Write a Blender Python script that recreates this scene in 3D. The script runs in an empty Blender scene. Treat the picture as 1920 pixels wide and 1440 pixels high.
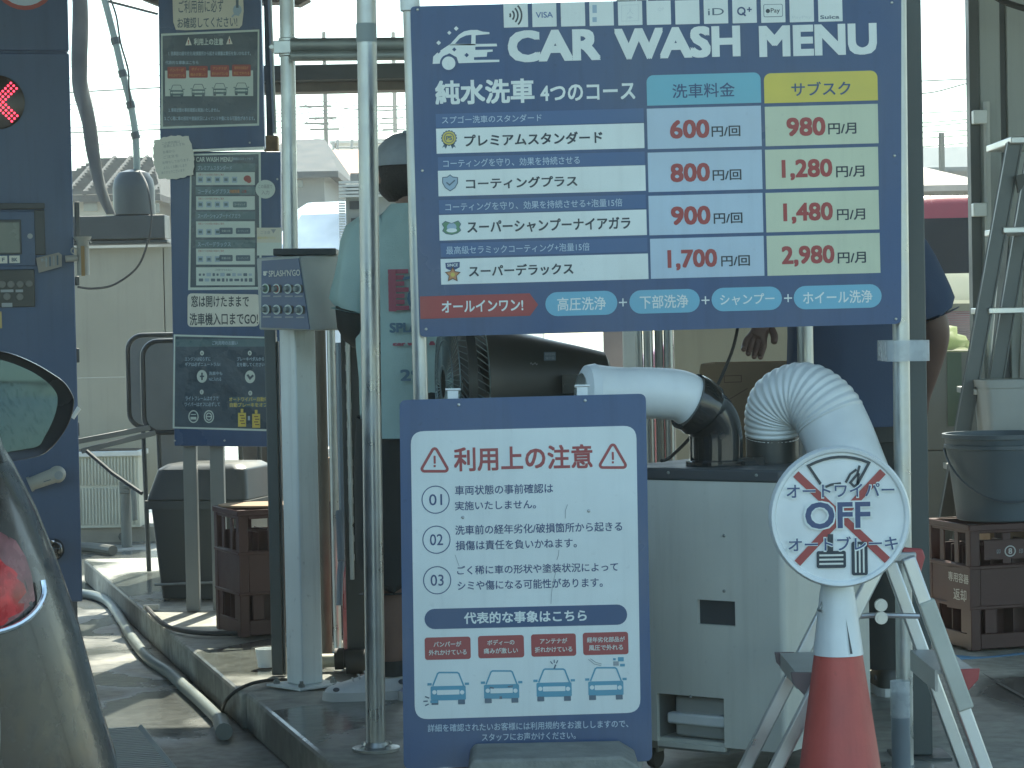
import bpy, bmesh, math, random
from mathutils import Vector as V, Matrix, noise
from math import radians as RAD, sin, cos, pi, tan, atan, atan2, sqrt

S = bpy.context.scene
COL = S.collection
rnd = random.Random(11)

# ---------------------------------------------------------------- camera
FPX, CX, CY = 4500.0, 960.0, 720.0
CAM = V((0, 0, 1.22))
PITCH = atan(112 / FPX)
ROLL = RAD(1.15)
_R = V((1, 0, 0)); _F = V((0, cos(PITCH), -sin(PITCH))); _U = V((0, sin(PITCH), cos(PITCH)))
camd = bpy.data.cameras.new('camera'); cam = bpy.data.objects.new('camera', camd); COL.objects.link(cam)
camd.sensor_width = 36.0; camd.lens = 36.0 * FPX / 1920.0
camd.clip_start = 0.05; camd.clip_end = 3000
_cx = _R * cos(ROLL) - _U * sin(ROLL); _cy = _R * sin(ROLL) + _U * cos(ROLL)
cam.matrix_world = Matrix(((_cx.x, _cy.x, -_F.x, CAM.x), (_cx.y, _cy.y, -_F.y, CAM.y), (_cx.z, _cy.z, -_F.z, CAM.z), (0, 0, 0, 1)))
S.camera = cam

# ---------------------------------------------------------------- sky, sun, exposure
SUN_EL, SUN_AZ = RAD(53), RAD(12)          # azimuth measured from +Y towards +X (sun stands beyond the bay, a little right)
w = bpy.data.worlds.new('World'); S.world = w; w.use_nodes = True
nt = w.node_tree; bg = nt.nodes['Background']
sky = nt.nodes.new('ShaderNodeTexSky'); sky.sky_type = 'NISHITA'; sky.sun_disc = False
sky.sun_elevation = SUN_EL; sky.sun_rotation = SUN_AZ; sky.air_density = 1.0; sky.dust_density = 1.0; sky.ozone_density = 1.0
tint = nt.nodes.new('ShaderNodeMix'); tint.data_type = 'RGBA'; tint.blend_type = 'MULTIPLY'; tint.inputs[0].default_value = 1; tint.inputs[7].default_value = (.93, 1.06, .96, 1)
nt.links.new(sky.outputs[0], tint.inputs[6]); nt.links.new(tint.outputs[2], bg.inputs[0]); bg.inputs[1].default_value = 0.15
sl = bpy.data.lights.new('sun', 'SUN'); sl.energy = 4.6; sl.angle = RAD(0.5); sl.color = (1.0, 0.96, 0.80)
so = bpy.data.objects.new('sun', sl); COL.objects.link(so)
_sd = V((sin(SUN_AZ) * cos(SUN_EL), cos(SUN_AZ) * cos(SUN_EL), sin(SUN_EL)))
so.rotation_euler = _sd.to_track_quat('Z', 'Y').to_euler()
S.view_settings.view_transform = 'Standard'; S.view_settings.look = 'None'
S.view_settings.exposure = 1.38; S.view_settings.gamma = 1.0; S.view_settings.use_curve_mapping = False

# ---------------------------------------------------------------- picture <-> place
def ray(px, py):
    u = (px - CX) / FPX; v = (CY - py) / FPX
    a = u * cos(ROLL) + v * sin(ROLL); b = -u * sin(ROLL) + v * cos(ROLL)
    return _R * a + _U * b + _F
def at(px, py, Y):
    d = ray(px, py); return CAM + d * (Y / d.y)
def on(px, py, z=0.0):
    d = ray(px, py); return CAM + d * ((z - CAM.z) / d.z)
SLAB = 0.12
LD = V((-0.2746, 0.9615, 0)); LR = V((0.9615, 0.2746, 0))    # lane direction, and its right

class Frame:
    """a plane in the place; local x right, y up, z towards the viewer"""
    def __init__(s, o, ex, n):
        s.o = o; s.n = n.normalized(); s.ex = (ex - s.n * ex.dot(s.n)).normalized(); s.ey = s.n.cross(s.ex)
        s.M = Matrix(((s.ex.x, s.ey.x, s.n.x, o.x), (s.ex.y, s.ey.y, s.n.y, o.y), (s.ex.z, s.ey.z, s.n.z, o.z), (0, 0, 0, 1)))
    def px(s, x, y):
        d = ray(x, y); t = (s.o - CAM).dot(s.n) / d.dot(s.n); p = CAM + d * t - s.o
        return V((p.dot(s.ex), p.dot(s.ey)))
    def sc(s, x, y):
        a = s.px(x, y); return abs((s.px(x + 1, y) - a).x), abs((s.px(x, y + 1) - a).y)
def front(Y, o, l, r, lean=0.0, yaw=0.0):
    n = V((sin(yaw) * cos(lean), -cos(yaw) * cos(lean), sin(lean)))
    P = at(o[0], o[1], Y)
    f = Frame(P, V((cos(yaw), sin(yaw), 0)), n)
    a = f.px(*l); b = f.px(*r); d = (b - a)
    return Frame(P, f.ex * d.x + f.ey * d.y, n)

# ---------------------------------------------------------------- materials
MATS = {}
def mat(name, col, rough=0.5, metal=0.0, var=0.12, scale=6.0, bump=0.0, bscale=60.0, spec=0.5, coat=0.0, emit=0.0, rvar=0.08, alpha=1.0, trans=0.0, streak=None, thin=0.0):
    if name in MATS: return MATS[name]
    m = bpy.data.materials.new(name); m.use_nodes = True
    t = m.node_tree; N = t.nodes; L = t.links; p = N['Principled BSDF']
    c = (col[0], col[1], col[2], 1)
    p.inputs['Base Color'].default_value = c; p.inputs['Roughness'].default_value = rough; p.inputs['Metallic'].default_value = metal
    p.inputs['Specular IOR Level'].default_value = spec
    if coat: p.inputs['Coat Weight'].default_value = coat; p.inputs['Coat Roughness'].default_value = 0.04
    if emit: p.inputs['Emission Color'].default_value = c; p.inputs['Emission Strength'].default_value = emit
    if trans: p.inputs['Transmission Weight'].default_value = trans
    if alpha < 1: p.inputs['Alpha'].default_value = alpha
    if var or rvar or bump:
        tc = N.new('ShaderNodeTexCoord'); nz = N.new('ShaderNodeTexNoise'); nz.inputs['Scale'].default_value = scale; nz.inputs['Detail'].default_value = 5
        L.new(tc.outputs['Object'], nz.inputs['Vector'])
        if var:
            mr = N.new('ShaderNodeMapRange'); mr.inputs[1].default_value = 0.3; mr.inputs[2].default_value = 0.7; mr.inputs[3].default_value = 1 - var; mr.inputs[4].default_value = 1 + var
            L.new(nz.outputs['Fac'], mr.inputs[0])
            mx = N.new('ShaderNodeMix'); mx.data_type = 'RGBA'; mx.blend_type = 'MULTIPLY'; mx.inputs[0].default_value = 1
            mx.inputs[6].default_value = c; L.new(mr.outputs[0], mx.inputs[7]); L.new(mx.outputs[2], p.inputs['Base Color'])
            if streak:          # run-down dirt: noise drawn out along the upright axis
                ax_, amt = streak; mp = N.new('ShaderNodeMapping'); L.new(tc.outputs['Object'], mp.inputs[0]); mp.inputs['Scale'].default_value = (16, 16, .9) if ax_ == 'z' else (16, .9, 16)
                n3 = N.new('ShaderNodeTexNoise'); n3.inputs['Scale'].default_value = 1.6; n3.inputs['Detail'].default_value = 7; n3.inputs['Roughness'].default_value = .65; L.new(mp.outputs[0], n3.inputs['Vector'])
                m3 = N.new('ShaderNodeMapRange'); m3.inputs[1].default_value = .5; m3.inputs[2].default_value = .74; m3.inputs[3].default_value = 1; m3.inputs[4].default_value = 1 - amt; L.new(n3.outputs['Fac'], m3.inputs[0])
                n4 = N.new('ShaderNodeTexNoise'); n4.inputs['Scale'].default_value = 55; n4.inputs['Detail'].default_value = 3; L.new(tc.outputs['Object'], n4.inputs['Vector'])
                m4 = N.new('ShaderNodeMapRange'); m4.inputs[1].default_value = .66; m4.inputs[2].default_value = .74; m4.inputs[3].default_value = 1; m4.inputs[4].default_value = 1 - amt * .9; L.new(n4.outputs['Fac'], m4.inputs[0])
                mm_ = N.new('ShaderNodeMath'); mm_.operation = 'MULTIPLY'; L.new(m3.outputs[0], mm_.inputs[0]); L.new(m4.outputs[0], mm_.inputs[1])
                mx2 = N.new('ShaderNodeMix'); mx2.data_type = 'RGBA'; mx2.blend_type = 'MULTIPLY'; mx2.inputs[0].default_value = 1; L.new(mx.outputs[2], mx2.inputs[6]); L.new(mm_.outputs[0], mx2.inputs[7]); L.new(mx2.outputs[2], p.inputs['Base Color'])
        if rvar:
            mr2 = N.new('ShaderNodeMapRange'); mr2.inputs[1].default_value = 0.3; mr2.inputs[2].default_value = 0.7
            mr2.inputs[3].default_value = max(0.02, rough - rvar); mr2.inputs[4].default_value = min(1, rough + rvar)
            L.new(nz.outputs['Fac'], mr2.inputs[0]); L.new(mr2.outputs[0], p.inputs['Roughness'])
        if bump:
            n2 = N.new('ShaderNodeTexNoise'); n2.inputs['Scale'].default_value = bscale; n2.inputs['Detail'].default_value = 4
            L.new(tc.outputs['Object'], n2.inputs['Vector'])
            bp = N.new('ShaderNodeBump'); bp.inputs['Strength'].default_value = bump; bp.inputs['Distance'].default_value = 0.01
            L.new(n2.outputs['Fac'], bp.inputs['Height']); L.new(bp.outputs[0], p.inputs['Normal'])
    if thin:                 # thin sheet that lets light through
        tb = N.new('ShaderNodeBsdfTranslucent'); tb.inputs[0].default_value = c; ms = N.new('ShaderNodeMixShader'); ms.inputs[0].default_value = thin
        L.new(p.outputs[0], ms.inputs[1]); L.new(tb.outputs[0], ms.inputs[2]); L.new(ms.outputs[0], N['Material Output'].inputs[0])
    MATS[name] = m; return m

def wet_concrete(name, dry, wet, thresh=0.5, scale=1.3, streak=0.3):
    """concrete with dark wet patches that mirror the sky"""
    m = bpy.data.materials.new(name); m.use_nodes = True
    t = m.node_tree; N = t.nodes; L = t.links; p = N['Principled BSDF']
    tc = N.new('ShaderNodeTexCoord')
    mp = N.new('ShaderNodeMapping'); L.new(tc.outputs['Object'], mp.inputs[0]); mp.inputs['Scale'].default_value = (1, 1 - streak, 1)
    a = N.new('ShaderNodeTexNoise'); a.inputs['Scale'].default_value = scale; a.inputs['Detail'].default_value = 6; a.inputs['Distortion'].default_value = 0.6
    L.new(mp.outputs[0], a.inputs['Vector'])
    r = N.new('ShaderNodeMapRange'); r.inputs[1].default_value = thresh - 0.05; r.inputs[2].default_value = thresh + 0.07; L.new(a.outputs['Fac'], r.inputs[0])
    b = N.new('ShaderNodeTexNoise'); b.inputs['Scale'].default_value = 22; b.inputs['Detail'].default_value = 8; L.new(tc.outputs['Object'], b.inputs['Vector'])
    b2 = N.new('ShaderNodeTexNoise'); b2.inputs['Scale'].default_value = 3; b2.inputs['Detail'].default_value = 6; L.new(tc.outputs['Object'], b2.inputs['Vector'])
    mr = N.new('ShaderNodeMapRange'); mr.inputs[1].default_value = .3; mr.inputs[2].default_value = .7; mr.inputs[3].default_value = .72; mr.inputs[4].default_value = 1.2; L.new(b.outputs['Fac'], mr.inputs[0])
    mr3 = N.new('ShaderNodeMapRange'); mr3.inputs[1].default_value = .3; mr3.inputs[2].default_value = .7; mr3.inputs[3].default_value = .7; mr3.inputs[4].default_value = 1.2; L.new(b2.outputs['Fac'], mr3.inputs[0])
    mm = N.new('ShaderNodeMath'); mm.operation = 'MULTIPLY'; L.new(mr.outputs[0], mm.inputs[0]); L.new(mr3.outputs[0], mm.inputs[1])
    mx = N.new('ShaderNodeMix'); mx.data_type = 'RGBA'; mx.inputs[6].default_value = (*dry, 1); mx.inputs[7].default_value = (*wet, 1); L.new(r.outputs[0], mx.inputs[0])
    mu = N.new('ShaderNodeMix'); mu.data_type = 'RGBA'; mu.blend_type = 'MULTIPLY'; mu.inputs[0].default_value = 1
    L.new(mx.outputs[2], mu.inputs[6]); L.new(mm.outputs[0], mu.inputs[7]); L.new(mu.outputs[2], p.inputs['Base Color'])
    ge = N.new('ShaderNodeNewGeometry'); sx_ = N.new('ShaderNodeSeparateXYZ'); L.new(ge.outputs['True Normal'], sx_.inputs[0]); fl_ = N.new('ShaderNodeMath'); fl_.operation = 'MULTIPLY'; L.new(sx_.outputs['Z'], fl_.inputs[0]); L.new(r.outputs[0], fl_.inputs[1]); fl_.use_clamp = True
    rr = N.new('ShaderNodeMapRange'); rr.inputs[3].default_value = .75; rr.inputs[4].default_value = .16; L.new(fl_.outputs[0], rr.inputs[0]); L.new(rr.outputs[0], p.inputs['Roughness'])
    bs = N.new('ShaderNodeMapRange'); bs.inputs[3].default_value = .4; bs.inputs[4].default_value = .14; L.new(r.outputs[0], bs.inputs[0])
    bp = N.new('ShaderNodeBump'); bp.inputs['Distance'].default_value = .01; L.new(bs.outputs[0], bp.inputs['Strength']); L.new(b.outputs['Fac'], bp.inputs['Height']); L.new(bp.outputs[0], p.inputs['Normal'])
    MATS[name] = m; return m

# print inks (flat, slightly glossy)
INK = {
 'white': (.74, .80, .77), 'offwhite': (.66, .68, .62), 'navy': (.045, .09, .19), 'midblue': (.085, .17, .36), 'ink': (.03, .045, .06), 'dkblue': (.05, .085, .19),
 'red': (.36, .065, .062), 'tagred': (.33, .075, .065), 'teal': (.17, .45, .55), 'pill': (.17, .44, .58), 'yellow': (.66, .55, .10), 'cream': (.57, .62, .46), 'ltblue': (.46, .58, .68),
 'carblue': (.10, .33, .45), 'grey': (.30, .34, .36), 'gold': (.62, .52, .12), 'green': (.13, .28, .16), 'orange': (.55, .27, .12), 'slate': (.10, .15, .20), 'palegreen': (.55, .65, .62),
 'beige': (.60, .61, .53), 'faint': (.62, .68, .68), 'steel': (.33, .45, .55), 'shirtred': (.40, .10, .14), 'shirtblue': (.10, .20, .28), 'brown': (.16, .09, .06), 'black': (.02, .022, .022),
 'strip': (.07, .135, .27), 'post': (.048, .078, .108), 'posteal': (.085, .155, .18), 'cratewhite': (.5, .5, .48)}
def ink(n):
    if n in ('post', 'posteal'): return mat('ink_' + n, INK[n], rough=.30, var=.10, scale=7, rvar=.12, spec=.5, bump=.5, bscale=13)
    return mat('ink_' + n, INK[n], rough=.40, var=.08, scale=4, rvar=.12, spec=.45, streak=('y', .07) if n in ('white', 'ltblue', 'cream') else None)

M_ = lambda: None
blue_paint = mat('blue_paint', (.040, .086, .190), .36, var=.13, scale=2.2, rvar=.14, bump=.03, bscale=150, streak=('y', .16))
machine_blue = mat('machine_blue', (.055, .10, .19), .42, var=.13, scale=1.4, rvar=.12, streak=('y', .15))
white_plastic = mat('white_plastic', (.72, .76, .75), .38, var=.11, scale=7)
white_metal = mat('white_painted_steel', (.76, .82, .80), .4, streak=('z', .2), var=.07, scale=4, rvar=.1)
grey_metal = mat('grey_painted_steel', (.19, .205, .20), .42, var=.06, scale=3)
cab_grey = mat('cabinet_grey', (.62, .635, .57), .45, streak=('z', .10), var=.10, scale=2.2, bump=.05, bscale=260)
dark_trim = mat('dark_trim', (.06, .07, .075), .45, var=.1)
galv = mat('galvanised_steel', (.44, .46, .45), .36, metal=.8, var=.16, scale=14, rvar=.12, bump=.04, bscale=40)
galv_dull = mat('dull_galvanised', (.30, .32, .30), .5, metal=.6, var=.2, scale=10, rvar=.12)
alu = mat('aluminium', (.60, .61, .60), .38, metal=.8, var=.1, scale=12, rvar=.12)
alu_dull = mat('dull_aluminium', (.40, .41, .40), .45, metal=.55, var=.15, scale=9)
dark_steel = mat('dark_steel', (.05, .06, .06), .45, metal=.2, var=.15)
brown_steel = mat('weathered_brown_steel', (.13, .115, .09), .6, var=.25, scale=8)
black_plastic = mat('black_plastic', (.04, .046, .043), .38, var=.1, scale=7)
black_gloss = mat('glossy_black_plastic', (.018, .02, .019), .12, var=.1, scale=7, rvar=.03, coat=.4)
rubber = mat('rubber', (.03, .032, .03), .65, var=.15)
hose_grey = mat('grey_hose_rubber', (.16, .19, .18), .4, var=.12)
cone_red = mat('cone_red', (.47, .085, .066), .5, streak=('z', .14), var=.12, scale=9, bump=.05, bscale=80)
red_plastic = mat('red_plastic', (.35, .06, .06), .4, var=.1)
cardboard = mat('cardboard', (.33, .23, .145), .8, var=.12, scale=5, bump=.06, bscale=120)
crate_brown = mat('crate_brown', (.062, .024, .021), .45, var=.12, scale=6)
beige_panel = mat('beige_panel', (.36, .34, .265), .55, streak=('z', .1), var=.14, scale=1.2, rvar=.1)
ivory = mat('ivory_plastic', (.52, .52, .42), .5, var=.08)
clear_tape = mat('cloudy_clear_tape', (.60, .66, .68), .25, var=.1, scale=30, alpha=.55)
concrete_block = mat('cast_concrete', (.25, .26, .235), .85, var=.2, scale=18, bump=.4, bscale=90)
skin = mat('skin', (.16, .095, .075), .5, var=.08, scale=12)
skin_dark = mat('tanned_skin', (.23, .135, .10), .5, var=.08, scale=12)
hair = mat('hair', (.018, .016, .015), .6, var=.3, scale=60, bump=.5, bscale=140)
shirt_teal = mat('teal_shirt_cotton', (.44, .60, .57), .85, var=.07, scale=9, bump=.15, bscale=240)
navy_cloth = mat('navy_polo_cloth', (.042, .072, .13), .85, var=.1, scale=9, bump=.15, bscale=240)
black_cloth = mat('black_cloth', (.035, .041, .04), .85, var=.15, scale=9)
cap_grey = mat('grey_cap_cloth', (.31, .34, .36), .8, var=.12, scale=20, bump=.15, bscale=260)
shoe_white = mat('white_shoe', (.70, .71, .70), .55, var=.08, scale=20)
shoe_lilac = mat('lilac_shoe_mesh', (.45, .46, .66), .7, var=.1, scale=40)
tyre_m = mat('tyre', (.025, .025, .025), .75, var=.2)
glass_dark = mat('dark_car_glass', (.02, .03, .035), .06, var=0, rvar=0, spec=.7)
mirror_m = mat('mirror_glass', (.12, .16, .155), .04, metal=1.0, var=0, rvar=.0)
glass_pane = mat('window_glass', (.10, .13, .14), .08, var=.1, rvar=.02, spec=.7)

# ---------------------------------------------------------------- mesh builder
class B:
    def __init__(s): s.v = []; s.f = []; s.m = []; s.cur = 0
    def add(s, vs, fs, m=None):
        o = len(s.v); s.v += [V(p) for p in vs]; s.f += [[i + o for i in f] for f in fs]; s.m += [s.cur if m is None else m] * len(fs); return s
    def box(s, x0, x1, y0, y1, z0, z1, M=None, m=None):
        vs = [V((x, y, z)) for z in (z0, z1) for y in (y0, y1) for x in (x0, x1)]
        if M is not None: vs = [M @ v for v in vs]
        return s.add(vs, [(0, 2, 3, 1), (4, 5, 7, 6), (0, 1, 5, 4), (2, 6, 7, 3), (0, 4, 6, 2), (1, 3, 7, 5)], m)
    def hexa(s, a, b, m=None):
        """two quads, bottom a and top b, joined"""
        return s.add(list(a) + list(b), [(3, 2, 1, 0), (4, 5, 6, 7), (0, 1, 5, 4), (1, 2, 6, 5), (2, 3, 7, 6), (3, 0, 4, 7)], m)
    def prism(s, pts, z0, z1, M=None, m=None):
        n = len(pts); vs = [V((p[0], p[1], z0)) for p in pts] + [V((p[0], p[1], z1)) for p in pts]
        if M is not None: vs = [M @ v for v in vs]
        fs = [tuple(range(n - 1, -1, -1)), tuple(range(n, 2 * n))] + [(i, (i + 1) % n, n + (i + 1) % n, n + i) for i in range(n)]
        return s.add(vs, fs, m)
    def loft(s, rings, cap=True, m=None, closed=True):
        n = len(rings[0]); vs = [p for r in rings for p in r]; fs = []
        for k in range(len(rings) - 1):
            for i in range(n if closed else n - 1):
                j = (i + 1) % n; fs.append((k * n + i, k * n + j, (k + 1) * n + j, (k + 1) * n + i))
        if cap and closed:
            fs.append(tuple(range(n - 1, -1, -1))); fs.append(tuple(range((len(rings) - 1) * n, len(rings) * n)))
        return s.add(vs, fs, m)
    def cyl(s, p0, p1, r0, r1=None, n=20, m=None, cap=True):
        return s.tube([p0, p1], [r0, r0 if r1 is None else r1], n, m, cap)
    def tube(s, path, r, n=12, m=None, cap=True):
        path = [V(p) for p in path]; k = len(path); rr = r if isinstance(r, (list, tuple)) else [r] * k
        rings = []; up = None
        for i in range(k):
            d = (path[min(i + 1, k - 1)] - path[max(i - 1, 0)]).normalized()
            if up is None:
                up = V((0, 0, 1)) if abs(d.z) < .9 else V((0, 1, 0))
            a = d.cross(up)
            if a.length < 1e-6: a = d.orthogonal()
            a.normalize(); b = a.cross(d); up = b
            rings.append([path[i] + (a * cos(2 * pi * j / n) + b * sin(2 * pi * j / n)) * rr[i] for j in range(n)])
        return s.loft(rings, cap, m)
    def lathe(s, prof, n=32, M=None, m=None, cap=True):
        rings = [[V((r * cos(2 * pi * j / n), r * sin(2 * pi * j / n), z)) for j in range(n)] for r, z in prof]
        if M is not None: rings = [[M @ p for p in r] for r in rings]
        return s.loft(rings, cap, m)
    def ball(s, c, r, n=16, k=9, m=None, M=None):
        rx, ry, rz = (r, r, r) if not isinstance(r, (tuple, list)) else r
        rings = []
        for i in range(k + 1):
            a = -pi / 2 + pi * (i + .02 if i == 0 else i - .02 if i == k else i) / k
            ring = [V((rx * cos(a) * cos(2 * pi * j / n), ry * cos(a) * sin(2 * pi * j / n), rz * sin(a))) for j in range(n)]
            if M is not None: ring = [M @ p for p in ring]
            rings.append([p + V(c) for p in ring])
        return s.loft(rings, True, m)
    def build(s, name, mats, parent=None, world=False, origin=None, bevel=0.0, bseg=2, smooth=35, sub=0):
        me = bpy.data.meshes.new(name); vs = s.v
        if parent is not None and world:
            inv = parent['_m'] if False else ROOTM[parent.name].inverted(); vs = [inv @ v for v in vs]
        if origin is not None: vs = [v - V(origin) for v in vs]
        me.from_pydata([tuple(v) for v in vs], [], s.f)
        if not isinstance(mats, (list, tuple)): mats = [mats]
        for q in mats: me.materials.append(q)
        if len(mats) > 1: me.polygons.foreach_set('material_index', s.m)
        bm = bmesh.new(); bm.from_mesh(me); bmesh.ops.recalc_face_normals(bm, faces=bm.faces[:]); bm.to_mesh(me); bm.free()
        if smooth:
            me.polygons.foreach_set('use_smooth', [True] * len(me.polygons)); me.set_sharp_from_angle(angle=RAD(smooth))
        me.update()
        o = bpy.data.objects.new(name, me); COL.objects.link(o)
        if parent is not None: o.parent = parent
        if origin is not None: o.location = origin
        if bevel:
            md = o.modifiers.new('bevel', 'BEVEL'); md.width = bevel; md.segments = bseg; md.limit_method = 'ANGLE'; md.angle_limit = RAD(40)
        if sub:
            md = o.modifiers.new('sub', 'SUBSURF'); md.levels = sub; md.render_levels = sub
        return o

ROOTM = {}
def thing(name, label, cat, loc=None, rotz=0.0, M=None, group=None):
    o = bpy.data.objects.new(name, None); COL.objects.link(o); o.empty_display_size = .1
    if M is None: M = Matrix.Translation(V(loc or (0, 0, 0))) @ Matrix.Rotation(rotz, 4, 'Z')
    o.matrix_world = M; ROOTM[o.name] = M
    return tag(o, label, cat, group)
def tag(o, label, cat, group=None):
    o['label'] = label; o['category'] = cat
    if group: o['group'] = group
    return o
def struct(o, kind='structure'):
    o['kind'] = kind; return o
def world_of(root): return ROOTM[root.name]
def clone(o, parent=None):
    c = o.copy(); COL.objects.link(c); c.parent = parent
    for ch in list(o.children): clone(ch, c)
    return c
def T(x, y, z): return Matrix.Translation(V((x, y, z)))
def RX(a): return Matrix.Rotation(a, 4, 'X')
def RY(a): return Matrix.Rotation(a, 4, 'Y')
def RZ(a): return Matrix.Rotation(a, 4, 'Z')
def rrect(x0, y0, x1, y1, r, n=5, corners=(1, 1, 1, 1)):
    """rounded rectangle, corners: bl br tr tl"""
    out = []
    for (cx, cy, a0, on_) in ((x0 + r, y0 + r, pi, corners[0]), (x1 - r, y0 + r, 1.5 * pi, corners[1]), (x1 - r, y1 - r, 0, corners[2]), (x0 + r, y1 - r, .5 * pi, corners[3])):
        if on_ and r > 0: out += [(cx + r * cos(a0 + k * pi / 2 / n), cy + r * sin(a0 + k * pi / 2 / n)) for k in range(n + 1)]
        else: out.append((x0 if cx < (x0 + x1) / 2 else x1, y0 if cy < (y0 + y1) / 2 else y1))
    return out
def smooth_path(pts, k=8):
    pts = [V(p) for p in pts]; out = []
    for i in range(len(pts) - 1):
        p0 = pts[max(i - 1, 0)]; p1 = pts[i]; p2 = pts[i + 1]; p3 = pts[min(i + 2, len(pts) - 1)]
        for j in range(k):
            t = j / k
            out.append(.5 * ((2 * p1) + (p2 - p0) * t + (2 * p0 - 5 * p1 + 4 * p2 - p3) * t * t + (3 * p1 - p0 - 3 * p2 + p3) * t ** 3))
    return out + [pts[-1]]

# ---------------------------------------------------------------- printing on flat faces
_TXT = {}
def text_mesh(body, bold=0):
    k = body
    if k not in _TXT:
        c = bpy.data.curves.new('t', 'FONT'); c.body = body; c.size = 1; c.resolution_u = 3
        o = bpy.data.objects.new('t', c); COL.objects.link(o); bpy.context.view_layer.update()
        me = bpy.data.meshes.new_from_object(o.evaluated_get(bpy.context.evaluated_depsgraph_get()))
        vs = [v.co.copy() for v in me.vertices]; fs = [list(p.vertices) for p in me.polygons]
        bpy.data.objects.remove(o); bpy.data.curves.remove(c); bpy.data.meshes.remove(me)
        x0 = min(v.x for v in vs); x1 = max(v.x for v in vs); y0 = min(v.y for v in vs); y1 = max(v.y for v in vs)
        _TXT[k] = ([((v.x - x0) / (x1 - x0) - .5, (v.y - y0) / max(y1 - y0, 1e-6) - .5) for v in vs], fs, x1 - x0, y1 - y0)
    return _TXT[k]
class Print:
    def __init__(s, fr, z0=.0012, eps=.0006): s.fr = fr; s.b = B(); s.cols = []; s.z0 = z0; s.eps = eps; s.wrap = None
    def _m(s, col):
        if col not in s.cols: s.cols.append(col)
        return s.cols.index(col)
    def raw(s, pts, fs, col, L):
        z = s.z0 + L * s.eps; s.b.add([(p[0], p[1], z) for p in pts], fs, s._m(col))
    def quad(s, pts, col, L=0):
        s.raw([s.fr.px(*p) for p in pts], [tuple(range(len(pts)))], col, L)
    def rect(s, cx, cy, w, h, col, L=0, r=0, corners=(1, 1, 1, 1)):
        c = s.fr.px(cx, cy); sx, sy = s.fr.sc(cx, cy); hw = w * sx / 2; hh = h * sy / 2; rr = min(r * sx, hw * .999, hh * .999)
        p = rrect(c.x - hw, c.y - hh, c.x + hw, c.y + hh, rr, 6, corners); s.raw(p, [tuple(range(len(p)))], col, L)
    def circ(s, cx, cy, rx, col, L=0, ry=None, n=28):
        c = s.fr.px(cx, cy); sx, sy = s.fr.sc(cx, cy); ry = rx if ry is None else ry
        p = [(c.x + rx * sx * cos(2 * pi * k / n), c.y + ry * sy * sin(2 * pi * k / n)) for k in range(n)]; s.raw(p, [tuple(range(n))], col, L)
    def ring(s, cx, cy, r, w, col, L=0, ry=None, n=36, a0=0, a1=2 * pi):
        c = s.fr.px(cx, cy); sx, sy = s.fr.sc(cx, cy); ry = r if ry is None else ry; full = abs(a1 - a0 - 2 * pi) < 1e-6
        p = []; m = n if full else n + 1
        for k in range(m):
            a = a0 + (a1 - a0) * k / n
            p += [(c.x + (r - w / 2) * sx * cos(a), c.y + (ry - w / 2) * sy * sin(a)), (c.x + (r + w / 2) * sx * cos(a), c.y + (ry + w / 2) * sy * sin(a))]
        f = [(2 * k, 2 * k + 1, 2 * ((k + 1) % m) + 1, 2 * ((k + 1) % m)) for k in range(n if full else n)]
        s.raw(p, f, col, L)
    def line(s, pts, w, col, L=0, closed=False):
        q = [s.fr.px(*p) for p in pts]; sx, sy = s.fr.sc(*pts[0]); hw = w * sy / 2; n = len(q); P = []
        for i in range(n):
            a = q[(i - 1) % n] if (closed or i > 0) else q[i]; b = q[(i + 1) % n] if (closed or i < n - 1) else q[i]
            d1 = (q[i] - a); d2 = (b - q[i]); d1 = d1.normalized() if d1.length > 0 else d2.normalized(); d2 = d2.normalized() if d2.length > 0 else d1
            t = (d1 + d2); t = t.normalized() if t.length > 1e-6 else d1; nn = V((-t.y, t.x)); k = hw / max(.45, nn.dot(V((-d1.y, d1.x))))
            P += [q[i] + nn * k, q[i] - nn * k]
        f = [(2 * i, 2 * i + 1, 2 * ((i + 1) % n) + 1, 2 * ((i + 1) % n)) for i in range(n if closed else n - 1)]
        s.raw(P, f, col, L)
    def text(s, body, cx, cy, w, h, col, L=1, bold=0.0, rot=0.0):
        vs, fs, ew, eh = text_mesh(body); c = s.fr.px(cx, cy); sx, sy = s.fr.sc(cx, cy)
        bx = bold * w * sx / (ew + 2 * bold); by = bold * h * sy / (eh + 2 * bold); W = w * sx - 2 * bx; H = h * sy - 2 * by
        cr, sr = cos(rot), sin(rot); sh = [(0, 0)]
        if bold: sh += [(bx, by), (-bx, by), (bx, -by), (-bx, -by)]
        if bold > .025: sh += [(bx, 0), (-bx, 0), (0, by), (0, -by)]
        for i, (ox, oy) in enumerate(sh):
            s.raw([(c.x + (x * W + ox) * cr - (y * H + oy) * sr, c.y + (x * W + ox) * sr + (y * H + oy) * cr) for x, y in vs], fs, col, L + i * .06)
    def build(s, name, parent):
        return s.b.build(name, [ink(c) for c in s.cols], parent, smooth=0)
# ================================================================ the ground and the large structure
def lane_pt(s, off, z=0.0):
    """along the kerb line: s metres from the point abreast of the nearest visible kerb, off metres to its right"""
    p = V((-.454, 5.96, 0)) + LD * s + LR * off; p.z = z; return p
b = B()
b.add([(-150, -60, 0), (150, -60, 0), (150, 235, 0), (-150, 235, 0)], [(0, 1, 2, 3)])
struct(b.build('ground', wet_concrete('lane_concrete', (.31, .305, .265), (.105, .112, .105), .455, 1.5), smooth=0))
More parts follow.
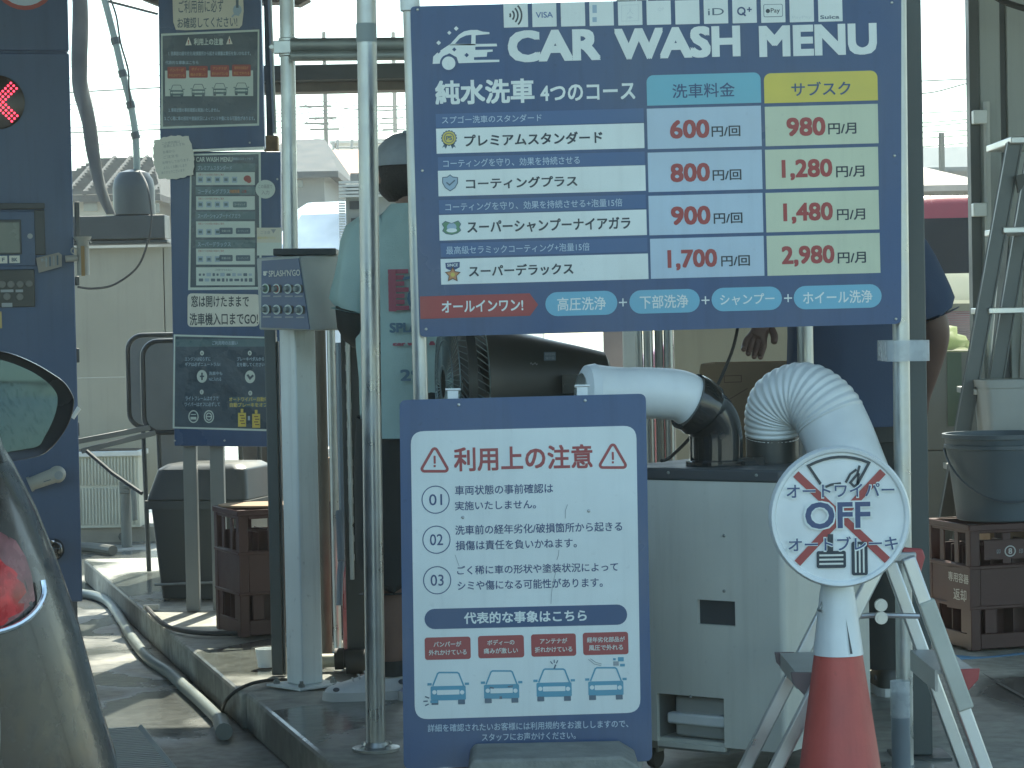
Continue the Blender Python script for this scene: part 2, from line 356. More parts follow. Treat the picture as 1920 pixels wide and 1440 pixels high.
# raised island in two pours, the joint between them open
isl = wet_concrete('island_concrete', (.32, .32, .275), (.10, .112, .102), .50, 1.1)
for nm, s0, s1, dz, do in (('island_pavement', -9, 1.36, 0, .0), ('island_pavement', 1.372, 6.0, -.006, -.012)):
    b = B(); z = SLAB + dz
    e0 = lane_pt(s0, do); e1 = lane_pt(s1, do)
    b.prism([(e0.x, e0.y), (16, e0.y + (16 - e0.x) * .0), (16, e1.y), (e1.x, e1.y)], .001, z)
    o = b.build(nm, isl, bevel=.012, bseg=2, smooth=0); struct(o)
# expansion joints and a painted strip on the right hand floor
b = B()
for (a, c) in (((1850, 1268), (1990, 1345)), ):
    p = on(a[0], a[1], SLAB + .004); q = on(c[0], c[1], SLAB + .004); b.add([p + V((0, -.09, 0)), p + V((0, .09, 0)), q + V((0, .09, 0)), q + V((0, -.09, 0))], [(0, 1, 2, 3)])
struct(b.build('floor_marking', mat('worn_dark_marking', (.06, .065, .06), .6, var=.3), smooth=0))
# drain grating in the lane, beside the car
b = B()
g0 = on(196, 1372, .006); 
for k in range(26):
    p = g0 + LD * (-.03 * k); b.box(-.10, .10, -.005, .005, 0, .012, M=T(p.x, p.y, .003) @ RZ(RAD(15.9)))
for off in (-.11, .11):
    p = g0 + LR * off; q = p - LD * .78; b.tube([V((p.x, p.y, .01)), V((q.x, q.y, .01))], .012, 4)
tag(b.build('drain_grating', galv_dull), 'steel drain grating set in the wet lane beside the dark car', 'grating')

# unseen roof above the bay, added and sized for its shade over the front
b = B(); b.box(-7.5, 8, 5.6, 9.75, 3.25, 3.33)
for k in range(6): b.box(-7.5, 8, 5.8 + k * .7, 4.26 + k * .7, 3.13, 3.25)
rt = thing('shade_canopy', 'unseen flat sheet roof added to shade the wash bay', 'shade_canopy', (0, 6.6, 0))
b.build('roof', mat('canopy_sheet', (.45, .47, .46), .5), rt, world=True)
for (x, y) in ((-7.2, 5.8), (-7.2, 9.5), (7.7, 5.8), (7.7, 9.5)):
    b = B(); b.box(x - .07, x + .07, y - .07, y + .07, 0.0 if x < 0 else SLAB, 3.25); b.build('column', grey_metal, rt, world=True)

# ================================================================ big menu board
fr = front(5.78, (1236, 310), (770, 13), (1690, -12))
board = thing('menu_board', 'large blue car wash price board on two steel poles', 'menu board', M=fr.M)
P = lambda *a: fr.px(*a)
tl, tr, br, bl = P(769, 12), P(1690, -12), P(1690, 607), P(787, 632)
def rquad(c, r, n=5):
    """quad corners tl tr br bl with rounded corners"""
    out = []
    for i in range(4):
        p = c[i]; a = (c[i - 1] - p).normalized(); d = (c[(i + 1) % 4] - p).normalized()
        for k in range(n + 1):
            t = k / n; q0 = p + a * r * (1 - t); q1 = p + d * r * t
            out.append(q0 * (1 - t) + q1 * t if True else p)
    return out
b = B(); b.prism(rquad([bl, br, tr, tl], .014), -.006, 0); b.build('panel', blue_paint, board)
p = Print(fr)
# heading
for s_, cx_, cy_, w_, h_ in (('CAR', 1039, 85.5, 174, 60), ('WASH', 1270, 80, 236, 59), ('MENU', 1533.5, 75.5, 221, 59)):
    p.text(s_, cx_, cy_, w_, h_, 'white', 1, .042)
z1 = lambda pts: [(760 + x / 4, y / 4) for x, y in pts]
p.quad(z1([(205, 480), (209, 425), (240, 395), (330, 335), (525, 330), (685, 328), (688, 348), (525, 351), (525, 375), (655, 372), (655, 388), (615, 392), (610, 426), (515, 430), (515, 450), (705, 448), (705, 465), (400, 475), (385, 430), (330, 400), (280, 430), (262, 478)]), 'white', 1)
p.quad(z1([(330, 340), (355, 312), (400, 262), (440, 236), (490, 225), (540, 225), (580, 238), (630, 242), (632, 256), (540, 264), (527, 266), (527, 340)]), 'white', 1)
p.quad(z1([(372, 330), (410, 288), (455, 267), (496, 262), (493, 330)]), 'navy', 2)
p.circ(760 + 325 / 4, 475 / 4, 16.5, 'navy', 2); p.circ(760 + 325 / 4, 475 / 4, 12.6, 'white', 3)
for (x, y, r, c) in ((382, 215, 18, 'white'), (250, 322, 18, 'white'), (330, 247, 16, 'white'), (250, 388, 15, 'navy'), (367, 372, 16, 'navy'), (460, 414, 17, 'navy')):
    p.quad(z1([(x - r, y), (x, y + r), (x + r, y), (x, y - r)]), c, 3)
p.text('純水洗車', 909, 172, 186, 46, 'white', 1, .03)
p.text('4つのコース', 1102, 173, 178, 31, 'white', 1, .022)
# the four courses
rows = [((1012, 221.5, 390, 26), (1013, 259.5, 390, 47), 'スプゴー洗車のスタンダード', (922, 223, 187, 14), 'プレミアムスタンダード', (1000, 260.5, 259, 23)),
        ((1015, 302, 388, 25), (1016, 339, 389, 48), 'コーティングを守り、効果を持続させる', (959, 303.5, 256, 15), 'コーティングプラス', (978, 342, 209, 21)),
        ((1017, 383, 388, 26), (1018, 422, 389, 48), 'コーティングを守り、効果を持続させる+泡量15倍', (1001, 384, 332, 15), 'スーパーシャンプーナイアガラ', (1029, 422, 306, 24)),
        ((1020, 464, 388, 26), (1021, 504.5, 389, 48), '最高級セラミックコーティング+泡量15倍', (971, 466, 269, 15), 'スーパーデラックス', (977, 506, 196, 22))]
for a, w_, t1, b1, t2, b2 in rows:
    p.rect(*a, 'strip', 0); p.rect(*w_, 'white', 0); p.text(t1, *b1, 'ltblue', 1, .004); p.text(t2, *b2, 'ink', 1, .022)
# course badges
for k in range(16):
    p.circ(842 + 12.5 * cos(k * pi / 8), 259 + 12.5 * sin(k * pi / 8), 2.6, 'slate', 1, n=10)
p.circ(842, 259, 12.5, 'gold', 2); p.ring(842, 259, 9, 1.3, 'slate', 3); p.text('PS', 842, 259, 11, 8, 'slate', 3, .02)
p.quad([(834, 268), (839, 272), (836, 279), (833, 275), (829, 277)], 'slate', 1); p.quad([(850, 268), (845, 272), (848, 279), (851, 275), (855, 277)], 'slate', 1)
sh = [(844, 328), (849, 332), (858, 333), (858, 343), (853, 352), (844, 358), (835, 352), (830, 343), (830, 333), (839, 332)]
p.quad(sh, 'steel', 1); p.line(sh, 1.6, 'slate', 2, True); p.line([(837, 342), (843, 347), (853, 338)], 2.6, 'slate', 2)
wr = [(829, 420), (835, 415), (847, 419), (859, 414), (864, 420), (861, 426), (864, 432), (858, 437), (847, 440), (836, 438), (830, 433), (833, 427)]
p.quad(wr, 'green', 1); p.circ(847, 426, 9, 'steel', 2, 8); p.circ(847, 432, 10, 'white', 3, 4); p.line(wr, 1.2, 'slate', 2, True)
p.quad([(835, 493), (862, 491), (862, 501), (855, 505), (849, 507), (842, 506), (836, 503)], 'dkblue', 1); p.text('SINCE', 848.5, 497, 20, 5.5, 'white', 2, .02)
st = []
for k in range(10):
    a = -pi / 2 + k * pi / 5; r = 14 if k % 2 == 0 else 7.2; st.append((849 + r * cos(a), 515 + r * sin(a)))
p.quad(st, 'orange', 2); p.line(st, 1.5, 'brown', 3, True); p.circ(849, 515, 4, 'gold', 3)
# price columns
p.rect(1319.5, 167, 214, 57, 'teal', 0, 13, (0, 0, 1, 1)); p.text('洗車料金', 1319, 169.5, 117, 27, 'navy', 1, .008)
p.rect(1539, 163, 213, 56, 'yellow', 0, 13, (0, 0, 1, 1)); p.text('サブスク', 1539, 166, 111, 26, 'navy', 1, .012)
for c1, c2, a, ab, am, d, db, dm in (((1320.5, 239, 214, 76), (1540.5, 234.5, 212, 74), '600', (1293, 242, 74, 35), (1361, 246, 54, 20), '980', (1511, 237.5, 73, 35), (1579, 241, 53, 21)),
                            ((1322, 320.5, 214, 74), (1541, 315, 212, 74), '800', (1294, 323.5, 74, 35), (1363, 328, 54, 20), '1,280', (1513, 318, 95, 39), (1594, 321.5, 53, 21)),
                            ((1323.5, 401.5, 214, 74), (1542, 396, 212, 74), '900', (1295, 404, 74, 35), (1365, 409, 54, 20), '1,480', (1515, 399.5, 93, 39), (1595.5, 402, 53, 21)),
                            ((1326, 482.5, 213, 75), (1544, 477, 212, 75), '1,700', (1298, 487, 93, 39), (1379, 489, 54, 20), '2,980', (1515, 480, 99, 39), (1597, 483, 53, 21))):
    p.rect(*c1, 'ltblue', 0); p.rect(*c2, 'cream', 0)
    p.text(a, *ab, 'red', 1, .03); p.text('円/回', *am, 'ink', 1, .018); p.text(d, *db, 'red', 1, .03); p.text('円/月', *dm, 'ink', 1, .018)
# the all in one line
p.quad([(787.5, 556), (993, 550), (1009, 571.5), (994, 592), (788.5, 598)], 'red', 0); p.text('オールインワン!', 904.5, 573.5, 153, 22, 'white', 1, .02)
for c, t, tb in (((1090, 569, 135, 45), '高圧洗浄', (1090.5, 569.5, 91, 25)), ((1246, 565, 132, 44), '下部洗浄', (1245, 565.5, 91, 25)), ((1400, 560.5, 132, 44), 'シャンプー', (1401, 561, 102, 21)), ((1570.5, 556.5, 165, 44), 'ホイール洗浄', (1570.5, 557, 130, 24))):
    p.rect(*c, 'pill', 0, 23); p.text(t, *tb, 'white', 1, .012)
for x, y in ((1168, 567), (1322.7, 563), (1477.5, 559)):
    p.rect(x, y, 15, 2.4, 'white', 0); p.rect(x, y, 2.4, 15, 'white', 1)
p.build('printed_face', board)
# payment stickers along the top edge
for k in range(12):
    x = 967 + k * 53.6; y = 29 - (x - 967) * .0186
    q = Print(fr, .0018); q.rect(x, y, 45.5, 45, 'white', 0, 1)
    if k == 0:
        for r in (5, 12, 19, 26): q.ring(x - 15, y, r, 3.2, 'ink', 1, n=12, a0=-.75, a1=.75)
    if k == 1: q.text('VISA', x, y, 32, 11, 'midblue', 1, .01, .0)
    if k == 3: q.rect(x - 13, y - 9, 8, 15, 'steel', 1); q.rect(x - 13, y + 11, 8, 9, 'steel', 1)
    if k == 4: q.line([(x - 16, y - 15), (x + 16, y - 16), (x + 16, y + 14), (x - 16, y + 15)], 1, 'faint', 1, True); q.text('人', x, y - 4, 12, 12, 'faint', 1); q.text('✦', x, y + 8, 12, 6, 'faint', 1)
    if k == 5: q.text('QP', x + 4, y - 6, 12, 7, 'faint', 1)
    if k == 7: q.text('iD', x, y, 30, 13, 'slate', 1, .0)
    if k == 8: q.ring(x - 6, y, 6.5, 3, 'dkblue', 1); q.line([(x - 4, y + 3), (x + 2, y + 9)], 3, 'dkblue', 2); q.text('+', x + 9, y - 3, 9, 9, 'dkblue', 1, .03)
    if k == 9: q.rect(x, y, 36, 24, 'slate', 1, 3); q.rect(x, y, 34, 22, 'white', 2, 2.5); q.circ(x - 10, y + 1, 4, 'ink', 3); q.text('Pay', x + 4, y + 1, 17, 11, 'ink', 3, .005)
    if k == 10: q.text('PayPay', x, y + 14, 36, 7, 'faint', 1)
    if k == 11: q.text('Suica', x - 1, y + 14, 36, 7, 'slate', 1, .02)
    q.build('sticker', board)
b = B()
for (x, y) in ((1677, 292), (1680, 598), (799, 617), (1672, 5), (783, 18), (792, 320)):
    c = P(x, y); b.lathe([(.0035, .0), (.0035, .002), (.002, .0032)], 12, T(c.x, c.y, .0))
b.build('bolt', galv, board)
# its two poles run from the slab to above the frame
for (xa, xb, r) in ((767, 792, .018), (1683.5, 1686, .0205)):
    t_ = at(xa, -60, 5.81); o_ = at(xb, 690, 5.81); o2 = V((o_.x, 5.81, SLAB))
    b = B(); b.cyl(V((t_.x, 5.815, t_.z)), V((o_.x, 5.815, SLAB + .0)), r, n=24)
    b.lathe([(.07, 0), (.07, .008), (r + .004, .012)], 24, T(o_.x, 5.815, SLAB))
    b.build('pole', galv, board, world=True)
b = B(); c = at(768, 3, 5.79); b.cyl(c + V((0, .02, -.02)), c + V((0, .02, .012)), .024, n=24); b.build('clamp', white_metal, board, world=True)

# ================================================================ A-board with the notices
fa = front(5.35, (985, 1090), (750, 752), (1211, 741), lean=RAD(7))
ab = thing('notice_stand', 'blue folding notice board with white panel of washing warnings', 'sign board', M=fa.M)
A = lambda *q: fa.px(*q)
b = B(); b.prism(rquad([A(757, 1442), A(1223, 1427), A(1211, 738), A(749, 750)], .016), -.012, 0); b.build('panel', blue_paint, ab)
p = Print(fa)
c0 = [A(770, 809), A(1193, 798), A(1201, 1336), A(778, 1349)]
pts = rquad([c0[3], c0[2], c0[1], c0[0]], .03, 6); p.raw(pts, [tuple(range(len(pts)))], 'white', 0)
p.text('利用上の注意', 981, 858.5, 260, 46, 'red', 1, .022)
for (x, y) in ((815, 862), (1149, 855)):
    tri = []
    for (px_, py_) in ((-22.5, 20), (22.5, 20), (0, -19)):
        for k in range(5):
            a0 = {-22.5: RAD(210), 22.5: RAD(-30), 0: RAD(90)}[px_] - RAD(60) + k * RAD(30); tri.append((x + px_ * .86 + 4.5 * cos(a0), y + py_ * .86 - 4.5 * sin(a0)))
    tri2 = tri[0:5][::1] + tri[5:10] + tri[10:15]
    p.line(tri2, 5.2, 'red', 1, True); p.rect(x, y + 0, 4, 15, 'red', 1, 1); p.rect(x, y + 12, 4, 4, 'red', 1)
for n_, x, y in (('01', 816.8, 937), ('02', 818.4, 1012), ('03', 819.7, 1088)):
    p.ring(x, y, 25.5, 1.8, 'navy', 1); p.text(n_, x, y, 24.5, 21, 'dkblue', 1, .004)
for t_, bx in (('車両状態の事前確認は', (945, 917.5, 184, 18)), ('実施いたしません。', (929, 947, 152, 17)), ('洗車前の経年劣化/破損箇所から起きる', (1010, 990.5, 313, 18)), ('損傷は責任を負いかねます。', (968, 1020.5, 227, 18)), ('ごく稀に車の形状や塗装状況によって', (1008, 1066, 302, 17)), ('シミや傷になる可能性があります。', (994, 1095, 272, 18))):
    p.text(t_, *bx, 'dkblue', 1, .012)
p.rect(986, 1156.5, 380, 38, 'navy', 1, 19); p.text('代表的な事象はこちら', 985, 1156.5, 230, 22, 'white', 2, .024)
for (x, y, w_, h_), l1, b1, l2, b2 in (((839.5, 1215.5, 86, 42), 'バンパーが', (839, 1207.5, 52, 10), '外れかけている', (839.5, 1223, 71, 10.5)), ((939.5, 1212.5, 86, 42), 'ボディーの', (939, 1204.5, 51, 10), '痛みが激しい', (939, 1220, 64, 10.5)),
                           ((1038, 1209.5, 84, 42), 'アンテナが', (1038, 1201.5, 51, 10), '折れかけている', (1038, 1217.5, 70, 10.5)), ((1135.5, 1206.5, 85, 42), '経年劣化部品が', (1136, 1199, 71, 10), '風圧で外れる', (1136, 1214, 64, 10.5))):
    p.rect(x, y, w_, h_, 'red', 1, 5); p.text(l1, *b1, 'offwhite', 2, .016); p.text(l2, *b2, 'offwhite', 2, .016)
def pict_car(p, x, y, k=1.0, c='carblue', L=1, tyre='slate', white='white'):
    q = lambda *pp: [(x + a * k, y + d * k) for a, d in pp]
    p.line(q((-29, 26), (-20, 3), (-17, 1), (17, 1), (20, 3), (29, 26)), 3.0 * k, c, L)
    p.rect(x, y + 39.5 * k, 66 * k, 27 * k, c, L, 3 * k); p.rect(x, y + 38 * k, 42 * k, 9 * k, white, L + 1, 1)
    p.circ(x - 26 * k, y + 38 * k, 4 * k, white, L + 1); p.circ(x + 26 * k, y + 38 * k, 4 * k, white, L + 1)
    p.rect(x - 35 * k, y + 23 * k, 8 * k, 4.5 * k, c, L + 1); p.rect(x + 35 * k, y + 22 * k, 8 * k, 4.5 * k, c, L + 1)
    p.rect(x - 25 * k, y + 57 * k, 13 * k, 9 * k, tyre, L + 1, 1); p.rect(x + 25 * k, y + 56 * k, 13 * k, 9 * k, tyre, L + 1, 1)
for (x, y) in ((840.5, 1260), (940.5, 1257), (1039, 1253.5), (1136, 1251)): pict_car(p, x, y)
for l in (((797, 1306), (805, 1309)), ((794, 1315), (802, 1314.5)), ((797, 1323), (804, 1320))): p.line(l, 2.4, 'slate', 2)
p.rect(814, 1315.5, 14, 5, 'carblue', 3); p.line([(918, 1289), (926, 1290)], 3, 'slate', 3); p.line([(952, 1287.5), (962, 1286)], 2.5, 'slate', 3); p.rect(939, 1308, 5, 5, 'slate', 3)
p.line([(1039, 1254), (1042, 1246)], 3, 'slate', 2); 
for l in (((1032, 1240), (1036, 1245)), ((1039, 1237), (1039.5, 1243)), ((1046, 1238), (1043, 1244))): p.line(l, 2, 'slate', 2)
for l in (((1103, 1236), (1114, 1245), (1127, 1248)), ((1107, 1235), (1117, 1242), (1128, 1245))): p.line(l, 1.2, 'grey', 2)
p.rect(1164, 1236, 11, 8, 'carblue', 2); p.rect(1155, 1244, 10, 8, 'grey', 2); p.rect(1167, 1247, 9, 5, 'carblue', 2); p.rect(1152, 1236, 5, 4, 'carblue', 2)
p.text('詳細を確認されたいお客様には利用規約をお渡ししますので、', 990, 1361, 376, 14.5, 'ltblue', 1, .008); p.text('スタッフにお声かけください。', 991.5, 1380.5, 176, 14.5, 'ltblue', 1, .008)
p.line([(1064, 946), (1060, 958), (1060, 972)], 1.0, 'grey', 2); p.line([(1048, 1031), (1047, 1041), (1044, 1050)], 1.2, 'grey', 2); p.line([(1042, 1072), (1037, 1092), (1034, 1112), (1033, 1132)], 1.0, 'grey', 2); p.line([(853, 1040), (861, 1062)], .9, 'grey', 2)
p.build('printed_face', ab)
b = B()
for (x, y) in ((860, 759), (1097, 751), (868, 970), (1104, 958)):
    c = A(x, y); b.lathe([(.0036, .0005), (.0036, .0025), (.002, .0035)], 12, T(c.x, c.y, 0))
b.build('bolt', galv, ab)
for x, y in ((849, 738), (1092, 731)):
    c = A(x, y); b = B(); b.box(c.x - .012, c.x + .012, c.y - .016, c.y + .008, -.03, -.013); b.box(c.x - .017, c.x + .017, c.y + .009, c.y + .013, -.034, -.011); b.build('hinge', [white_plastic], ab)
lo = A(985, 1435).y
for sx in (-1, 1):      # back legs and front feet of the folding stand
    b = B(); x = sx * .24; t_ = fa.M @ V((x, A(985, 745).y - .03, -.02)); e = V((t_.x, 5.35 + .42, SLAB)); b.tube([t_, e], .011, 8)
    f0 = fa.M @ V((x, lo + .02, -.014)); f1 = fa.M @ V((x, lo - .02, -.012)); f1 = V((f0.x + (f1.x - f0.x) * 4, f0.y - .02, SLAB)); b.tube([f0, f1], .011, 8); b.build('leg', galv_dull, ab, world=True)
# concrete foot block in front of it
c = at(1040, 1412, 5.12); zt = c.z
b = B(); wd = 4500 / 5.12
x0, x1 = (878 - 1036) / wd, (1197 - 1036) / wd
prof = [(x0, -.05), (x1, -.05), (x1, zt - SLAB - .022), (x1 - .035, zt - SLAB), (x0 + .012, zt - SLAB), (x0, zt - SLAB - .014)]
prof = [(x, SLAB + max(0, y)) for x, y in prof]
xm = at(1036, 1412, 5.12).x
b.prism([(xm + x, z) for x, z in prof], -5.26, -5.06, M=RX(pi / 2)); 
tag(b.build('weight_block', concrete_block, origin=V((xm, 5.16, SLAB)), bevel=.006), 'grey concrete block weighing down the folding notice board', 'block')

# ================================================================ round sign on a cone
YS = 4.9
fs = front(YS, (1574.5, 969), (1474, 971), (1676, 967.5))
sg = thing('cone_sign', 'round white OFF sign with red cross clipped onto a cone', 'sign', M=fs.M)
u = YS / FPX
b = B(); b.lathe([(0, -.012), (133 * u, -.012), (133 * u, .004), (129 * u, .011), (123 * u, .009), (120 * u, .003), (0, .003)], 56, cap=False); b.build('disc', white_plastic, sg)
p = Print(fs, .0042)
z2 = lambda x, y: (1200 + x / 3.43, 820 + y / 3.43)
p.line([z2(1000, 235), z2(1590, 790)], 14.5, 'red', 1); p.line([z2(1560, 220), z2(1010, 808)], 14.5, 'red', 2)
arc = [z2(1160, 300), z2(1080, 182)] + [z2(1080 + 390 * t, 182 - 20 * t - 4 * 47 * t * (1 - t)) for t in (.12, .25, .38, .5, .62, .75, .88, 1)] + [z2(1395, 300)]
p.line(arc, 5.2, 'ink', 3)
p.line([z2(1190, 318), z2(1230, 302), z2(1290, 294)], 4.4, 'ink', 3); p.line([z2(1410, 180), z2(1395, 235), z2(1350, 290), z2(1375, 315), z2(1395, 300), z2(1405, 230)], 4.6, 'ink', 3); p.line([z2(1320, 290), z2(1350, 235), z2(1390, 205)], 4.4, 'ink', 3)
pd = [(1551, 1001), (1561.5, 1001), (1561.5, 1033), (1551, 1033)]
p.quad(pd, 'ink', 3); p.rect(1558, 1048.5, 55, 32, 'ink', 3, 4)
for k in (-1, 0, 1): p.rect(1558, 1048.5 + k * 8, 45, 3.6, 'offwhite', 4)
p.rect(1611, 1046.5, 30, 63, 'ink', 3, 4)
for k in (-1, 0, 1): p.rect(1611 + k * 7.5, 1046.5, 3.2, 53, 'offwhite', 4)
for t_, bx, bo in (('オートワイパー', (1575, 919, 202, 25), .012), ('オートブレーキ', (1580, 1018.5, 205, 26), .012), ('OFF', (1570, 965.5, 122, 50), .02)):
    p.text(t_, bx[0], bx[1], bx[2] + 6, bx[3] + 5, 'white', 5, bo + .035); p.text(t_, *bx, 'dkblue', 6, bo)
p.build('printed_face', sg)
cz = lambda y: at(1574, y, YS + .062).z
ax = at(1578, 1150, YS).x; YCn = YS + .062; u2 = YCn / FPX
def cprof(rows): return [(r * u, cz(y) - cz(1600)) for y, r in rows]
b = B(); Mz = Matrix.Translation(V((ax, YCn, cz(1600))))
b.lathe([(47.5 * u2, cz(1226) - cz(1600)), (39.5 * u2, cz(1165) - cz(1600)), (33 * u2, cz(1112) - cz(1600)), (28 * u, cz(1085) - cz(1600)), (22 * u, cz(1076) - cz(1600))], 36, Mz, cap=False)
for k in range(6):
    pass
b.build('collar', white_plastic, sg, world=True)
b = B(); q = at(1596, 1226, YCn - .051); q2 = at(1586, 1160, YCn - .0425); b.add([q + V((-.002, 0, 0)), q + V((.003, 0, 0)), q2], [(0, 1, 2)]); b.build('slit', dark_trim, sg, world=True)
b = B(); b.tube(smooth_path([at(1549, 1108, YCn), at(1540, 1135, YCn - .02), at(1534, 1143, YCn - .03), at(1542, 1146, YCn - .04)]), .0028, 8); b.build('wire_clip', galv, sg, world=True)
# the cone
root = thing('traffic_cone', 'red traffic cone carrying the round white OFF sign', 'cone', (ax, YCn, SLAB))
b = B(); h = cz(1110) - SLAB
b.lathe([(74.5 * u2 + .028, .028), (73 * u2 + .022, .04), (46.9 * u2 - .0015, cz(1226) - SLAB - .001), (24 * u, h), (0, h + .002)], 40, cap=False); b.build('body', cone_red, root)
b = B(); b.prism(rrect(-.18, -.18, .18, .18, .03), 0, .03); b.build('base', cone_red, root, bevel=.004)
# ================================================================ tall blue notice stand (two boards, posts, posters)
YB = 9.35
fb = front(YB, (410, 560), (320, 566), (522, 565.5))
st_ = thing('notice_pillar', 'tall blue steel notice pillar covered in posters, on two posts', 'sign board', M=fb.M)
Q = lambda *a: fb.px(*a)
b = B(); b.prism([Q(318, 284), Q(327, 836), Q(522, 838), Q(528, 720), Q(526, 284)][::-1], -.045, 0); b.build('panel', blue_paint, st_, bevel=.004)
b = B(); b.prism([Q(297, -70), Q(301, 281), Q(497, 279), Q(488, -70)][::-1], -.04, .012); b.build('panel', blue_paint, st_, bevel=.004)
b = B(); b.prism([Q(364, 281), Q(496, 276), Q(496, 281), Q(364, 285)][::-1], .001, .03); b.build('ledge', white_metal, st_)
for xa, xb, ya in ((344, 369, 836), (394, 420, 836)):
    b = B(); t_ = at((xa + xb) / 2, ya - 30, YB + .1); w_ = (xb - xa) / 2 * YB / FPX; b.box(t_.x - w_, t_.x + w_, YB + .06, YB + .06 + 2 * w_, SLAB, t_.z); b.build('post', grey_metal, st_, world=True, bevel=.003)
b = B(); t_ = at(511, 838, YB + .1); b.box(t_.x, t_.x + .05, YB + .06, YB + .12, SLAB, t_.z + .3); b.build('post', grey_metal, st_, world=True, bevel=.003)
b = B()
for (x, y) in ((328, 826), (421, 826), (512, 830), (469, 268), (520, 336)):
    c = Q(x, y); b.lathe([(.004, 0), (.004, .003), (.002, .004)], 10, T(c.x, c.y, .0 if y > 300 else .012))
b.build('bolt', galv, st_)
def poster(nm, fn, z=.003):
    p = Print(fb, z); fn(p); return p.build(nm, st_)
def _p1(p):
    p.quad([(303, 64), (487, 56), (486.5, 236), (303, 242)], 'palegreen', 0); p.quad([(306, 68), (484, 60), (483, 232), (306.5, 238)], 'post', 1)
    for x, y in ((354.5, 79), (431, 77)):
        p.quad([(x - 6, y + 7), (x + 6, y + 6.5), (x, y - 9)], 'offwhite', 2); p.text('!', x, y + 1, 2, 8, 'tagred', 3, .03)
    p.text('利用上の注意', 392, 79, 55, 13, 'palegreen', 2, .025)
    p.text('1. 洗車前の経年劣化/破損箇所から起きる損傷は責任を負いかねます。', 394, 101, 154, 8, 'steel', 2, .03); p.text('代表的な事象はこちら', 342, 118, 62, 7, 'steel', 2, .03)
    p.rect(393, 157, 165, 48, 'palegreen', 2)
    for x, y, t1, t2 in ((332.5, 137, 'バンパーが', '外れかけている'), (373, 135.5, 'ボディーの', '痛みが激しい'), (413, 134, 'アンテナが', '折れかけている'), (453.5, 133, '経年劣化部品が', '風圧で外れる')):
        p.rect(x, y, 35, 22, 'tagred', 3, 2); p.text(t1, x, y - 5, 26, 6, 'orange', 4, .02); p.text(t2, x, y + 5, 30, 6, 'orange', 4, .02); pict_car(p, x, y + 23, .38, 'posteal', 4, 'post', 'palegreen')
    p.rect(393, 189, 166, 13, 'post', 6)
    p.text('2. 車両状態の事前確認は実施いたしません。', 365, 207, 96, 7.5, 'steel', 2, .03); p.text('3. ごく稀に車の形状や塗装状況によってシミや傷になる可能性があります。', 394, 222.5, 169, 8, 'steel', 2, .03)
poster('poster', _p1, .0145)
def _p2(p):
    p.quad([(357, 289), (489, 285), (491, 543), (353, 544)], 'palegreen', 0); p.quad([(360, 292), (485, 289), (487, 538), (357, 539)], 'post', 1)
    p.text('CAR WASH MENU', 402, 299, 68, 9, 'palegreen', 2, .02); p.text('詳細はスタッフまで', 456, 298, 38, 5, 'steel', 2, .02)
    for y, hd, hx, bt, bb in ((315, 'プレミアムスタンダード', 64, 323, 347), (359, 'コーティングプラス', 60, 368, 393.5), (405, 'スーパーシャンプーナイアガラ', 80, 415, 445), (458, 'スーパーデラックス', 62, 466, 496)):
        p.rect(423, y - 1, 112, 15, 'posteal', 2); p.text(hd, 371 + hx / 2, y, hx, 9, 'steel', 3, .02); p.rect(423, (bt + bb) / 2, 110, bb - bt, 'palegreen', 2)
        p.text('洗車コースの内容と料金のご案内', 396, bt + 4.5, 48, 4, 'tagred', 3)
        n = 5 if y == 315 else 4 if y == 359 else 3
        for k in range(n): p.rect(376 + k * 16, bb - 10, 10, 11, 'steel', 3, 1); p.rect(376 + k * 16, bb - 10, 6, 5, 'posteal', 4)
        if y == 315: p.circ(464, bb - 12, 7, 'tagred', 3, 6); p.circ(467, bb - 8, 4.5, 'tagred', 4)
        if y == 359: p.rect(450, bb - 10, 26, 11, 'posteal', 3, 2); p.text('コーティング', 450, bb - 10, 20, 4, 'palegreen', 4)
        if y > 400: p.rect(424, bb - 12, 25, 12, 'slate', 3, 2); p.rect(456, bb - 12, 27, 11, 'slate', 3, 2); p.text('泡量15倍', 424, bb - 12, 17, 4, 'palegreen', 4); p.text('コーティング', 456, bb - 12, 20, 4, 'palegreen', 4)
    p.text('持続効果', 440, 359, 19, 7, 'orange', 3, .02); p.text('人気', 458, 359, 9, 6, 'tagred', 3, .02)
    p.rect(423, 518, 110, 34, 'palegreen', 2); p.text('ご利用できるお支払い', 420, 506, 34, 4, 'slate', 3)
    rnd.seed(4)
    for r_ in (515, 525):
        x = 373
        while x < 470:
            w_ = rnd.uniform(3, 9); p.rect(x + w_ / 2, r_, w_, rnd.uniform(4, 7), 'slate' if rnd.random() < .6 else 'steel', 3, 1); x += w_ + 3
poster('poster', _p2)
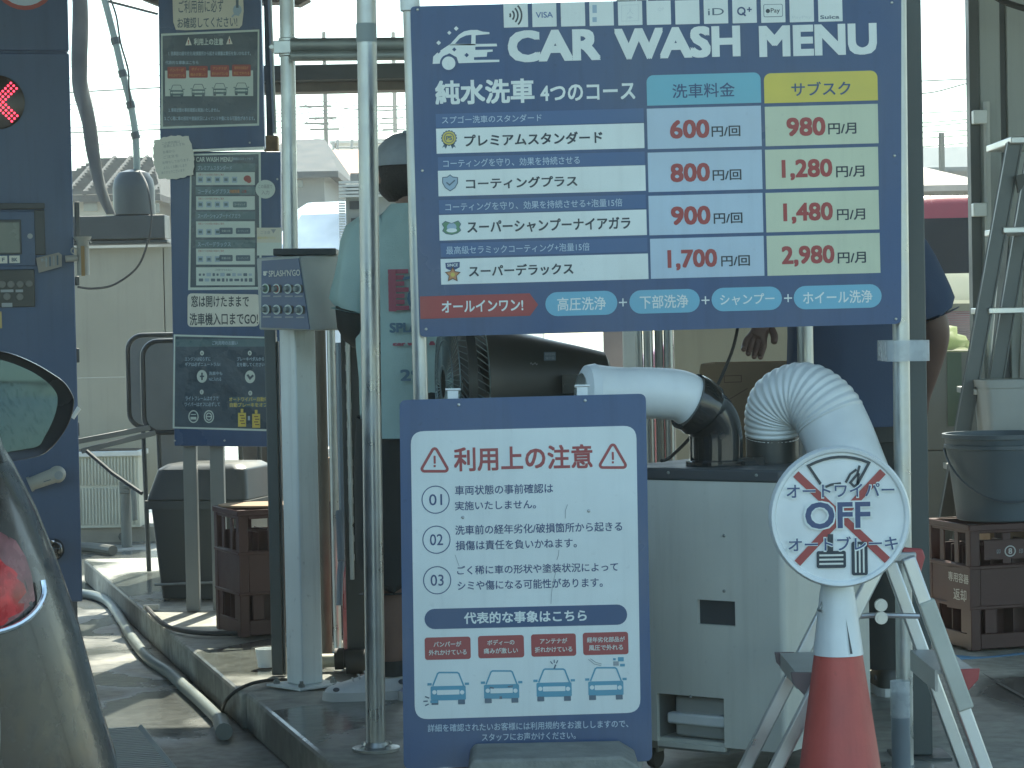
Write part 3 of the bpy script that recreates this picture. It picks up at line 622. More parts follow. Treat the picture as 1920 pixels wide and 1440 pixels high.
def _p3(p):
    p.quad([(326, 627), (520, 632), (518.5, 809), (324, 803)], 'palegreen', 0); p.quad([(329, 630.5), (517, 635), (516, 805), (327.5, 800)], 'post', 1)
    p.rect(423, 643, 186, 14, 'posteal', 2); p.text('ご利用時のお願い', 422, 643, 48, 8, 'steel', 3, .02)
    for c_, x, y in (('A', 379, 662), ('B', 468.5, 662), ('C', 378.5, 735), ('D', 469.5, 737)):
        p.circ(x, y, 3.6, 'palegreen', 2, 4.5); p.text(c_, x, y, 3, 4.5, 'post', 3, .02)
    for t_, bx in (('エンジンは切らずに', (371, 673, 48, 7.5)), ('ギアは必ずニュートラル!', (380, 683, 66, 7.5)), ('ブレーキペダルから', (470, 673, 51, 7.5)), ('足を離してください', (470, 683.5, 52, 7.5)), ('洗車中も', (404.5, 700, 25, 7)), ('Nに入れる', (403.5, 711, 23, 7)),
                   ('ライトフレームはオフで', (379, 747, 62, 8)), ('ワイパーはオフに必ずして', (379.5, 758, 66, 8))): p.text(t_, *bx, 'steel', 2, .02)
    for t_, bx in (('オートワイパー自動停止', (470, 748.5, 80, 8.5)), ('自動ブレーキをオフに', (470, 759, 78, 8.5))): p.rect(bx[0], bx[1], bx[2], bx[3], 'posteal', 2); p.text(t_, *bx, 'gold', 3, .015)
    for x, y, k in ((379, 705.6, 0), (469, 706.5, 1), (363, 781, 2), (392, 781, 3)):
        p.circ(x, y, 9.6, 'palegreen', 2, 12); 
        if k > 1: p.circ(x, y, 7.6, 'post', 3, 9.8)
        if k == 0: p.rect(x, y, 3, 14, 'post', 3); p.rect(x, y, 8, 3, 'post', 4)
        if k == 1: p.line([(x - 5, y - 4), (x, y + 3), (x + 6, y - 3)], 4, 'post', 3)
        if k == 2: p.rect(x, y + 3, 11, 5, 'palegreen', 4); p.rect(x, y - 4, 10, 1.5, 'palegreen', 4)
        if k == 3: p.ring(x, y, 5, 2, 'palegreen', 4, 6.5); p.rect(x, y, 10, 2, 'palegreen', 4)
    for x, y in ((454, 787), (480.5, 789)):
        p.rect(x, y, 15, 26, 'gold', 2); p.rect(x, y - 17, 5, 7, 'gold', 2); p.rect(x, y, 10, 20, 'yellow', 3)
        for k in range(4): p.rect(x + (k % 2) * 2, y - 8 + k * 5, 8, 2, 'brown', 4)
    p.rect(467, 784, 4, 8, 'steel', 2)
poster('poster', _p3)
def jag(w0, h0, n, amp, seed):
    r_ = random.Random(seed); out = []
    for k in range(n):
        a = 2 * pi * k / n; m = max(abs(cos(a)) / w0, abs(sin(a)) / h0); out.append((cos(a) / m * (1 + r_.uniform(-amp, amp)), sin(a) / m * (1 + r_.uniform(-amp, amp))))
    return out
def _n1(p):
    pts = [(324, -28), (456, -30), (458, 22), (455, 48), (450, 54), (350, 58), (331, 57), (326, 42)]; p.quad(pts, 'beige', 0)
    p.text('ご利用前に必ず', 378, 13, 84, 24, 'slate', 1, .004, .02); p.text('お確認してください!', 390, 43, 112, 20, 'slate', 1, .01, .02)
    p.circ(446, 20, 8, 'steel', 1, 10); p.rect(446, 8, 5, 16, 'slate', 2); p.line([(436, 33), (441, 28), (450, 30)], 3, 'steel', 2)
poster('handwritten_note', _n1, .0195)
def _n2(p):
    o = []
    for k in range(60):
        a = 2 * pi * k / 60; m = max(abs(cos(a)) / 36, abs(sin(a)) / 40) ** -1; m = .55 * m + .45 * 38; m *= 1 + .055 * abs(sin(a * 9)); x = m * cos(a); y = m * sin(a)
        o.append((327 + x * cos(.12) - y * sin(.12) * -1, 296 + y * cos(.12) - x * sin(.12)))
    p.quad(o, 'offwhite', 0)
    for t_, y, w_, x in (('この券売機は', 268, 34, 322), ('係員におたずね', 273, 40, 328), ('お車から', 285, 22, 318), ('ご注文を', 294, 28, 322), ('お待ちしております。', 303, 52, 332), ('よろしくお願いします', 313, 44, 330), ('ありがとうございます', 322, 44, 326)):
        p.text(t_, x, y, w_, 5.5, 'grey', 1, .0, .12)
poster('handwritten_note', _n2, .022)
def _n3(p):
    p.circ(498, 355, 18.5, 'palegreen', 0, 17.5); p.text('この画面で', 498, 350, 26, 7, 'grey', 1, .01); p.text('入力', 498, 361, 15, 8, 'grey', 1, .01)
poster('handwritten_note', _n3, .008)
def _n4(p):
    p.rect(505, 453, 46, 52, 'palegreen', 0); p.rect(505, 441, 46, 28, 'beige', 1); p.text('ご注意', 498, 436, 18, 6, 'grey', 2, .0); p.text('係員をお呼びください', 500, 446, 34, 5, 'gold', 2); p.quad([(508, 430), (518, 430), (513, 438)], 'grey', 2)
poster('handwritten_note', _n4, .006)
def _n5(p):
    r_ = rquad([Q(352, 613), Q(486, 612), Q(488, 552), Q(352, 550)], .018, 4); p.raw(r_, [tuple(range(len(r_)))], 'offwhite', 0)
    p.text('窓は開けたままで', 413, 565, 108, 22, 'ink', 1, .012, .0); p.text('洗車機入口までGO!', 420, 598, 128, 23, 'ink', 1, .012, .01)
poster('handwritten_note', _n5, .006)

# ================================================================ gate wash machine (its right leg carries the pay panel)
YM = 9.45
fm = front(YM, (142, 600), (0, 600), (140, 600), yaw=RAD(13.5)); fm = Frame(fm.o, V((cos(RAD(13.5)), sin(RAD(13.5)), 0)), V((sin(RAD(13.5)), -cos(RAD(13.5)), 0)))
gm = thing('car_wash_gate', 'huge dark blue drive-through wash gate with red cross light', 'wash machine', M=fm.M)
W_ = lambda *a: fm.px(*a)
x0 = W_(-600, 600).x; x1 = W_(142, 600).x; zb = W_(70, 1208).y; zt = zb + 3.0; seam = W_(70, 97).y
b = B(); b.box(x0, x1, zb + .16, seam - .004, -.8, 0); b.box(x0, x1, seam + .004, zt, -.8, 0); b.box(x0 + .01, x1 - .01, seam - .01, seam + .01, -.7, -.012); b.build('leg', machine_blue, gm, bevel=.006)
b = B(); b.box(x0 + .02, x1 - .02, zb, zb + .16, -.78, -.015); b.build('plinth', dark_trim, gm)
b = B(); b.box(x0 - 3.4, x0 - 2.2, zb, zt, -.8, 0); b.build('leg', machine_blue, gm, bevel=.006)
b = B(); b.box(x0 - 3.4, x1, zt, zt + .6, -.9, .05); b.build('beam', machine_blue, gm, bevel=.01)
c = W_(-5, 192); b = B(); b.lathe([(.105, 0), (.105, .010), (.098, .012), (0, .012)], 40, T(c.x, c.y, 0), cap=False); b.build('light_disc', mat('smoked_lens', (.03, .022, .018), .25), gm)
b = B()
s_ = .0125
for k in range(-6, 7):
    for o_ in (-1, 0, 1):
        for sg_ in (1, -1):
            if sg_ < 0 and abs(k) < 1: continue
            u_, v_ = k * s_, o_ * s_
            if abs(k) == 6 and o_ == 0: u_ *= 1.0
            x = (u_ + v_) * .85; y = (u_ - v_) * .85 * sg_; b.ball((c.x + x, c.y + y, .013), .0048, 8, 5)
b.build('led_dots', mat('red_led', (1.0, .045, .09), .3, var=0, rvar=0, emit=1.6), gm)
p = Print(fm, .002); p.circ(45, -43, 62, 'tagred', 0); p.circ(45, -43, 54, 'ltblue', 1); p.build('round_sticker', gm)
def mbox(nm, xa, ya, xb, yb, z0, z1, m, bev=.003):
    a = W_(xa, yb); d = W_(xb, ya); b = B(); b.box(a.x, d.x, a.y, d.y, z0, z1); return b.build(nm, m, gm, bevel=bev)
mbox('panel_frame', -40, 381, 83, 393, .0015, .025, dark_trim); mbox('panel_frame', 66, 394, 83, 478, .0015, .012, dark_trim); mbox('pay_panel', -40, 396, 65, 500, .0015, .008, machine_blue)
mbox('bezel', -40, 412, 39, 478, .009, .014, dark_trim)
mbox('screen', -40, 417, 36, 475, .0145, .016, mat('dim_screen', (.12, .15, .135), .25, var=.1, emit=0))
p = Print(fm, .0165); p.rect(6, 487, 15, 14, 'offwhite', 0); p.rect(27, 486.5, 20, 14, 'offwhite', 0); p.text('F', 6, 487, 5, 7, 'slate', 1, .03); p.text('BK', 27, 487, 11, 7, 'slate', 1, .03); p.circ(56, 443, 5, 'grey', 0); p.build('label', gm)
mbox('keypad', -40, 505, 64, 577, .0015, .012, black_plastic)
b = B()
for (x, y) in ((4, 533), (20, 533), (37, 533), (54, 532), (13, 556), (37, 557)):
    c = W_(x, y); b.lathe([(.0145, .012), (.0145, .018), (.012, .02), (0, .02)], 18, T(c.x, c.y, 0), cap=False)
b.build('button', mat('grey_keys', (.16, .17, .165), .5), gm)
p = Print(fm, .0135); p.rect(13, 545.5, 24, 5, 'grey', 0); p.rect(36, 545.5, 14, 5, 'grey', 0); p.rect(13, 572, 20, 8, 'grey', 0); p.build('label', gm)
mbox('plate', -20, 584, 3, 616, .0015, .006, mat('brass_plate', (.40, .33, .14), .4, metal=.4), .002)
for ya, yb in ((378, 446), (518, 535), (653, 680), (792, 818)):
    mbox('hinge', 142, ya, 149, yb, -.06, -.01, dark_trim)
# grey tag clipped to the panel, and the cup holder on its edge
b = B(); a = [W_(67, 484), W_(111, 475), W_(115, 500), W_(72, 512)]; b.prism(a[::-1], .028, .034); b.prism([W_(72, 483), W_(109, 474), W_(115, 478), W_(115, 501), W_(110, 476)], .0345, .037); o = b.build('paper_tag', mat('grey_card', (.30, .29, .26), .7), gm)
p = Print(fm, .0382)
for k in range(4): p.rect(86 + k * 7, 492 - k * 1.2, 3, 18, 'slate' if k % 2 else 'grey', 0)
p.text('使い方', 82, 488, 12, 6, 'steel', 1); p.build('tag_print', gm)
b = B(); c = W_(155, 480); b.lathe([(.024, -.075), (.024, .055), (.034, .07), (.036, .075), (.030, .075), (.022, .06)], 24, T(c.x, c.y, .02) @ RX(-pi / 2), cap=True)
a = W_(122, 486); b.tube([(a.x, a.y, .03), (c.x - .02, c.y - .008, .03)], .013, 10)
for (x, y, r) in ((138, 471, .012), (163, 457, .013)):
    e = W_(x, y); b.tube([(e.x + r * cos(t), e.y + r * sin(t), .04) for t in [k * pi / 6 for k in range(10)]], .0026, 6)
b.build('holder', mat('grey_plastic', (.33, .34, .32), .5), gm)
b = B(); a = W_(150, 462); e = W_(158, 518); b.box(a.x, e.x, e.y, a.y, .045, .052); b.build('brown_strip', mat('brown_strip', (.30, .20, .09), .6), gm)
# tilted white sensor and black dome lower down
b = B(); a = W_(56, 906); e = W_(106, 888); b.tube([(a.x, a.y, .06), (e.x, e.y, .05)], [.026, .03], 20); b.tube([(a.x - .006, a.y - .002, .06), (a.x + .004, a.y + .002, .06)], .030, 20)
b.ball((e.x, e.y, .05), .034, 20, 10); b.build('sensor', mat('aged_white_plastic', (.37, .38, .34), .5), gm)
p = Print(fm, .0865); p.circ(108, 889, 8, 'grey', 0); p.line([(80, 901), (93, 897)], 1.5, 'slate', 0); p.build('sensor_print', gm)
b = B(); c = W_(99, 1030); b.ball((c.x, c.y, .02), .045, 24, 14); b.build('dome', black_gloss, gm)
b = B(); c = W_(99, 1030); b.ball((c.x - .01, c.y + .012, .024), .036, 18, 10); b.build('dome_lens', mat('chrome', (.7, .72, .7), .08, metal=1, var=0), gm)
b = B(); a = W_(135, 784); e = W_(148, 764); b.tube([(a.x, a.y, .03), (e.x, e.y, .03)], [.008, .010], 12); b.build('latch', white_plastic, gm)

# ================================================================ button box on its white post
pp = at(572, 1284, 7.37)
root = thing('button_post', 'white square post with bolted base holding a grey push-button box', 'control post', (pp.x, 7.37, SLAB), RAD(43))
s = .040; zt = at(572, 610, 7.37).z - SLAB
b = B(); b.box(-s, s, -s, s, .008, zt); b.build('post', white_metal, root, bevel=.005)
b = B(); b.box(-.085, .085, -.085, .085, .0, .008); b.build('base_plate', white_metal, root, bevel=.002)
b = B()
for x in (-.062, .062):
    for y in (-.062, .062): b.lathe([(.011, .008), (.011, .016), (.006, .02), (.006, .026)], 6, T(x, y, 0))
b.build('bolt', galv_dull, root)
K = lambda x, y, Y: at(x, y, Y)
A0, A1 = K(481, 484, 7.24), K(486, 618, 7.24)          # left rim of the hood
Bt, Bb = K(562, 480, 7.06), K(584, 620, 7.02)          # front corner
Ct, Cb = K(641, 478, 7.28), K(650, 619, 7.28)          # right back edge
Dt, Db = K(560, 478, 7.45), K(565, 618, 7.45)
b = B(); b.hexa([A1, Bb, Cb, Db], [A0, Bt, Ct, Dt]); b.build('housing', mat('box_grey', (.40, .43, .41), .5, var=.06), root, world=True, bevel=.004)
n_ = ((Bt - A0).cross(A1 - A0)).normalized()
if n_.dot(CAM - A0) < 0: n_ = -n_
fk = Frame(A0 + n_ * .003, Bt - A0, n_)
kx = lambda *a: fk.px(*a)
b = B(); b.prism([fk.px(492, 489), fk.px(491, 614), fk.px(582, 617.5), fk.px(561, 484)][::-1] if True else [], 0, .003, M=fk.M); b.build('button_plate', mat('plate_blue', (.075, .125, .215), .4), root, world=True)
p = Print(fk, .0042)
p.text("SPLASH'N'GO", 535.5, 512, 59, 12, 'offwhite', 1, .012, 0); p.circ(499, 514, 3.2, 'offwhite', 1); p.rect(500, 510, 8, 3, 'offwhite', 1)
for (x, y, c) in ((500, 541, 'green'), (520.5, 541.5, 'tagred'), (542, 541.5, 'grey'), (560.5, 541.5, 'grey'), (500.5, 580, 'grey'), (521, 580.5, 'grey'), (542.5, 580.5, 'grey'), (563.5, 581, 'grey')):
    p.rect(x + 3, y, 15, 15, 'black', 1, 2); p.ring(x, y, 6.2, 2.2, 'palegreen', 2, 8.2); p.circ(x, y, 5, c, 2, 7); p.rect(x + 2, y + 14, 15, 2.6, 'grey', 1)
o = p.b.build('plate_print', [ink(c) for c in p.cols], None, smooth=0); o.parent = root; o.matrix_local = ROOTM[root.name].inverted() @ fk.M
for (x, y) in ((500, 541), (520.5, 541.5), (542, 541.5), (560.5, 541.5), (500.5, 580), (521, 580.5), (542.5, 580.5), (563.5, 581)):
    c = fk.px(x, y); b = B(); b.lathe([(.0085, .006), (.0085, .016), (.0065, .018), (0, .018)], 16, fk.M @ T(c.x, c.y, 0), cap=False); b.build('push_button', mat('button_glassy', (.24, .28, .27), .2), root, world=True)
b = B(); a = K(512, 479, 7.12); e = K(630, 478, 7.2); h_ = .0205; b.hexa([a, e, e + V((0, .12, 0)), a + V((0, .12, 0))], [a + V((0, 0, h_)), e + V((0, 0, h_)), e + V((0, .12, h_)), a + V((0, .12, h_))]); b.build('lid', dark_trim, root, world=True, bevel=.003)
# dark square post just behind it
p0 = at(522, 1287, 7.62); b = B(); b.box(-.018, .018, -.018, .018, 0, at(520, 600, 7.62).z - SLAB); b.box(.0185, .026, -.012, .012, 0, at(520, 640, 7.62).z - SLAB); 
tag(b.build('steel_post', mat('green_grey_steel', (.09, .105, .105), .4, metal=.3), origin=None, bevel=.003), 'dark grey-green square post right behind the white button post', 'post').location = (p0.x, 7.62, SLAB)

# ================================================================ scaffold style poles
def pole(nm, label, xa, xb, Y, r, m, ytop=-60, base=True, group=None, ybot=None):
    t_ = at(xa, ytop, Y); e = at(xb, 1400, Y); bx = e.x; zb_ = SLAB
    root = thing(nm, label, 'pole', (bx, Y, zb_), group=group)
    b = B(); b.cyl(V((t_.x, Y, t_.z)), V((bx, Y, zb_)), r, n=28); b.build('tube', m, root, world=True)
    if base:
        b = B(); b.lathe([(.062, 0), (.062, .007), (r + .010, .010), (r + .006, .022)], 28)
        for k in range(4): b.lathe([(.008, .007), (.008, .014), (.004, .017)], 6, T(.046 * cos(.8 + k * pi / 2), .046 * sin(.8 + k * pi / 2), 0))
        b.build('flange', m, root)
    return root
pb = pole('steel_pole', 'shiny steel pole with round floor flange left of the notice board', 686, 705, 6.22, .0255, galv)
b = B(); c = at(687, 62, 6.22); b.lathe([(.0268, -.024), (.0268, .024)], 28, Matrix.Translation(c), cap=False); b.build('tape', mat('grey_tape', (.30, .36, .36), .5), pb, world=True)
pa = pole('steel_pole', 'galvanised pole with a clamp carrying two horizontal tubes', 537, 560, 7.55, .0235, galv, base=False)
c = at(541, 89, 7.55)
b = B(); b.lathe([(.031, -.029), (.031, .029)], 24, Matrix.Translation(c)); b.box(c.x - .044, c.x + .02, 7.55 - .036, 7.55 - .012, c.z - .022, c.z + .018)
b.tube([c + V((-.05, -.03, 0)), c + V((-.05, .03, 0))], .010, 6); b.build('clamp', galv, pa, world=True, bevel=.002)
for ya, yb in ((84, 82.5), (105, 104)):
    b = B(); a = at(545, ya, 7.5); e = at(1700, yb - 8, 7.5); b.cyl(a, e, .0205 if ya < 95 else .0165, n=20); tag(b.build('scaffold_tube', galv_dull, origin=a), 'grey horizontal tube clamped to the pole, %s of two' % ('upper' if ya < 95 else 'lower'), 'tube', 'horizontal tubes on the clamp')
for (ya, yb, m, Y, l) in ((122, 151, dark_steel, 10.3, 'dark steel crossbeam spanning behind the clamped tubes'), (153, 173, brown_steel, 10.4, 'weathered brown crossbeam just under the dark one')):
    a = at(488, yb + 1, Y); e = at(1650, ya - 7, Y); b = B(); b.box(a.x, e.x, Y, Y + .12, a.z, a.z + (yb - ya) * Y / FPX)
    tag(b.build('crossbeam', m, bevel=.004, origin=a), l, 'beam')
a = at(270, 11, 9.9); e = at(660, -50, 9.9); b = B(); b.prism([(at(262, -4, 9.9).x, at(262, -4, 9.9).z), (at(303, 12, 9.9).x, at(303, 12, 9.9).z), (at(520, 4, 9.9).x, at(520, 4, 9.9).z), (at(560, 9, 9.9).x, at(560, 9, 9.9).z), (at(580, -2, 9.9).x, at(580, -2, 9.9).z), (at(560, -70, 9.9).x, at(560, -70, 9.9).z), (at(250, -70, 9.9).x, at(250, -70, 9.9).z)], -10.0, -9.9, M=RX(pi / 2))
tag(b.build('eave_beam', brown_steel, origin=V((a.x, 9.95, a.z))), 'brown eave beam showing along the top above the notice pillar', 'beam')
# dark post beside the notice pillar with brown end block
a = at(503, 262, 9.6); t_ = at(500, -60, 9.6); root = thing('hanging_post', 'thin dark post ending in a brown block beside the notice pillar', 'post', (a.x, 9.6, a.z))
b = B(); b.box(a.x - .004, a.x + .022, 9.58, 9.61, a.z, t_.z); b.build('post', dark_steel, root, world=True)
b = B(); e = at(516, 250, 9.59); b.cyl(V((e.x, 9.57, e.z)), V((e.x - .01, 9.57, t_.z)), .0085, n=12); b.build('conduit', galv_dull, root, world=True)
b = B(); e = at(509, 284, 9.58); b.box(e.x - .03, e.x + .028, 9.555, 9.62, e.z, e.z + .062); b.build('block', mat('rusty_block', (.20, .13, .06), .7, var=.4, scale=20), root, world=True, bevel=.006)

# dark square post at the right of the menu board, clear tape, short grey sleeve
a = at(1724, 1440, 5.98); root = thing('square_post', 'dark square steel post strapped to the right menu board pole', 'post', (a.x, 5.98, SLAB))
b = B(); hw = 22 * 5.98 / FPX; b.box(-hw, hw, -hw, hw, .006, 2.4); b.build('tube', mat('dark_green_steel', (.065, .08, .08), .45, metal=.15, var=.1), root, bevel=.004)
b = B(); b.box(-.07, .07, -.07, .07, 0, .006); b.build('base_plate', dark_steel, root)
c = at(1703, 657, 5.76); b = B()
pts = rrect(-.051, -.03, .052, .16, .022, 5); z0 = c.z
b.loft([[V((c.x + x, 5.775 + y, z0 - .026)) for x, y in pts], [V((c.x + x, 5.775 + y, z0 + .024)) for x, y in pts]], cap=False)
tag(b.build('tape_band', clear_tape, origin=c), 'cloudy clear tape wrapped round the menu pole and dark post', 'tape')

# ================================================================ spot cooler cabinet with two ducts
cc = at(1476, 1478, 5.62); YAW = RAD(-35)
root = thing('spot_cooler', 'grey portable cooler cabinet on casters with black duct collars', 'cooler', (cc.x, 5.62, SLAB), YAW)
# local: front face on y=0 from x=-w..0 ; depth +y
wC, dC, hC0, hC1 = .46, .44, .078, .745
b = B(); 
pr = rrect(-wC, 0, 0, dC, .014, 4)
b.prism(pr, hC0, hC1 - .03)
cab = b
fc = Frame(V((cc.x, 5.62, SLAB)), RZ(YAW) @ V((1, 0, 0)), RZ(YAW) @ V((0, -1, 0)))
def cloc(x, y): q = fc.px(x, y); return q
# cut-outs are built as real recesses: the front is made of strips round the openings
lo_a, lo_b = cloc(1233, 1398), cloc(1357, 1310); up_a, up_b = cloc(1308, 1170), cloc(1378, 1128)
b = B(); t = .012
xs = [-wC, lo_a.x, up_a.x, lo_b.x, up_b.x, 0]
def frontstrip(b, xa, xb, za, zb_): b.box(xa, xb, 0, t, za, zb_)
la, lb = lo_a.y, lo_b.y; ua, ub = up_a.y, up_b.y
top = hC1 - .03
frontstrip(b, -wC + .014, lo_a.x, hC0, top); frontstrip(b, lo_a.x, lo_b.x, hC0, la); frontstrip(b, lo_a.x, up_a.x, lb, top)
frontstrip(b, up_a.x, lo_b.x, lb, ua); frontstrip(b, lo_b.x, up_b.x, hC0, ua); frontstrip(b, up_a.x, up_b.x, ub, top); frontstrip(b, up_b.x, -.014, hC0, top)
b2 = B(); b2.prism([(-wC, .014), (-wC + .014, 0), (-wC + .014, .012), (-wC + .013, dC), (-wC, dC)], hC0, top); 
arc_ = [(-.014 + .014 * sin(k * pi / 12), .014 - .014 * cos(k * pi / 12)) for k in range(7)]
b2.prism([(-.014, .012)] + arc_ + [(0, dC), (-.014, dC)], hC0, top)
b2.box(-wC + .014, -.014, dC - .012, dC, hC0, top); b2.box(-wC + .014, -.014, .012, dC - .012, hC0, hC0 + .008)
b.v += []; o1 = b.build('front_panel', cab_grey, root, smooth=0); b2.build('body', cab_grey, root, smooth=30)
b = B(); b.box(up_a.x - .005, up_b.x + .005, .0125, .02, ua - .005, ub + .005); b.build('control_recess', dark_trim, root)
b = B(); b.box(lo_a.x - .004, lo_b.x + .004, .13, .135, la - .004, lb + .004); b.box(lo_a.x - .004, lo_b.x + .004, .0125, .13, la - .008, la - .002); b.box(lo_a.x - .008, lo_a.x - .002, .0125, .13, la, lb); b.box(lo_b.x + .002, lo_b.x + .008, .0125, .13, la, lb); b.build('tank_recess', grey_metal, root)
b = B(); ta = lo_a.x + .032; b.box(ta, lo_b.x - .001, .03, .12, la + .022, lb - .008); b.build('drain_tank', mat('milky_plastic', (.36, .38, .36), .35), root, bevel=.008)
b = B(); h1 = cloc(1300, 1352).y; b.box(ta - .012, lo_b.x - .003, .012, .04, h1 - .014, h1 + .014); b.build('tank_handle', white_plastic, root, bevel=.006)
b = B(); b.prism(rrect(-wC - .004, -.004, .004, dC + .004, .016, 4), hC1 - .030, hC1); b.build('top_trim', dark_trim, root, bevel=.005)
b = B()
for (x, y) in ((1358, 1004), (1358, 1108), (1255, 886), (1420, 891), (1295, 1306)):
    q = cloc(x, y); z_ = -.0005 if y > 900 else -.0045; b.lathe([(.004, 0), (.004, .0015), (.002, .003)], 10, T(q.x, z_, q.y) @ RX(pi / 2))
b.build('screw', galv_dull, root)
for (x, y) in ((-wC + .06, .06), (-.06, .06), (-wC + .06, dC - .06), (-.06, dC - .06)):
    b = B(); b.cyl((x - .011, y, .027), (x + .011, y, .027), .027, n=20, m=0); b.box(x - .016, x + .016, y - .012, y + .02, .04, hC0 - .001, m=1); b.build('caster', [rubber, galv_dull], root, bevel=.002)
topZ = SLAB + hC1
# black elbow
e0 = at(1343, 872, 5.86); e0.z = topZ
pts = smooth_path([e0, at(1342, 815, 5.86), at(1332, 785, 5.85), at(1308, 762, 5.83), at(1290, 752, 5.82)], 6)
b = B(); b.tube(pts, [.065] * (len(pts) - 9) + [.072] * 9, 32); b.lathe([(.075, 0), (.075, .012), (.062, .016)], 32, Matrix.Translation(e0)); b.box(-.035, .035, -.035, .02, 0, .02, M=Matrix.Translation(e0 + V((.08, 0, 0)))); b.build('elbow_duct', black_gloss, root, world=True)
e1 = pts[len(pts) // 2 + 1]; b = B()
pts = smooth_path([at(1304, 760, 5.825), at(1275, 742, 5.815), at(1220, 737, 5.80), at(1160, 737, 5.78), at(1112, 735, 5.76)], 8)
n_ = len(pts); b.tube(pts, [.062 + .0065 * max(0, (i - n_ * .6) / (n_ * .4)) ** 2 for i in range(n_)], 36, cap=False)
d_ = (pts[-1] - pts[-2]).normalized(); b.tube([pts[-1], pts[-1] + d_ * .02, pts[-1] + d_ * .032], [.0685, .064, .044], 36, cap=False); b.build('white_duct', white_plastic, root, world=True)
f0 = at(1449, 872, 5.95); f0.z = topZ; fz = at(1449, 818, 5.95).z
b = B(); b.cyl(f0, V((f0.x, f0.y, fz)), .066, n=36); b.build('duct_collar', black_plastic, root, world=True)
ctl = [V((f0.x, f0.y, fz - .004)), at(1450, 782, 5.94), at(1466, 752, 5.92), at(1507, 741, 5.89), at(1543, 765, 5.86), at(1566, 805, 5.84), at(1592, 870, 5.80), at(1622, 950, 5.78), at(1640, 1010, 5.78)]
pts = smooth_path(ctl, 14); rr = []; tot = len(pts)
for i in range(tot):
    t_ = i / tot
    r0 = .0645 + .022 * min(1, t_ / .55) ** .8
    rr.append(r0)
# ribbed part as dense rings, smooth part after it
cut = int(tot * .585); dense = []; rad = []
for i in range(cut):
    for j in range(4):
        k = i + j / 4; dense.append(pts[i].lerp(pts[i + 1], j / 4)); ph = k / cut * 21; rad.append((rr[i] * (1 - j / 4) + rr[i + 1] * j / 4) * (1 + (.019 + .007 * noise.noise(V((ph * 1.7, 3, 0)))) * sin(2 * pi * (ph + .12 * noise.noise(V((ph * .9, 0, 5)))))) )
b = B(); b.tube(dense, rad, 48, cap=False); b.build('ribbed_duct', white_plastic, root, world=True, smooth=60)
b = B(); b.tube(pts[cut - 1:], [r_ * 1.0 for r_ in rr[cut - 1:]], 48, cap=False); b.build('duct_sleeve', white_plastic, root, world=True)
b = B(); b.tube(smooth_path([at(1386, 600, 6.0), at(1372, 660, 6.02), at(1335, 745, 6.02), at(1300, 812, 5.98), at(1258, 856, 5.9), at(1240, 864, 5.86)], 8), .0042, 8); tag(b.build('power_cable', rubber), 'thin black cable hanging down onto the cooler top', 'cable')
# short clear-taped pipe at the foot of the right menu pole
a = at(1690, 1440, 5.70); root = thing('pipe_stub', 'short grey-blue pipe sleeve with clear tape beside the step ladder', 'pipe', (a.x, 5.70, SLAB))
b = B(); hz = at(1690, 1300, 5.7).z - SLAB; b.cyl((0, 0, 0), (0, 0, hz), .0225, n=24); b.build('sleeve', mat('blue_grey_pvc', (.17, .21, .24), .4), root)
b = B(); b.cyl((0, 0, hz * .72), (0, 0, hz + .03), .0235, n=24, cap=False); b.build('tape', clear_tape, root)
# ================================================================ two-step folding ladder round the cone
def bar(b, p, q, w, d, m=None, face=None):
    """rectangular bar from p to q: w across the picture, d in depth"""
    p = V(p); q = V(q); z = (q - p).normalized(); y = V((0, 1, 0)); x = y.cross(z).normalized(); y = z.cross(x)
    vs = [c + x * (sx * w / 2) + y * (sy * d / 2) for c in (p, q) for sx, sy in ((-1, -1), (1, -1), (1, 1), (-1, 1))]
    b.hexa(vs[:4], vs[4:], m); return b
Yn, Yf = 5.12, 5.47
def lad(px, py, Y): return at(px, py, Y)
rt0, rt1 = lad(1702, 1045, Yn), lad(1888, 1562, Yn); lt0, lt1 = lad(1655, 1045, Yn), lad(1393, 1562, Yn)
rt1.z = lt1.z = SLAB
root = thing('step_ladder', 'small aluminium two-step folding ladder with red end caps behind the cone', 'step ladder', ((rt1.x + lt1.x) / 2, (Yn + Yf) / 2, SLAB))
dv = V((0, Yf - Yn, 0))
for nm, p, q in (('rail', rt0, rt1), ('rail', rt0 + dv, rt1 + dv), ('rail', lt0, lt1), ('rail', lt0 + dv, lt1 + dv)):
    b = B(); bar(b, p, q, .030, .022); b.build(nm, alu, root, world=True, bevel=.004)
b = B(); c = rt0.lerp(rt1, .16); e = rt0.lerp(rt1, .56); bar(b, c + V((.004, -.002, .0)), e + V((.004, -.002, 0)), .036, .030); b.build('rail_cover', mat('cream_foam', (.46, .48, .42), .6), root, world=True, bevel=.004)
def lerpz(p, q, z): t = (z - p.z) / (q.z - p.z); return p.lerp(q, t)
zs = at(1760, 1262, Yn).z
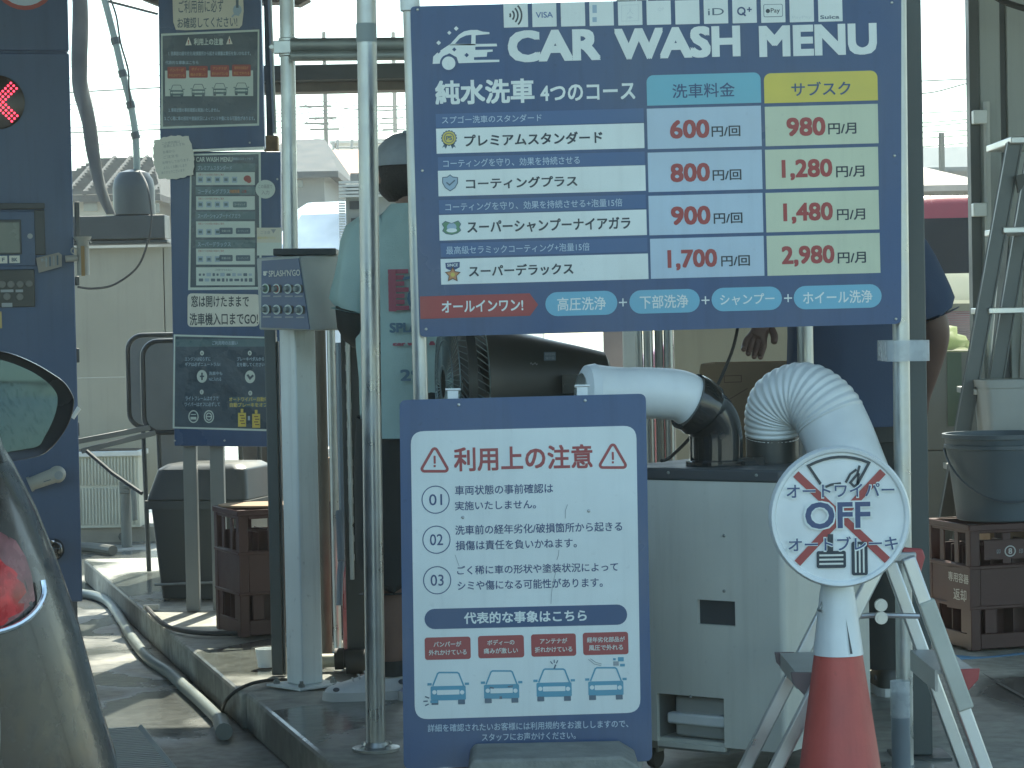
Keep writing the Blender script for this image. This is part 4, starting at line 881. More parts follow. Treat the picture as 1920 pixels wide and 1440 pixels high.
for (p0, p1, sg_) in ((rt0, rt1, 1), (lt0, lt1, -1)):
    c = lerpz(p0, p1, zs); ends = []
    b = B(); x_in = c.x - sg_ * .03; x_out = c.x + sg_ * .055; lo_, hi_ = sorted((x_in, x_out))
    b.box(lo_, hi_, Yn + .014, Yf - .014, zs - .004, zs + .004); b.box(min(x_in, x_in + sg_ * .006), max(x_in, x_in + sg_ * .006), Yn + .014, Yf - .014, zs - .042, zs - .0045)
    b.prism([(x_out - sg_ * .006, zs - .03), (x_out, zs - .03), (x_out, zs - .0045), (x_out - sg_ * .006, zs - .0045)], -(Yf - .014), -(Yn + .014), M=RX(pi / 2)); b.build('tread', alu_dull, root, world=True)
    b = B(); pr = [(x_out - sg_ * .034, zs + .005), (x_out + sg_ * .012, zs + .006), (x_out + sg_ * .008, zs - .018), (x_out - sg_ * .018, zs - .046), (x_out - sg_ * .034, zs - .050)]
    for yy in (Yn + .0125, Yf - .0225):
        b = B(); b.prism(pr, -(yy + .010), -yy, M=RX(pi / 2)); b.build('tread_cap', red_plastic if sg_ > 0 else mat('red_rim_grey_cap', (.17, .13, .13), .45), root, world=True, bevel=.002)
zt = at(1700, 1036, Yn).z
b = B(); b.box(lt0.x - .02, rt0.x + .02, Yn + .005, Yf - .005, zt - .022, zt); b.build('tread', alu_dull, root, world=True, bevel=.004)
for yy, xx in ((Yn + .012, (0, 0)), (Yf - .026, (0, 0))):
    b = B(); pr = [(rt0.x - .01, zt + .010), (rt0.x + .034, zt + .006), (rt0.x + .040, zt - .012), (rt0.x + .028, zt - .052), (rt0.x + .012, zt - .06), (rt0.x - .008, zt - .02)]; b.prism(pr, -(yy + .012), -yy, M=RX(pi / 2)); b.build('end_cap', red_plastic, root, world=True, bevel=.004)
zb_ = at(1660, 1138, Yf).z
b = B(); a = lerpz(lt0, lt1, zb_); e = lerpz(rt0, rt1, zb_); m_ = a.lerp(e, .5)
b.tube([a + V((0, .17, 0)), a.lerp(m_, .9) + V((0, .17, .004)), m_ + V((0, .17, .004)), e + V((0, .17, 0))], .006, 8)
for dz in (0, .028): b.lathe([(.014, -.006), (.014, .006)], 16, Matrix.Translation(m_ + V((.005, .155, dz))) @ RX(pi / 2)); b.lathe([(.009, -.010), (.009, .0065)], 12, Matrix.Translation(m_ + V((.005, .152, dz))) @ RX(pi / 2))
b.build('spreader', alu, root, world=True)
for q in (rt1, rt1 + dv, lt1, lt1 + dv):
    b = B(); b.box(q.x - .022, q.x + .022, q.y - .016, q.y + .016, SLAB, SLAB + .035); b.build('foot', rubber, root, world=True, bevel=.004)

# ================================================================ tall step ladder on the right
Ya, Yb_ = 8.45, 8.75
ts = lambda x, y, Y=Ya: at(x, y, Y)
bz = SLAB
r1t, r1b = ts(1902, 268), ts(1738, 1190); r2t, r2b = ts(1942, 268, Yb_), ts(1793, 1190, Yb_)
for q in (r1b, r2b): q.z = SLAB
root = thing('tall_ladder', 'tall grey aluminium step ladder standing against the panel wall', 'ladder', ((r1b.x + r2b.x) / 2, Ya, SLAB))
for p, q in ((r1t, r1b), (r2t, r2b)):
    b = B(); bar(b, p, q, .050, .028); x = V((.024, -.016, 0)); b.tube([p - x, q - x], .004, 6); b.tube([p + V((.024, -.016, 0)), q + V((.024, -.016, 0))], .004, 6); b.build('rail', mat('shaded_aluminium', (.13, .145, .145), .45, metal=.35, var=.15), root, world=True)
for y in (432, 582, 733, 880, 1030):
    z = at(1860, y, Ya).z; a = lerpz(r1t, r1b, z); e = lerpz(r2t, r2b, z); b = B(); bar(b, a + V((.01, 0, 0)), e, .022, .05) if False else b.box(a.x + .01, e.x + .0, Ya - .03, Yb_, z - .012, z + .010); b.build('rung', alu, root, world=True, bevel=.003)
b = B(); b.box(r1t.x - .02, r2t.x + .03, Ya - .04, Yb_ + .1, r1t.z - .005, r1t.z + .02); b.build('top_cap', alu, root, world=True, bevel=.004)
for (p, q) in ((ts(1896, 300, 8.9), ts(1826, 1150, 9.3)), (ts(1935, 300, 9.1), ts(1900, 1150, 9.5))):
    q.z = SLAB; b = B(); bar(b, p, q, .026, .02); b.build('back_leg', alu_dull, root, world=True)
b = B(); a = ts(1893, 330, Ya - .05); b.prism([(a.x + .02, a.z), (a.x + .06, a.z + .01), (a.x + .05, a.z - .03), (a.x + .03, a.z - .06)], -(Ya - .03), -(Ya - .06), M=RX(pi / 2)); b.build('lock', black_plastic, root, world=True)

# ================================================================ crates, bucket, container, cartons at the right
YC = 7.83
cn = at(1822, 1222, YC); CY_ = RAD(16)
def crate(name, label, loc, rz, L, Wd, H, m, group=None, slots=True):
    """open bottle crate: corner posts, bands and slotted walls, bottle grid inside"""
    root = thing(name, label, 'crate', loc, rz, group=group); t = .010
    b = B()
    for (x, y) in ((0, 0), (L - .035, 0), (0, Wd - .035), (L - .035, Wd - .035)): b.box(x, x + .035, y, y + .035, 0, H)
    for z0, z1 in ((.004, H * .13), (H * .34, H * .68), (H * .93, H - .003)):
        b.box(.035, L - .035, .002, t, z0, z1); b.box(.035, L - .035, Wd - t, Wd - .002, z0, z1); b.box(.002, t, .035, Wd - .035, z0, z1); b.box(L - t, L - .002, .035, Wd - .035, z0, z1)
    for (za, zb__, ks, hw) in ((H * .68, H * .93, (1.0, 2.0), .016), (H * .13, H * .34, (.55, 2.45), .022)):
        for k in ks:
            x = L * k / 3; y = Wd * k / 3
            for yy in (.003, Wd - .009): b.box(x - hw, x + hw, yy, yy + .006, za, zb__)
            for xx in (.003, L - .009): b.box(xx, xx + .006, y - hw, y + hw, za, zb__)
    for xa, xb in ((-.004, L + .004),): b.box(xa, xb, -.004, .0015, H - .02, H + .001); b.box(xa, xb, Wd - .0015, Wd + .004, H - .02, H + .001); b.box(-.004, .0015, .002, Wd - .002, H - .02, H + .001); b.box(L - .0015, L + .004, .002, Wd - .002, H - .02, H + .001)
    for zz in (H * .34, H * .66): b.box(-.003, L + .003, -.003, .0015, zz - .006, zz + .006); b.box(-.003, .0015, .002, Wd, zz - .006, zz + .006)
    b.build('shell', m, root, bevel=.003, bseg=1)
    b = B()
    for k in range(1, 5): b.box(L * k / 5 - .002, L * k / 5 + .002, .011, Wd - .011, .012, H * .82)
    for k in range(1, 4): b.box(.011, L - .011, Wd * k / 4 - .002, Wd * k / 4 + .002, .012, H * .82)
    b.box(.011, L - .011, .011, Wd - .011, .006, .012); b.build('divider', m, root)
    return root
H_ = at(1822, 985, YC).z - SLAB
ct = None
ct = crate('bottle_crate', 'dark brown bottle crate with white markings, carrying the blue-grey bucket', (cn.x, YC, SLAB), CY_, .40, .32, H_, crate_brown, 'brown bottle crates')
Mc = Matrix.Translation(V((cn.x, YC, SLAB))) @ RZ(CY_)
ex = Mc.to_3x3() @ V((1, 0, 0)); ey = Mc.to_3x3() @ V((0, 1, 0))
ff = Frame(V((cn.x, YC, SLAB)) - ey * .0005, ex, -ey); fl = Frame(V((cn.x, YC, SLAB)) - ex * .0005, -ey, -ex)
b = B(); q = [fl.px(1777, 1062), fl.px(1820, 1066), fl.px(1820, 1145), fl.px(1777, 1138)]; b.prism([(p_.x, p_.y) for p_ in q][::-1], -.004, .003, M=fl.M); b.build('side_band', crate_brown, ct, world=True)
p = Print(fl, .0042); p.text('専用容器', 1799, 1083, 38, 18, 'cratewhite', 0, .01); p.text('返却', 1802, 1115, 24, 22, 'cratewhite', 0, .01)
o = p.b.build('side_marking', [ink(c) for c in p.cols], None, smooth=0); o.parent = ct; o.matrix_local = ROOTM[ct.name].inverted() @ fl.M
b = B(); q = [fl.px(1777, 1062), (0, 0)]; a0 = ff.px(1845, 1050); a1 = ff.px(1930, 1010); b.prism([(a0.x, a0.y), (a1.x, a0.y), (a1.x, a1.y), (a0.x, a1.y)], -.004, .003, M=ff.M); b.build('front_band', crate_brown, ct, world=True)
p = Print(ff, .0042); p.ring(1893, 1033, 9.5, 2.2, 'cratewhite', 0); p.text('8', 1893, 1033, 7, 11, 'cratewhite', 1, .02); p.text('卯', 1871, 1034, 7, 9, 'grey', 1); p.text('印', 1913, 1033, 7, 9, 'grey', 1)
o = p.b.build('front_marking', [ink(c) for c in p.cols], None, smooth=0); o.parent = ct; o.matrix_local = ROOTM[ct.name].inverted() @ ff.M
ztop = SLAB + H_ + .002
bc = V(Mc @ V((.20, .16, 0))); bc.z = ztop
h = at(1850, 812, bc.y).z - ztop
root = thing('bucket', 'blue-grey plastic bucket with rolled rim standing on the brown crates', 'bucket', tuple(bc))
b = B(); rb, rt_ = .145, .185
b.lathe([(rb, 0), (rb + .004, .004), (rt_ - .004, h - .05), (rt_ + .004, h - .048), (rt_ + .004, h - .036), (rt_, h - .034), (rt_ + .002, h - .016), (rt_ + .010, h - .014), (rt_ + .010, h), (rt_ - .002, h), (rt_ - .006, h - .03), (rb - .004, .01), (0, .008)], 48, cap=False)
b.build('body', mat('blue_grey_plastic', (.08, .112, .135), .42, var=.08, scale=3), root)
b = B(); b.tube([(rt_ * cos(t) * 1.03, -rt_ * sin(t) * 1.04, h - .05 - .17 * sin(t)) for t in [pi * k / 20 for k in range(21)]], .004, 8); b.build('handle', mat('dark_blue_handle', (.07, .09, .11), .4), root)
# white container behind, on a carton
yc = 8.25
a = at(1853, 812, yc); zt = at(1853, 716, yc).z
cb = crate('bottle_crate', 'bottle crate at the right standing behind the bucket', (a.x - .02, yc - .02, SLAB), 0, .46, .34, .24, crate_brown, 'brown bottle crates')
root = thing('cardboard_box', 'plain cardboard box on a crate, under the white bin', 'box', (a.x, yc, SLAB + .241))
b = B(); b.box(0, .40, 0, .30, 0, a.z - .04 - SLAB - .241); b.build('carton', cardboard, root, bevel=.003)
root = thing('white_bin', 'small white plastic bin above the bucket by the ladder', 'bin', (a.x, yc, a.z - .04))
b = B(); h = zt - a.z + .04
lo_ = [V(p_ + (0,)) for p_ in rrect(.008, .008, .30, .24, .02, 4)]; hi_ = [V(p_ + (h,)) for p_ in rrect(-.004, -.004, .312, .252, .02, 4)]
li = [V(p_ + (h,)) for p_ in rrect(.004, .004, .304, .244, .02, 4)]; l2 = [V(p_ + (.012,)) for p_ in rrect(.014, .014, .294, .234, .02, 4)]
b.loft([lo_, hi_, li, l2]); rim0 = [V(p_ + (h - .022,)) for p_ in rrect(-.010, -.010, .318, .258, .02, 4)]; rim1 = [V(p_ + (h + .004,)) for p_ in rrect(-.012, -.012, .320, .260, .02, 4)]; rim2 = [V(p_ + (h + .004,)) for p_ in rrect(.002, .002, .306, .246, .02, 4)]; b.loft([rim0, rim1, rim2], cap=False)
b.build('body', mat('grey_white_plastic', (.44, .46, .44), .45), root)
b = B(); b.box(.20, .26, -.018, .06, h + .0045, h + .016); b.build('clip', white_plastic, root, bevel=.004)
# a leaf of a plant at the right edge
pa_ = at(1928, 770, 7.95); root = thing('potted_plant', 'green leafy plant at the right edge beside the white bin', 'plant', (pa_.x + .08, pa_.y, ztop))
b = B(); b.lathe([(.045, 0), (.06, .10), (.055, .10), (.05, .09), (0, .09)], 24, cap=False); b.build('pot', mat('terracotta', (.3, .14, .09), .8), root)
b = B(); zz = pa_.z - ztop
for k in range(9):
    a_ = k * 2.4; L_ = .08 + .03 * (k % 3); z_ = .09 + .02 * k; d_ = V((cos(a_), sin(a_), 0)); s_ = V((-sin(a_), cos(a_), 0))
    pts = [V((0, 0, z_)), V((0, 0, z_)) + d_ * L_ * .4 + s_ * .032 + V((0, 0, .03)), V((0, 0, z_)) + d_ * L_ + V((0, 0, .01)), V((0, 0, z_)) + d_ * L_ * .4 - s_ * .032 + V((0, 0, .03))]
    b.add(pts, [(0, 1, 2, 3)])
b.tube([(0, 0, .06), (.005, 0, zz + .06)], .004, 6); b.build('leaves', mat('leaf_green', (.08, .17, .05), .5), root)

# things between the dark post and the wall, far to near
a = at(1744, 1010, 9.0); zt = at(1744, 660, 9.0).z
root = thing('carton_stack', 'tall grey carton on the floor between the dark post and the ladder', 'carton', (a.x, 9.0, SLAB))
b = B(); b.box(-.1, .22, 0, .3, 0, at(1744, 845, 9.0).z - SLAB); b.box(-.1, .215, .002, .3, at(1744, 845, 9.0).z - SLAB + .002, zt - SLAB); b.build('carton', mat('grey_carton', (.24, .245, .225), .75, var=.1), root, bevel=.004)
b = B(); e = at(1778, 845, 9.0).x - a.x; e2 = at(1805, 845, 9.0).x - a.x; b.box(e, e2, -.003, .0, at(1744, 800, 9.0).z - SLAB, zt - SLAB - .004); b.build('green_band', mat('green_print', (.13, .18, .13), .6), root)
root = thing('plastic_bag', 'pale yellow-green plastic bag crumpled on top of the grey carton', 'bag', (a.x + .06, 9.12, zt + .001))
b = B(); rings = []
for k in range(7):
    t = k / 6; r = []
    for j in range(18):
        an = 2 * pi * j / 18; n_ = noise.noise(V((cos(an) * 1.6, sin(an) * 1.6, k * .8))) * .35 + 1; rr_ = (.165 * (1 - t * .75)) * n_; r.append(V((rr_ * cos(an), rr_ * .8 * sin(an), .005 + .085 * t * n_)))
    rings.append(r)
b.loft(rings); b.build('bag', mat('bag_plastic', (.60, .68, .46), .35, var=.15, scale=15, thin=.6), root, smooth=80)
a = at(1758, 655, 9.6); zt = at(1758, 572, 9.6).z; root = thing('paper_stack', 'tall stack of purplish-grey folded sheets behind the ladder', 'stack', (a.x, 9.6, 0))
b = B(); x1_ = at(1838, 655, 9.6).x - a.x; z = a.z - .02; k = 0
while z < zt - .03:
    j = (rnd.random() - .5) * .008; b.box(j, x1_ + j, 0, .25, z, z + .0075); z += .009
b.build('sheets', mat('purple_grey_paper', (.27, .235, .27), .8, var=.15), root); 
b = B(); b.box(-.02, x1_ + .02, -.01, .26, z, z + .03); b.build('lid', mat('grey_lid', (.20, .22, .20), .6), root)
b = B(); b.box(0, x1_, 0, .25, SLAB, a.z - .021); b.build('base_box', mat('dark_carton', (.09, .10, .10), .8), root)
a = at(1762, 560, 9.8); e = at(1836, 512, 9.8); root = thing('white_box', 'white open box lid above the stack of sheets', 'box', (a.x, 9.75, zt + .004))
b = B(); b.hexa([V((0, 0, 0)), V((e.x - a.x, 0, 0)), V((e.x - a.x, .2, 0)), V((0, .2, 0))], [V((.0, 0, .015)), V((e.x - a.x, 0, .015)), V((e.x - a.x, .2, .015)), V((0, .2, .015))]); b.hexa([V((.02, .17, .016)), V((e.x - a.x, .17, .016)), V((e.x - a.x, .2, .016)), V((.02, .2, .016))], [V((.0, .24, e.z - zt)), V((e.x - a.x, .24, e.z - zt)), V((e.x - a.x, .27, e.z - zt)), V((.0, .27, e.z - zt))]); b.build('carton', mat('white_card', (.74, .75, .68), .7, thin=.6), root)

# ================================================================ fan
YF = 6.62
fcx = at(1010, 715, YF); root = thing('industrial_fan', 'large black industrial fan with wire guard, turned to blow left', 'fan', (fcx.x, YF, SLAB))
hz = fcx.z - SLAB
Mf = T(0, 0, hz) @ RZ(RAD(12)) @ RY(RAD(-90))      # local z -> -x (blowing left)
xl = lambda px: (fcx.x - at(px, 700, YF).x)
b = B(); b.lathe([(0, xl(1143)), (.058, xl(1142)), (.078, xl(1134)), (.098, xl(1080)), (.13, xl(990)), (.155, xl(930)), (.185, xl(893)), (.12, xl(880)), (0, xl(880))], 40, Mf, cap=False); b.build('motor_housing', black_plastic, root)
RG = .235
b = B(); b.lathe([(RG - .004, xl(862)), (RG + .006, xl(862)), (RG + .006, xl(846)), (RG - .004, xl(846)), (RG - .004, xl(862))], 48, Mf, cap=False); b.build('guard_band', black_plastic, root)
b = B()
for k in range(72):
    a_ = 2 * pi * k / 72; tw = .28
    b.tube([Mf @ V((.15 * cos(a_ - tw), .15 * sin(a_ - tw), xl(896))), Mf @ V((.215 * cos(a_ - tw * .4), .215 * sin(a_ - tw * .4), xl(886))), Mf @ V((RG * cos(a_), RG * sin(a_), xl(856)))], .0016, 4)
    b.tube([Mf @ V((RG * cos(a_), RG * sin(a_), xl(848))), Mf @ V((.19 * cos(a_ + .15), .19 * sin(a_ + .15), xl(836))), Mf @ V((.04 * cos(a_ + .4), .04 * sin(a_ + .4), xl(828)))], .0016, 4)
for r_, z_ in ((.19, 836), (.12, 831), (.05, 828), (.20, 889)):
    b.tube([Mf @ V((r_ * cos(t), r_ * sin(t), xl(z_))) for t in [2 * pi * k / 40 for k in range(41)]], .002, 5)
b.build('wire_guard', mat('grey_wire', (.20, .26, .26), .4, metal=.5), root)
b = B()
for k in range(4):
    a_ = k * pi / 2 + .4; rr_ = []
    for j in range(6):
        r_ = .03 + .035 * j; w_ = .05 + .012 * j; rr_.append([Mf @ V((r_ * cos(a_) - s_ * w_ * sin(a_), r_ * sin(a_) + s_ * w_ * cos(a_), xl(866) + s_ * .02 + d_)) for s_, d_ in ((-1, 0), (0, .006), (1, 0), (0, .003))])
    b.loft(rr_)
b.build('blades', dark_steel, root)
b = B(); b.cyl((0, 0, .04), (0, 0, hz - .12), .02, n=16); b.lathe([(.20, 0), (.20, .02), (.05, .04), (.02, .05)], 32); b.box(-.02, .02, -.03, .03, hz - .14, hz - .08); b.build('stand', black_plastic, root)
b = B(); c = at(1075, 716, YF - .1); b.box(c.x - .03, c.x + .03, YF - .13, YF - .06, c.z - .03, c.z + .02); c = at(1061, 724, YF - .1); b.tube([c, c + V((0, -.05, 0))], .008, 10); b.build('switch_box', black_plastic, root, world=True)
ffn = front(YF - .135, (1030, 668), (990, 668), (1060, 667)); p = Print(ffn, .0); p.rect(1031, 668, 22, 16, 'slate', 0); p.text('業務用扇風機', 1031, 664, 18, 5, 'grey', 1); p.text('強中弱', 1031, 671, 16, 5, 'grey', 1); p.text('～～', 1001, 682, 14, 5, 'grey', 1)
o = p.b.build('rating_label', [ink(c) for c in p.cols], None, smooth=0); o.parent = root; o.matrix_local = ROOTM[root.name].inverted() @ ffn.M

# ================================================================ behind the cooler: cardboard, pipes, posts, partition
a = at(1345, 860, 7.25); zt = at(1345, 682, 7.25).z
r0 = thing('cardboard_box', 'closed cardboard box on the floor below the open one, behind the cooler', 'box', (a.x, 7.25, SLAB), RAD(-12)); b = B(); b.box(-.045, .36, 0, .30, 0, a.z - .12 - SLAB); b.build('carton', cardboard, r0, bevel=.003)
r0 = thing('cardboard_box', 'open-topped brown cardboard box behind the cooler ducts', 'box', (a.x, 7.25, a.z - .118), RAD(-12)); h = zt - a.z + .118
b = B(); t = .005; b.box(-.045, .36, 0, t, 0, h); b.box(-.045, .36, .30 - t, .30, 0, h); b.box(-.045, -.045 + t, t, .30 - t, 0, h); b.box(.36 - t, .36, t, .30 - t, 0, h); b.box(-.04, .355, t, .295, 0, .005); b.build('carton', cardboard, r0)
b = B(); b.hexa([V((-.045, 0, h)), V((-.040, 0, h)), V((-.040, .30, h)), V((-.045, .30, h))], [V((-.06, .0, h - .06)), V((-.055, 0, h - .06)), V((-.055, .30, h - .06)), V((-.06, .30, h - .06))]); b.build('flap', mat('card_inside', (.42, .32, .21), .8), r0)
fbx = Frame(V((a.x, 7.25, 0)), RZ(RAD(-12)) @ V((1, 0, 0)), RZ(RAD(-12)) @ V((0, -1, 0))); p = Print(fbx, .001); p.line([(1358, 705), (1390, 704), (1390, 716), (1358, 717)], 1.5, 'brown', 0, True); p.line([(1362, 752), (1402, 728)], 1.5, 'brown', 0); p.line([(1362, 742), (1362, 752), (1372, 752)], 1.5, 'brown', 0)
o = p.b.build('box_print', [ink(c) for c in p.cols], None, smooth=0); o.parent = r0; o.matrix_local = ROOTM[r0.name].inverted() @ fbx.M
for k, (x, r, m, l) in enumerate(((1200, .012, galv, 'slim steel upright left of the cooler duct, leftmost of four'), (1217, .016, galv, 'steel upright second from left behind the cooler duct'), (1237, .014, galv_dull, 'duller steel upright third from left behind the cooler duct'), (1255, .016, galv, 'steel upright rightmost of the four behind the cooler duct'))):
    c = at(x, 740, 7.9); b = B(); b.cyl(V((c.x, 7.9, SLAB)), V((c.x, 7.9, 2.3)), r, n=20); tag(b.build('steel_upright', m, origin=V((c.x, 7.9, SLAB))), l, 'pole', 'uprights behind the cooler')
c = at(1180, 650, 8.2); b = B(); b.box(-.022, .022, -.02, .02, 0, 2.3); o = tag(b.build('white_post', white_metal, bevel=.003), 'square white post left of the steel uprights', 'post'); o.location = (c.x, 8.2, SLAB)
c = at(1153, 650, 8.4); b = B(); b.box(-.04, .03, -.01, .01, 0, 1.6); o = tag(b.build('board', mat('pinkish_board', (.40, .34, .34), .7), bevel=.002), 'pinkish board standing beside the square white post', 'board'); o.location = (c.x, 8.4, SLAB)
c = at(1510, 650, 6.62); b = B(); b.cyl(V((0, 0, 0)), V((0, 0, 2.2)), .0225, n=24); b.lathe([(.06, 0), (.06, .006), (.026, .01)], 24); o = tag(b.build('steel_upright', galv), 'shiny steel upright in front of the navy shirt', 'pole'); o.location = (c.x, 6.62, SLAB)
a = at(1268, 870, 9.6); e = at(1560, 560, 9.6); b = B(); b.box(a.x, e.x, 9.6, 9.64, SLAB, e.z + .3); tag(b.build('partition_panel', beige_panel, bevel=.003, origin=V(((a.x + e.x) / 2, 9.6, SLAB))), 'beige partition panel behind the cardboard box', 'panel')

# wall of metal panels at the right
a = at(1838, 900, 9.3); root = thing('panel_wall', 'pale metal panel wall with dark upright joints at the right', 'wall', (a.x, 9.3, 0)); wm = mat('pale_metal_wall', (.34, .37, .355), .42, streak=('z', .12), var=.06, scale=1.2, rvar=.1)
j1 = at(1884, 300, 9.3).x - a.x
for x0_, x1_ in ((.02, j1 - .012), (j1 + .014, j1 + 1.0), (j1 + 1.03, j1 + 2.0)):
    b = B(); b.box(x0_, x1_, 0, .06, .0, 3.1); b.build('panel', wm, root, bevel=.004)
b = B(); b.box(j1 - .011, j1 + .013, .02, .05, 0, 3.1); b.box(-.02, .018, -.01, .06, 0, 3.1); b.build('joint_strip', mat('joint_dark', (.07, .08, .08), .5), root)
for y in (218, 392):
    c = at(1844, y, 9.25); b = B(); b.box(c.x - .04, c.x + .012, 9.24, 9.287, c.z - .028, c.z + .024); b.build('bracket', white_plastic, root, world=True, bevel=.004)
c = at(1850, 220, 9.26); b = B(); b.cyl(V((c.x, 9.262, SLAB)), V((c.x, 9.262, c.z + .06)), .013, n=14); b.build('drain_pipe', mat('pvc_grey', (.48, .50, .48), .5), root, world=True)
b = B(); b.tube(smooth_path([at(1850, -20, 9.0), at(1880, 2, 9.0), at(1935, 20, 9.0)], 4), .012, 8); tag(b.build('overhead_cable', rubber), 'dark cable sagging across the top of the panel wall', 'cable')
b = B(); b.tube(smooth_path([at(1745, 1231, 7.7), at(1800, 1236, 7.7), at(1850, 1238, 7.72), at(1935, 1228, 7.8)], 8), .013, 10); o = tag(b.build('blue_hose', mat('blue_hose', (.10, .22, .36), .4)), 'blue hose lying in front of the brown crates', 'hose')
for v in o.data.vertices: v.co.z = SLAB + .013 + (v.co.z - SLAB - .013) * .0 + ((hash(v.index) % 7) * 0) if False else v.co.z

# ================================================================ left middle ground: panel, bin, planter, crates, hoses
YW = 14.4
a = at(120, 860, YW); e = at(345, 462, YW); zb_ = at(147, 930, YW).z
YW0 = YW
root = thing('splash_panel', 'beige splash panel with dark top beam behind the trash bin', 'panel', ((a.x + e.x) / 2, YW, 0))
mid = at(309, 600, YW).x; zm = at(220, 707, YW).z
for x0_, x1_, z0_, z1_ in ((a.x - 1, mid - .003, zb_, zm - .002), (a.x - 1, mid - .003, zm + .002, e.z), (mid + .003, e.x + .12, zb_, e.z)):
    b = B(); b.box(x0_, x1_, YW, YW + .04, z0_, z1_); b.build('panel', beige_panel, root, world=True, bevel=.002)
for x in (a.x - .9, mid, e.x + .08): b = B(); b.box(x - .03, x + .03, YW + .042, YW + .10, 0, e.z); b.build('post', grey_metal, root, world=True)
t0 = at(100, 462, YW); t1 = at(320, 404, YW); b = B(); b.box(t0.x - 1, t1.x - .02, YW - .12, YW + .1, t0.z + .03, t1.z); b.box(t0.x - 1, t1.x - .01, YW - .10, YW + .1, t0.z + .002, t0.z + .028); b.build('top_beam', dark_steel, root, world=True, bevel=.006)
c = at(252, 403, YW); root = thing('vacuum_head', 'dark domed vacuum head on the beam with hose rising from it', 'vacuum', (c.x, YW, c.z))
u_ = YW / FPX; b = B(); b.lathe([(39 * u_, 0), (39 * u_, 50 * u_), (36 * u_, 66 * u_), (27 * u_, 79 * u_), (12 * u_, 84 * u_), (0, 85 * u_)], 36, cap=False); b.build('dome', dark_steel, root)
hp = [at(x, y, YW) for x, y in ((257, 322), (254, 254), (245, 197), (230, 138), (216, 77), (196, 0), (178, -60))]
b = B(); b.tube(smooth_path(hp, 8), .0205, 14); b.build('hose', mat('grey_green_hose', (.20, .24, .21), .5), root, world=True)
for x, y in ((216, 77), (230, 138), (245, 197), (254, 254)): b = B(); c_ = at(x, y, YW); b.tube([c_ + V((-.005, 0, .02)), c_ + V((.005, 0, -.02))], .026, 14); b.build('strap', dark_steel, root, world=True)
b = B(); b.tube(smooth_path([at(206, -5, YW - .03), at(218, 30, YW - .03), at(226, 80, YW - .03), at(240, 130, YW - .03), at(242, 165, YW - .03), at(246, 200, YW - .03)], 6), .006, 6); b.build('cable', rubber, root, world=True)
b = B(); b.tube(smooth_path([at(262, 322, YW - .06), at(276, 350, YW - .4), at(284, 405, YW - .45), at(278, 450, YW - .45), at(258, 500, YW - .4), at(215, 533, YW - .3), at(175, 541, YW - .2), at(146, 538, YW - .15)], 8), .0065, 8); b.build('cable', rubber, root, world=True)
b = B(); b.cyl(at(203, 2, YW), at(296, 26, YW), .009, n=8); tag(b.build('stay_rod', dark_steel), 'thin dark rod running up-left from the notice pillar', 'rod')
# hanging bundle of cables in a sleeve
hp = [at(x, y, 10.6) for x, y in ((146, -60), (149, 40), (150, 120), (153, 170), (163, 220), (172, 270), (182, 320), (194, 370), (207, 402))]
b = B(); pth = smooth_path(hp, 8); n_ = len(pth); rings = []
for i, q in enumerate(pth):
    r_ = .034 if i < n_ * .4 else .034 - .014 * (i / n_ - .4) / .6
    rings.append([q + V((cos(2 * pi * j / 16), sin(2 * pi * j / 16) * .8, 0)) * r_ * (1 + .16 * sin(3 * 2 * pi * j / 16 + i * .22)) for j in range(16)])
b.loft(rings); tag(b.build('cable_sleeve', mat('grey_sleeve_cloth', (.20, .195, .175), .8, var=.2), smooth=60, origin=hp[0]), 'twisted grey cloth sleeve of cables hanging beside the blue gate', 'cable sleeve')
# folding tables (rounded panels in black rims)
for k, (xa, ya, yb, Y, l) in enumerate(((240, 629, 802, 10.9, 'grey rounded panel in black rim, the further left of two'), (268, 640, 812, 10.5, 'grey rounded panel in black rim, overlapping the other one'))):
    c = at(xa, (ya + yb) / 2, Y); u_ = Y / FPX; h = (yb - ya) * u_
    root = thing('folding_table', l, 'folding table', (c.x, Y, SLAB), group='folded tables behind the pillar'); z0 = c.z - h / 2 - SLAB
    b = B(); b.prism(rrect(.012, z0 + .012, .55, z0 + h - .012, .06, 6), -.02, .0, M=RX(pi / 2)); b.build('top', mat('table_grey', (.20, .21, .19), .45), root)
    pr = rrect(0, z0, .562, z0 + h, .07, 6); b = B(); b.tube([(x, .008, z) for x, z in pr + pr[:1]], .011, 8); b.build('rim', black_plastic, root)
    b = B(); b.tube([(.06, .02, z0), (.06, .1, 0)], .011, 8); b.tube([(.5, .02, z0), (.5, .1, 0)], .011, 8); b.build('leg', dark_steel, root)
root = thing('metal_arm', 'pair of dark grey slats slanting from the gate to the folded tables', 'arm', tuple(at(147, 840, 10.2)))
for (x0_, y0_, x1_, y1_) in ((145, 828, 280, 802), (152, 846, 290, 812)):
    b = B(); p_, q = at(x0_, y0_, 10.2), at(x1_, y1_, 10.4); d_ = (q - p_).normalized(); n__ = V((-d_.z, 0, d_.x)) * .014
    b.hexa([p_ - n__, p_ - n__ + V((0, .03, 0)), p_ + n__ + V((0, .03, 0)), p_ + n__], [q - n__, q - n__ + V((0, .03, 0)), q + n__ + V((0, .03, 0)), q + n__]); b.build('slat', mat('slat_grey', (.16, .165, .15), .5), root, world=True, bevel=.003)
b = B(); b.tube([at(163, 846, 10.15), at(212, 888, 10.05), at(266, 925, 9.95)], .009, 8); b.build('strut', dark_steel, root, world=True)
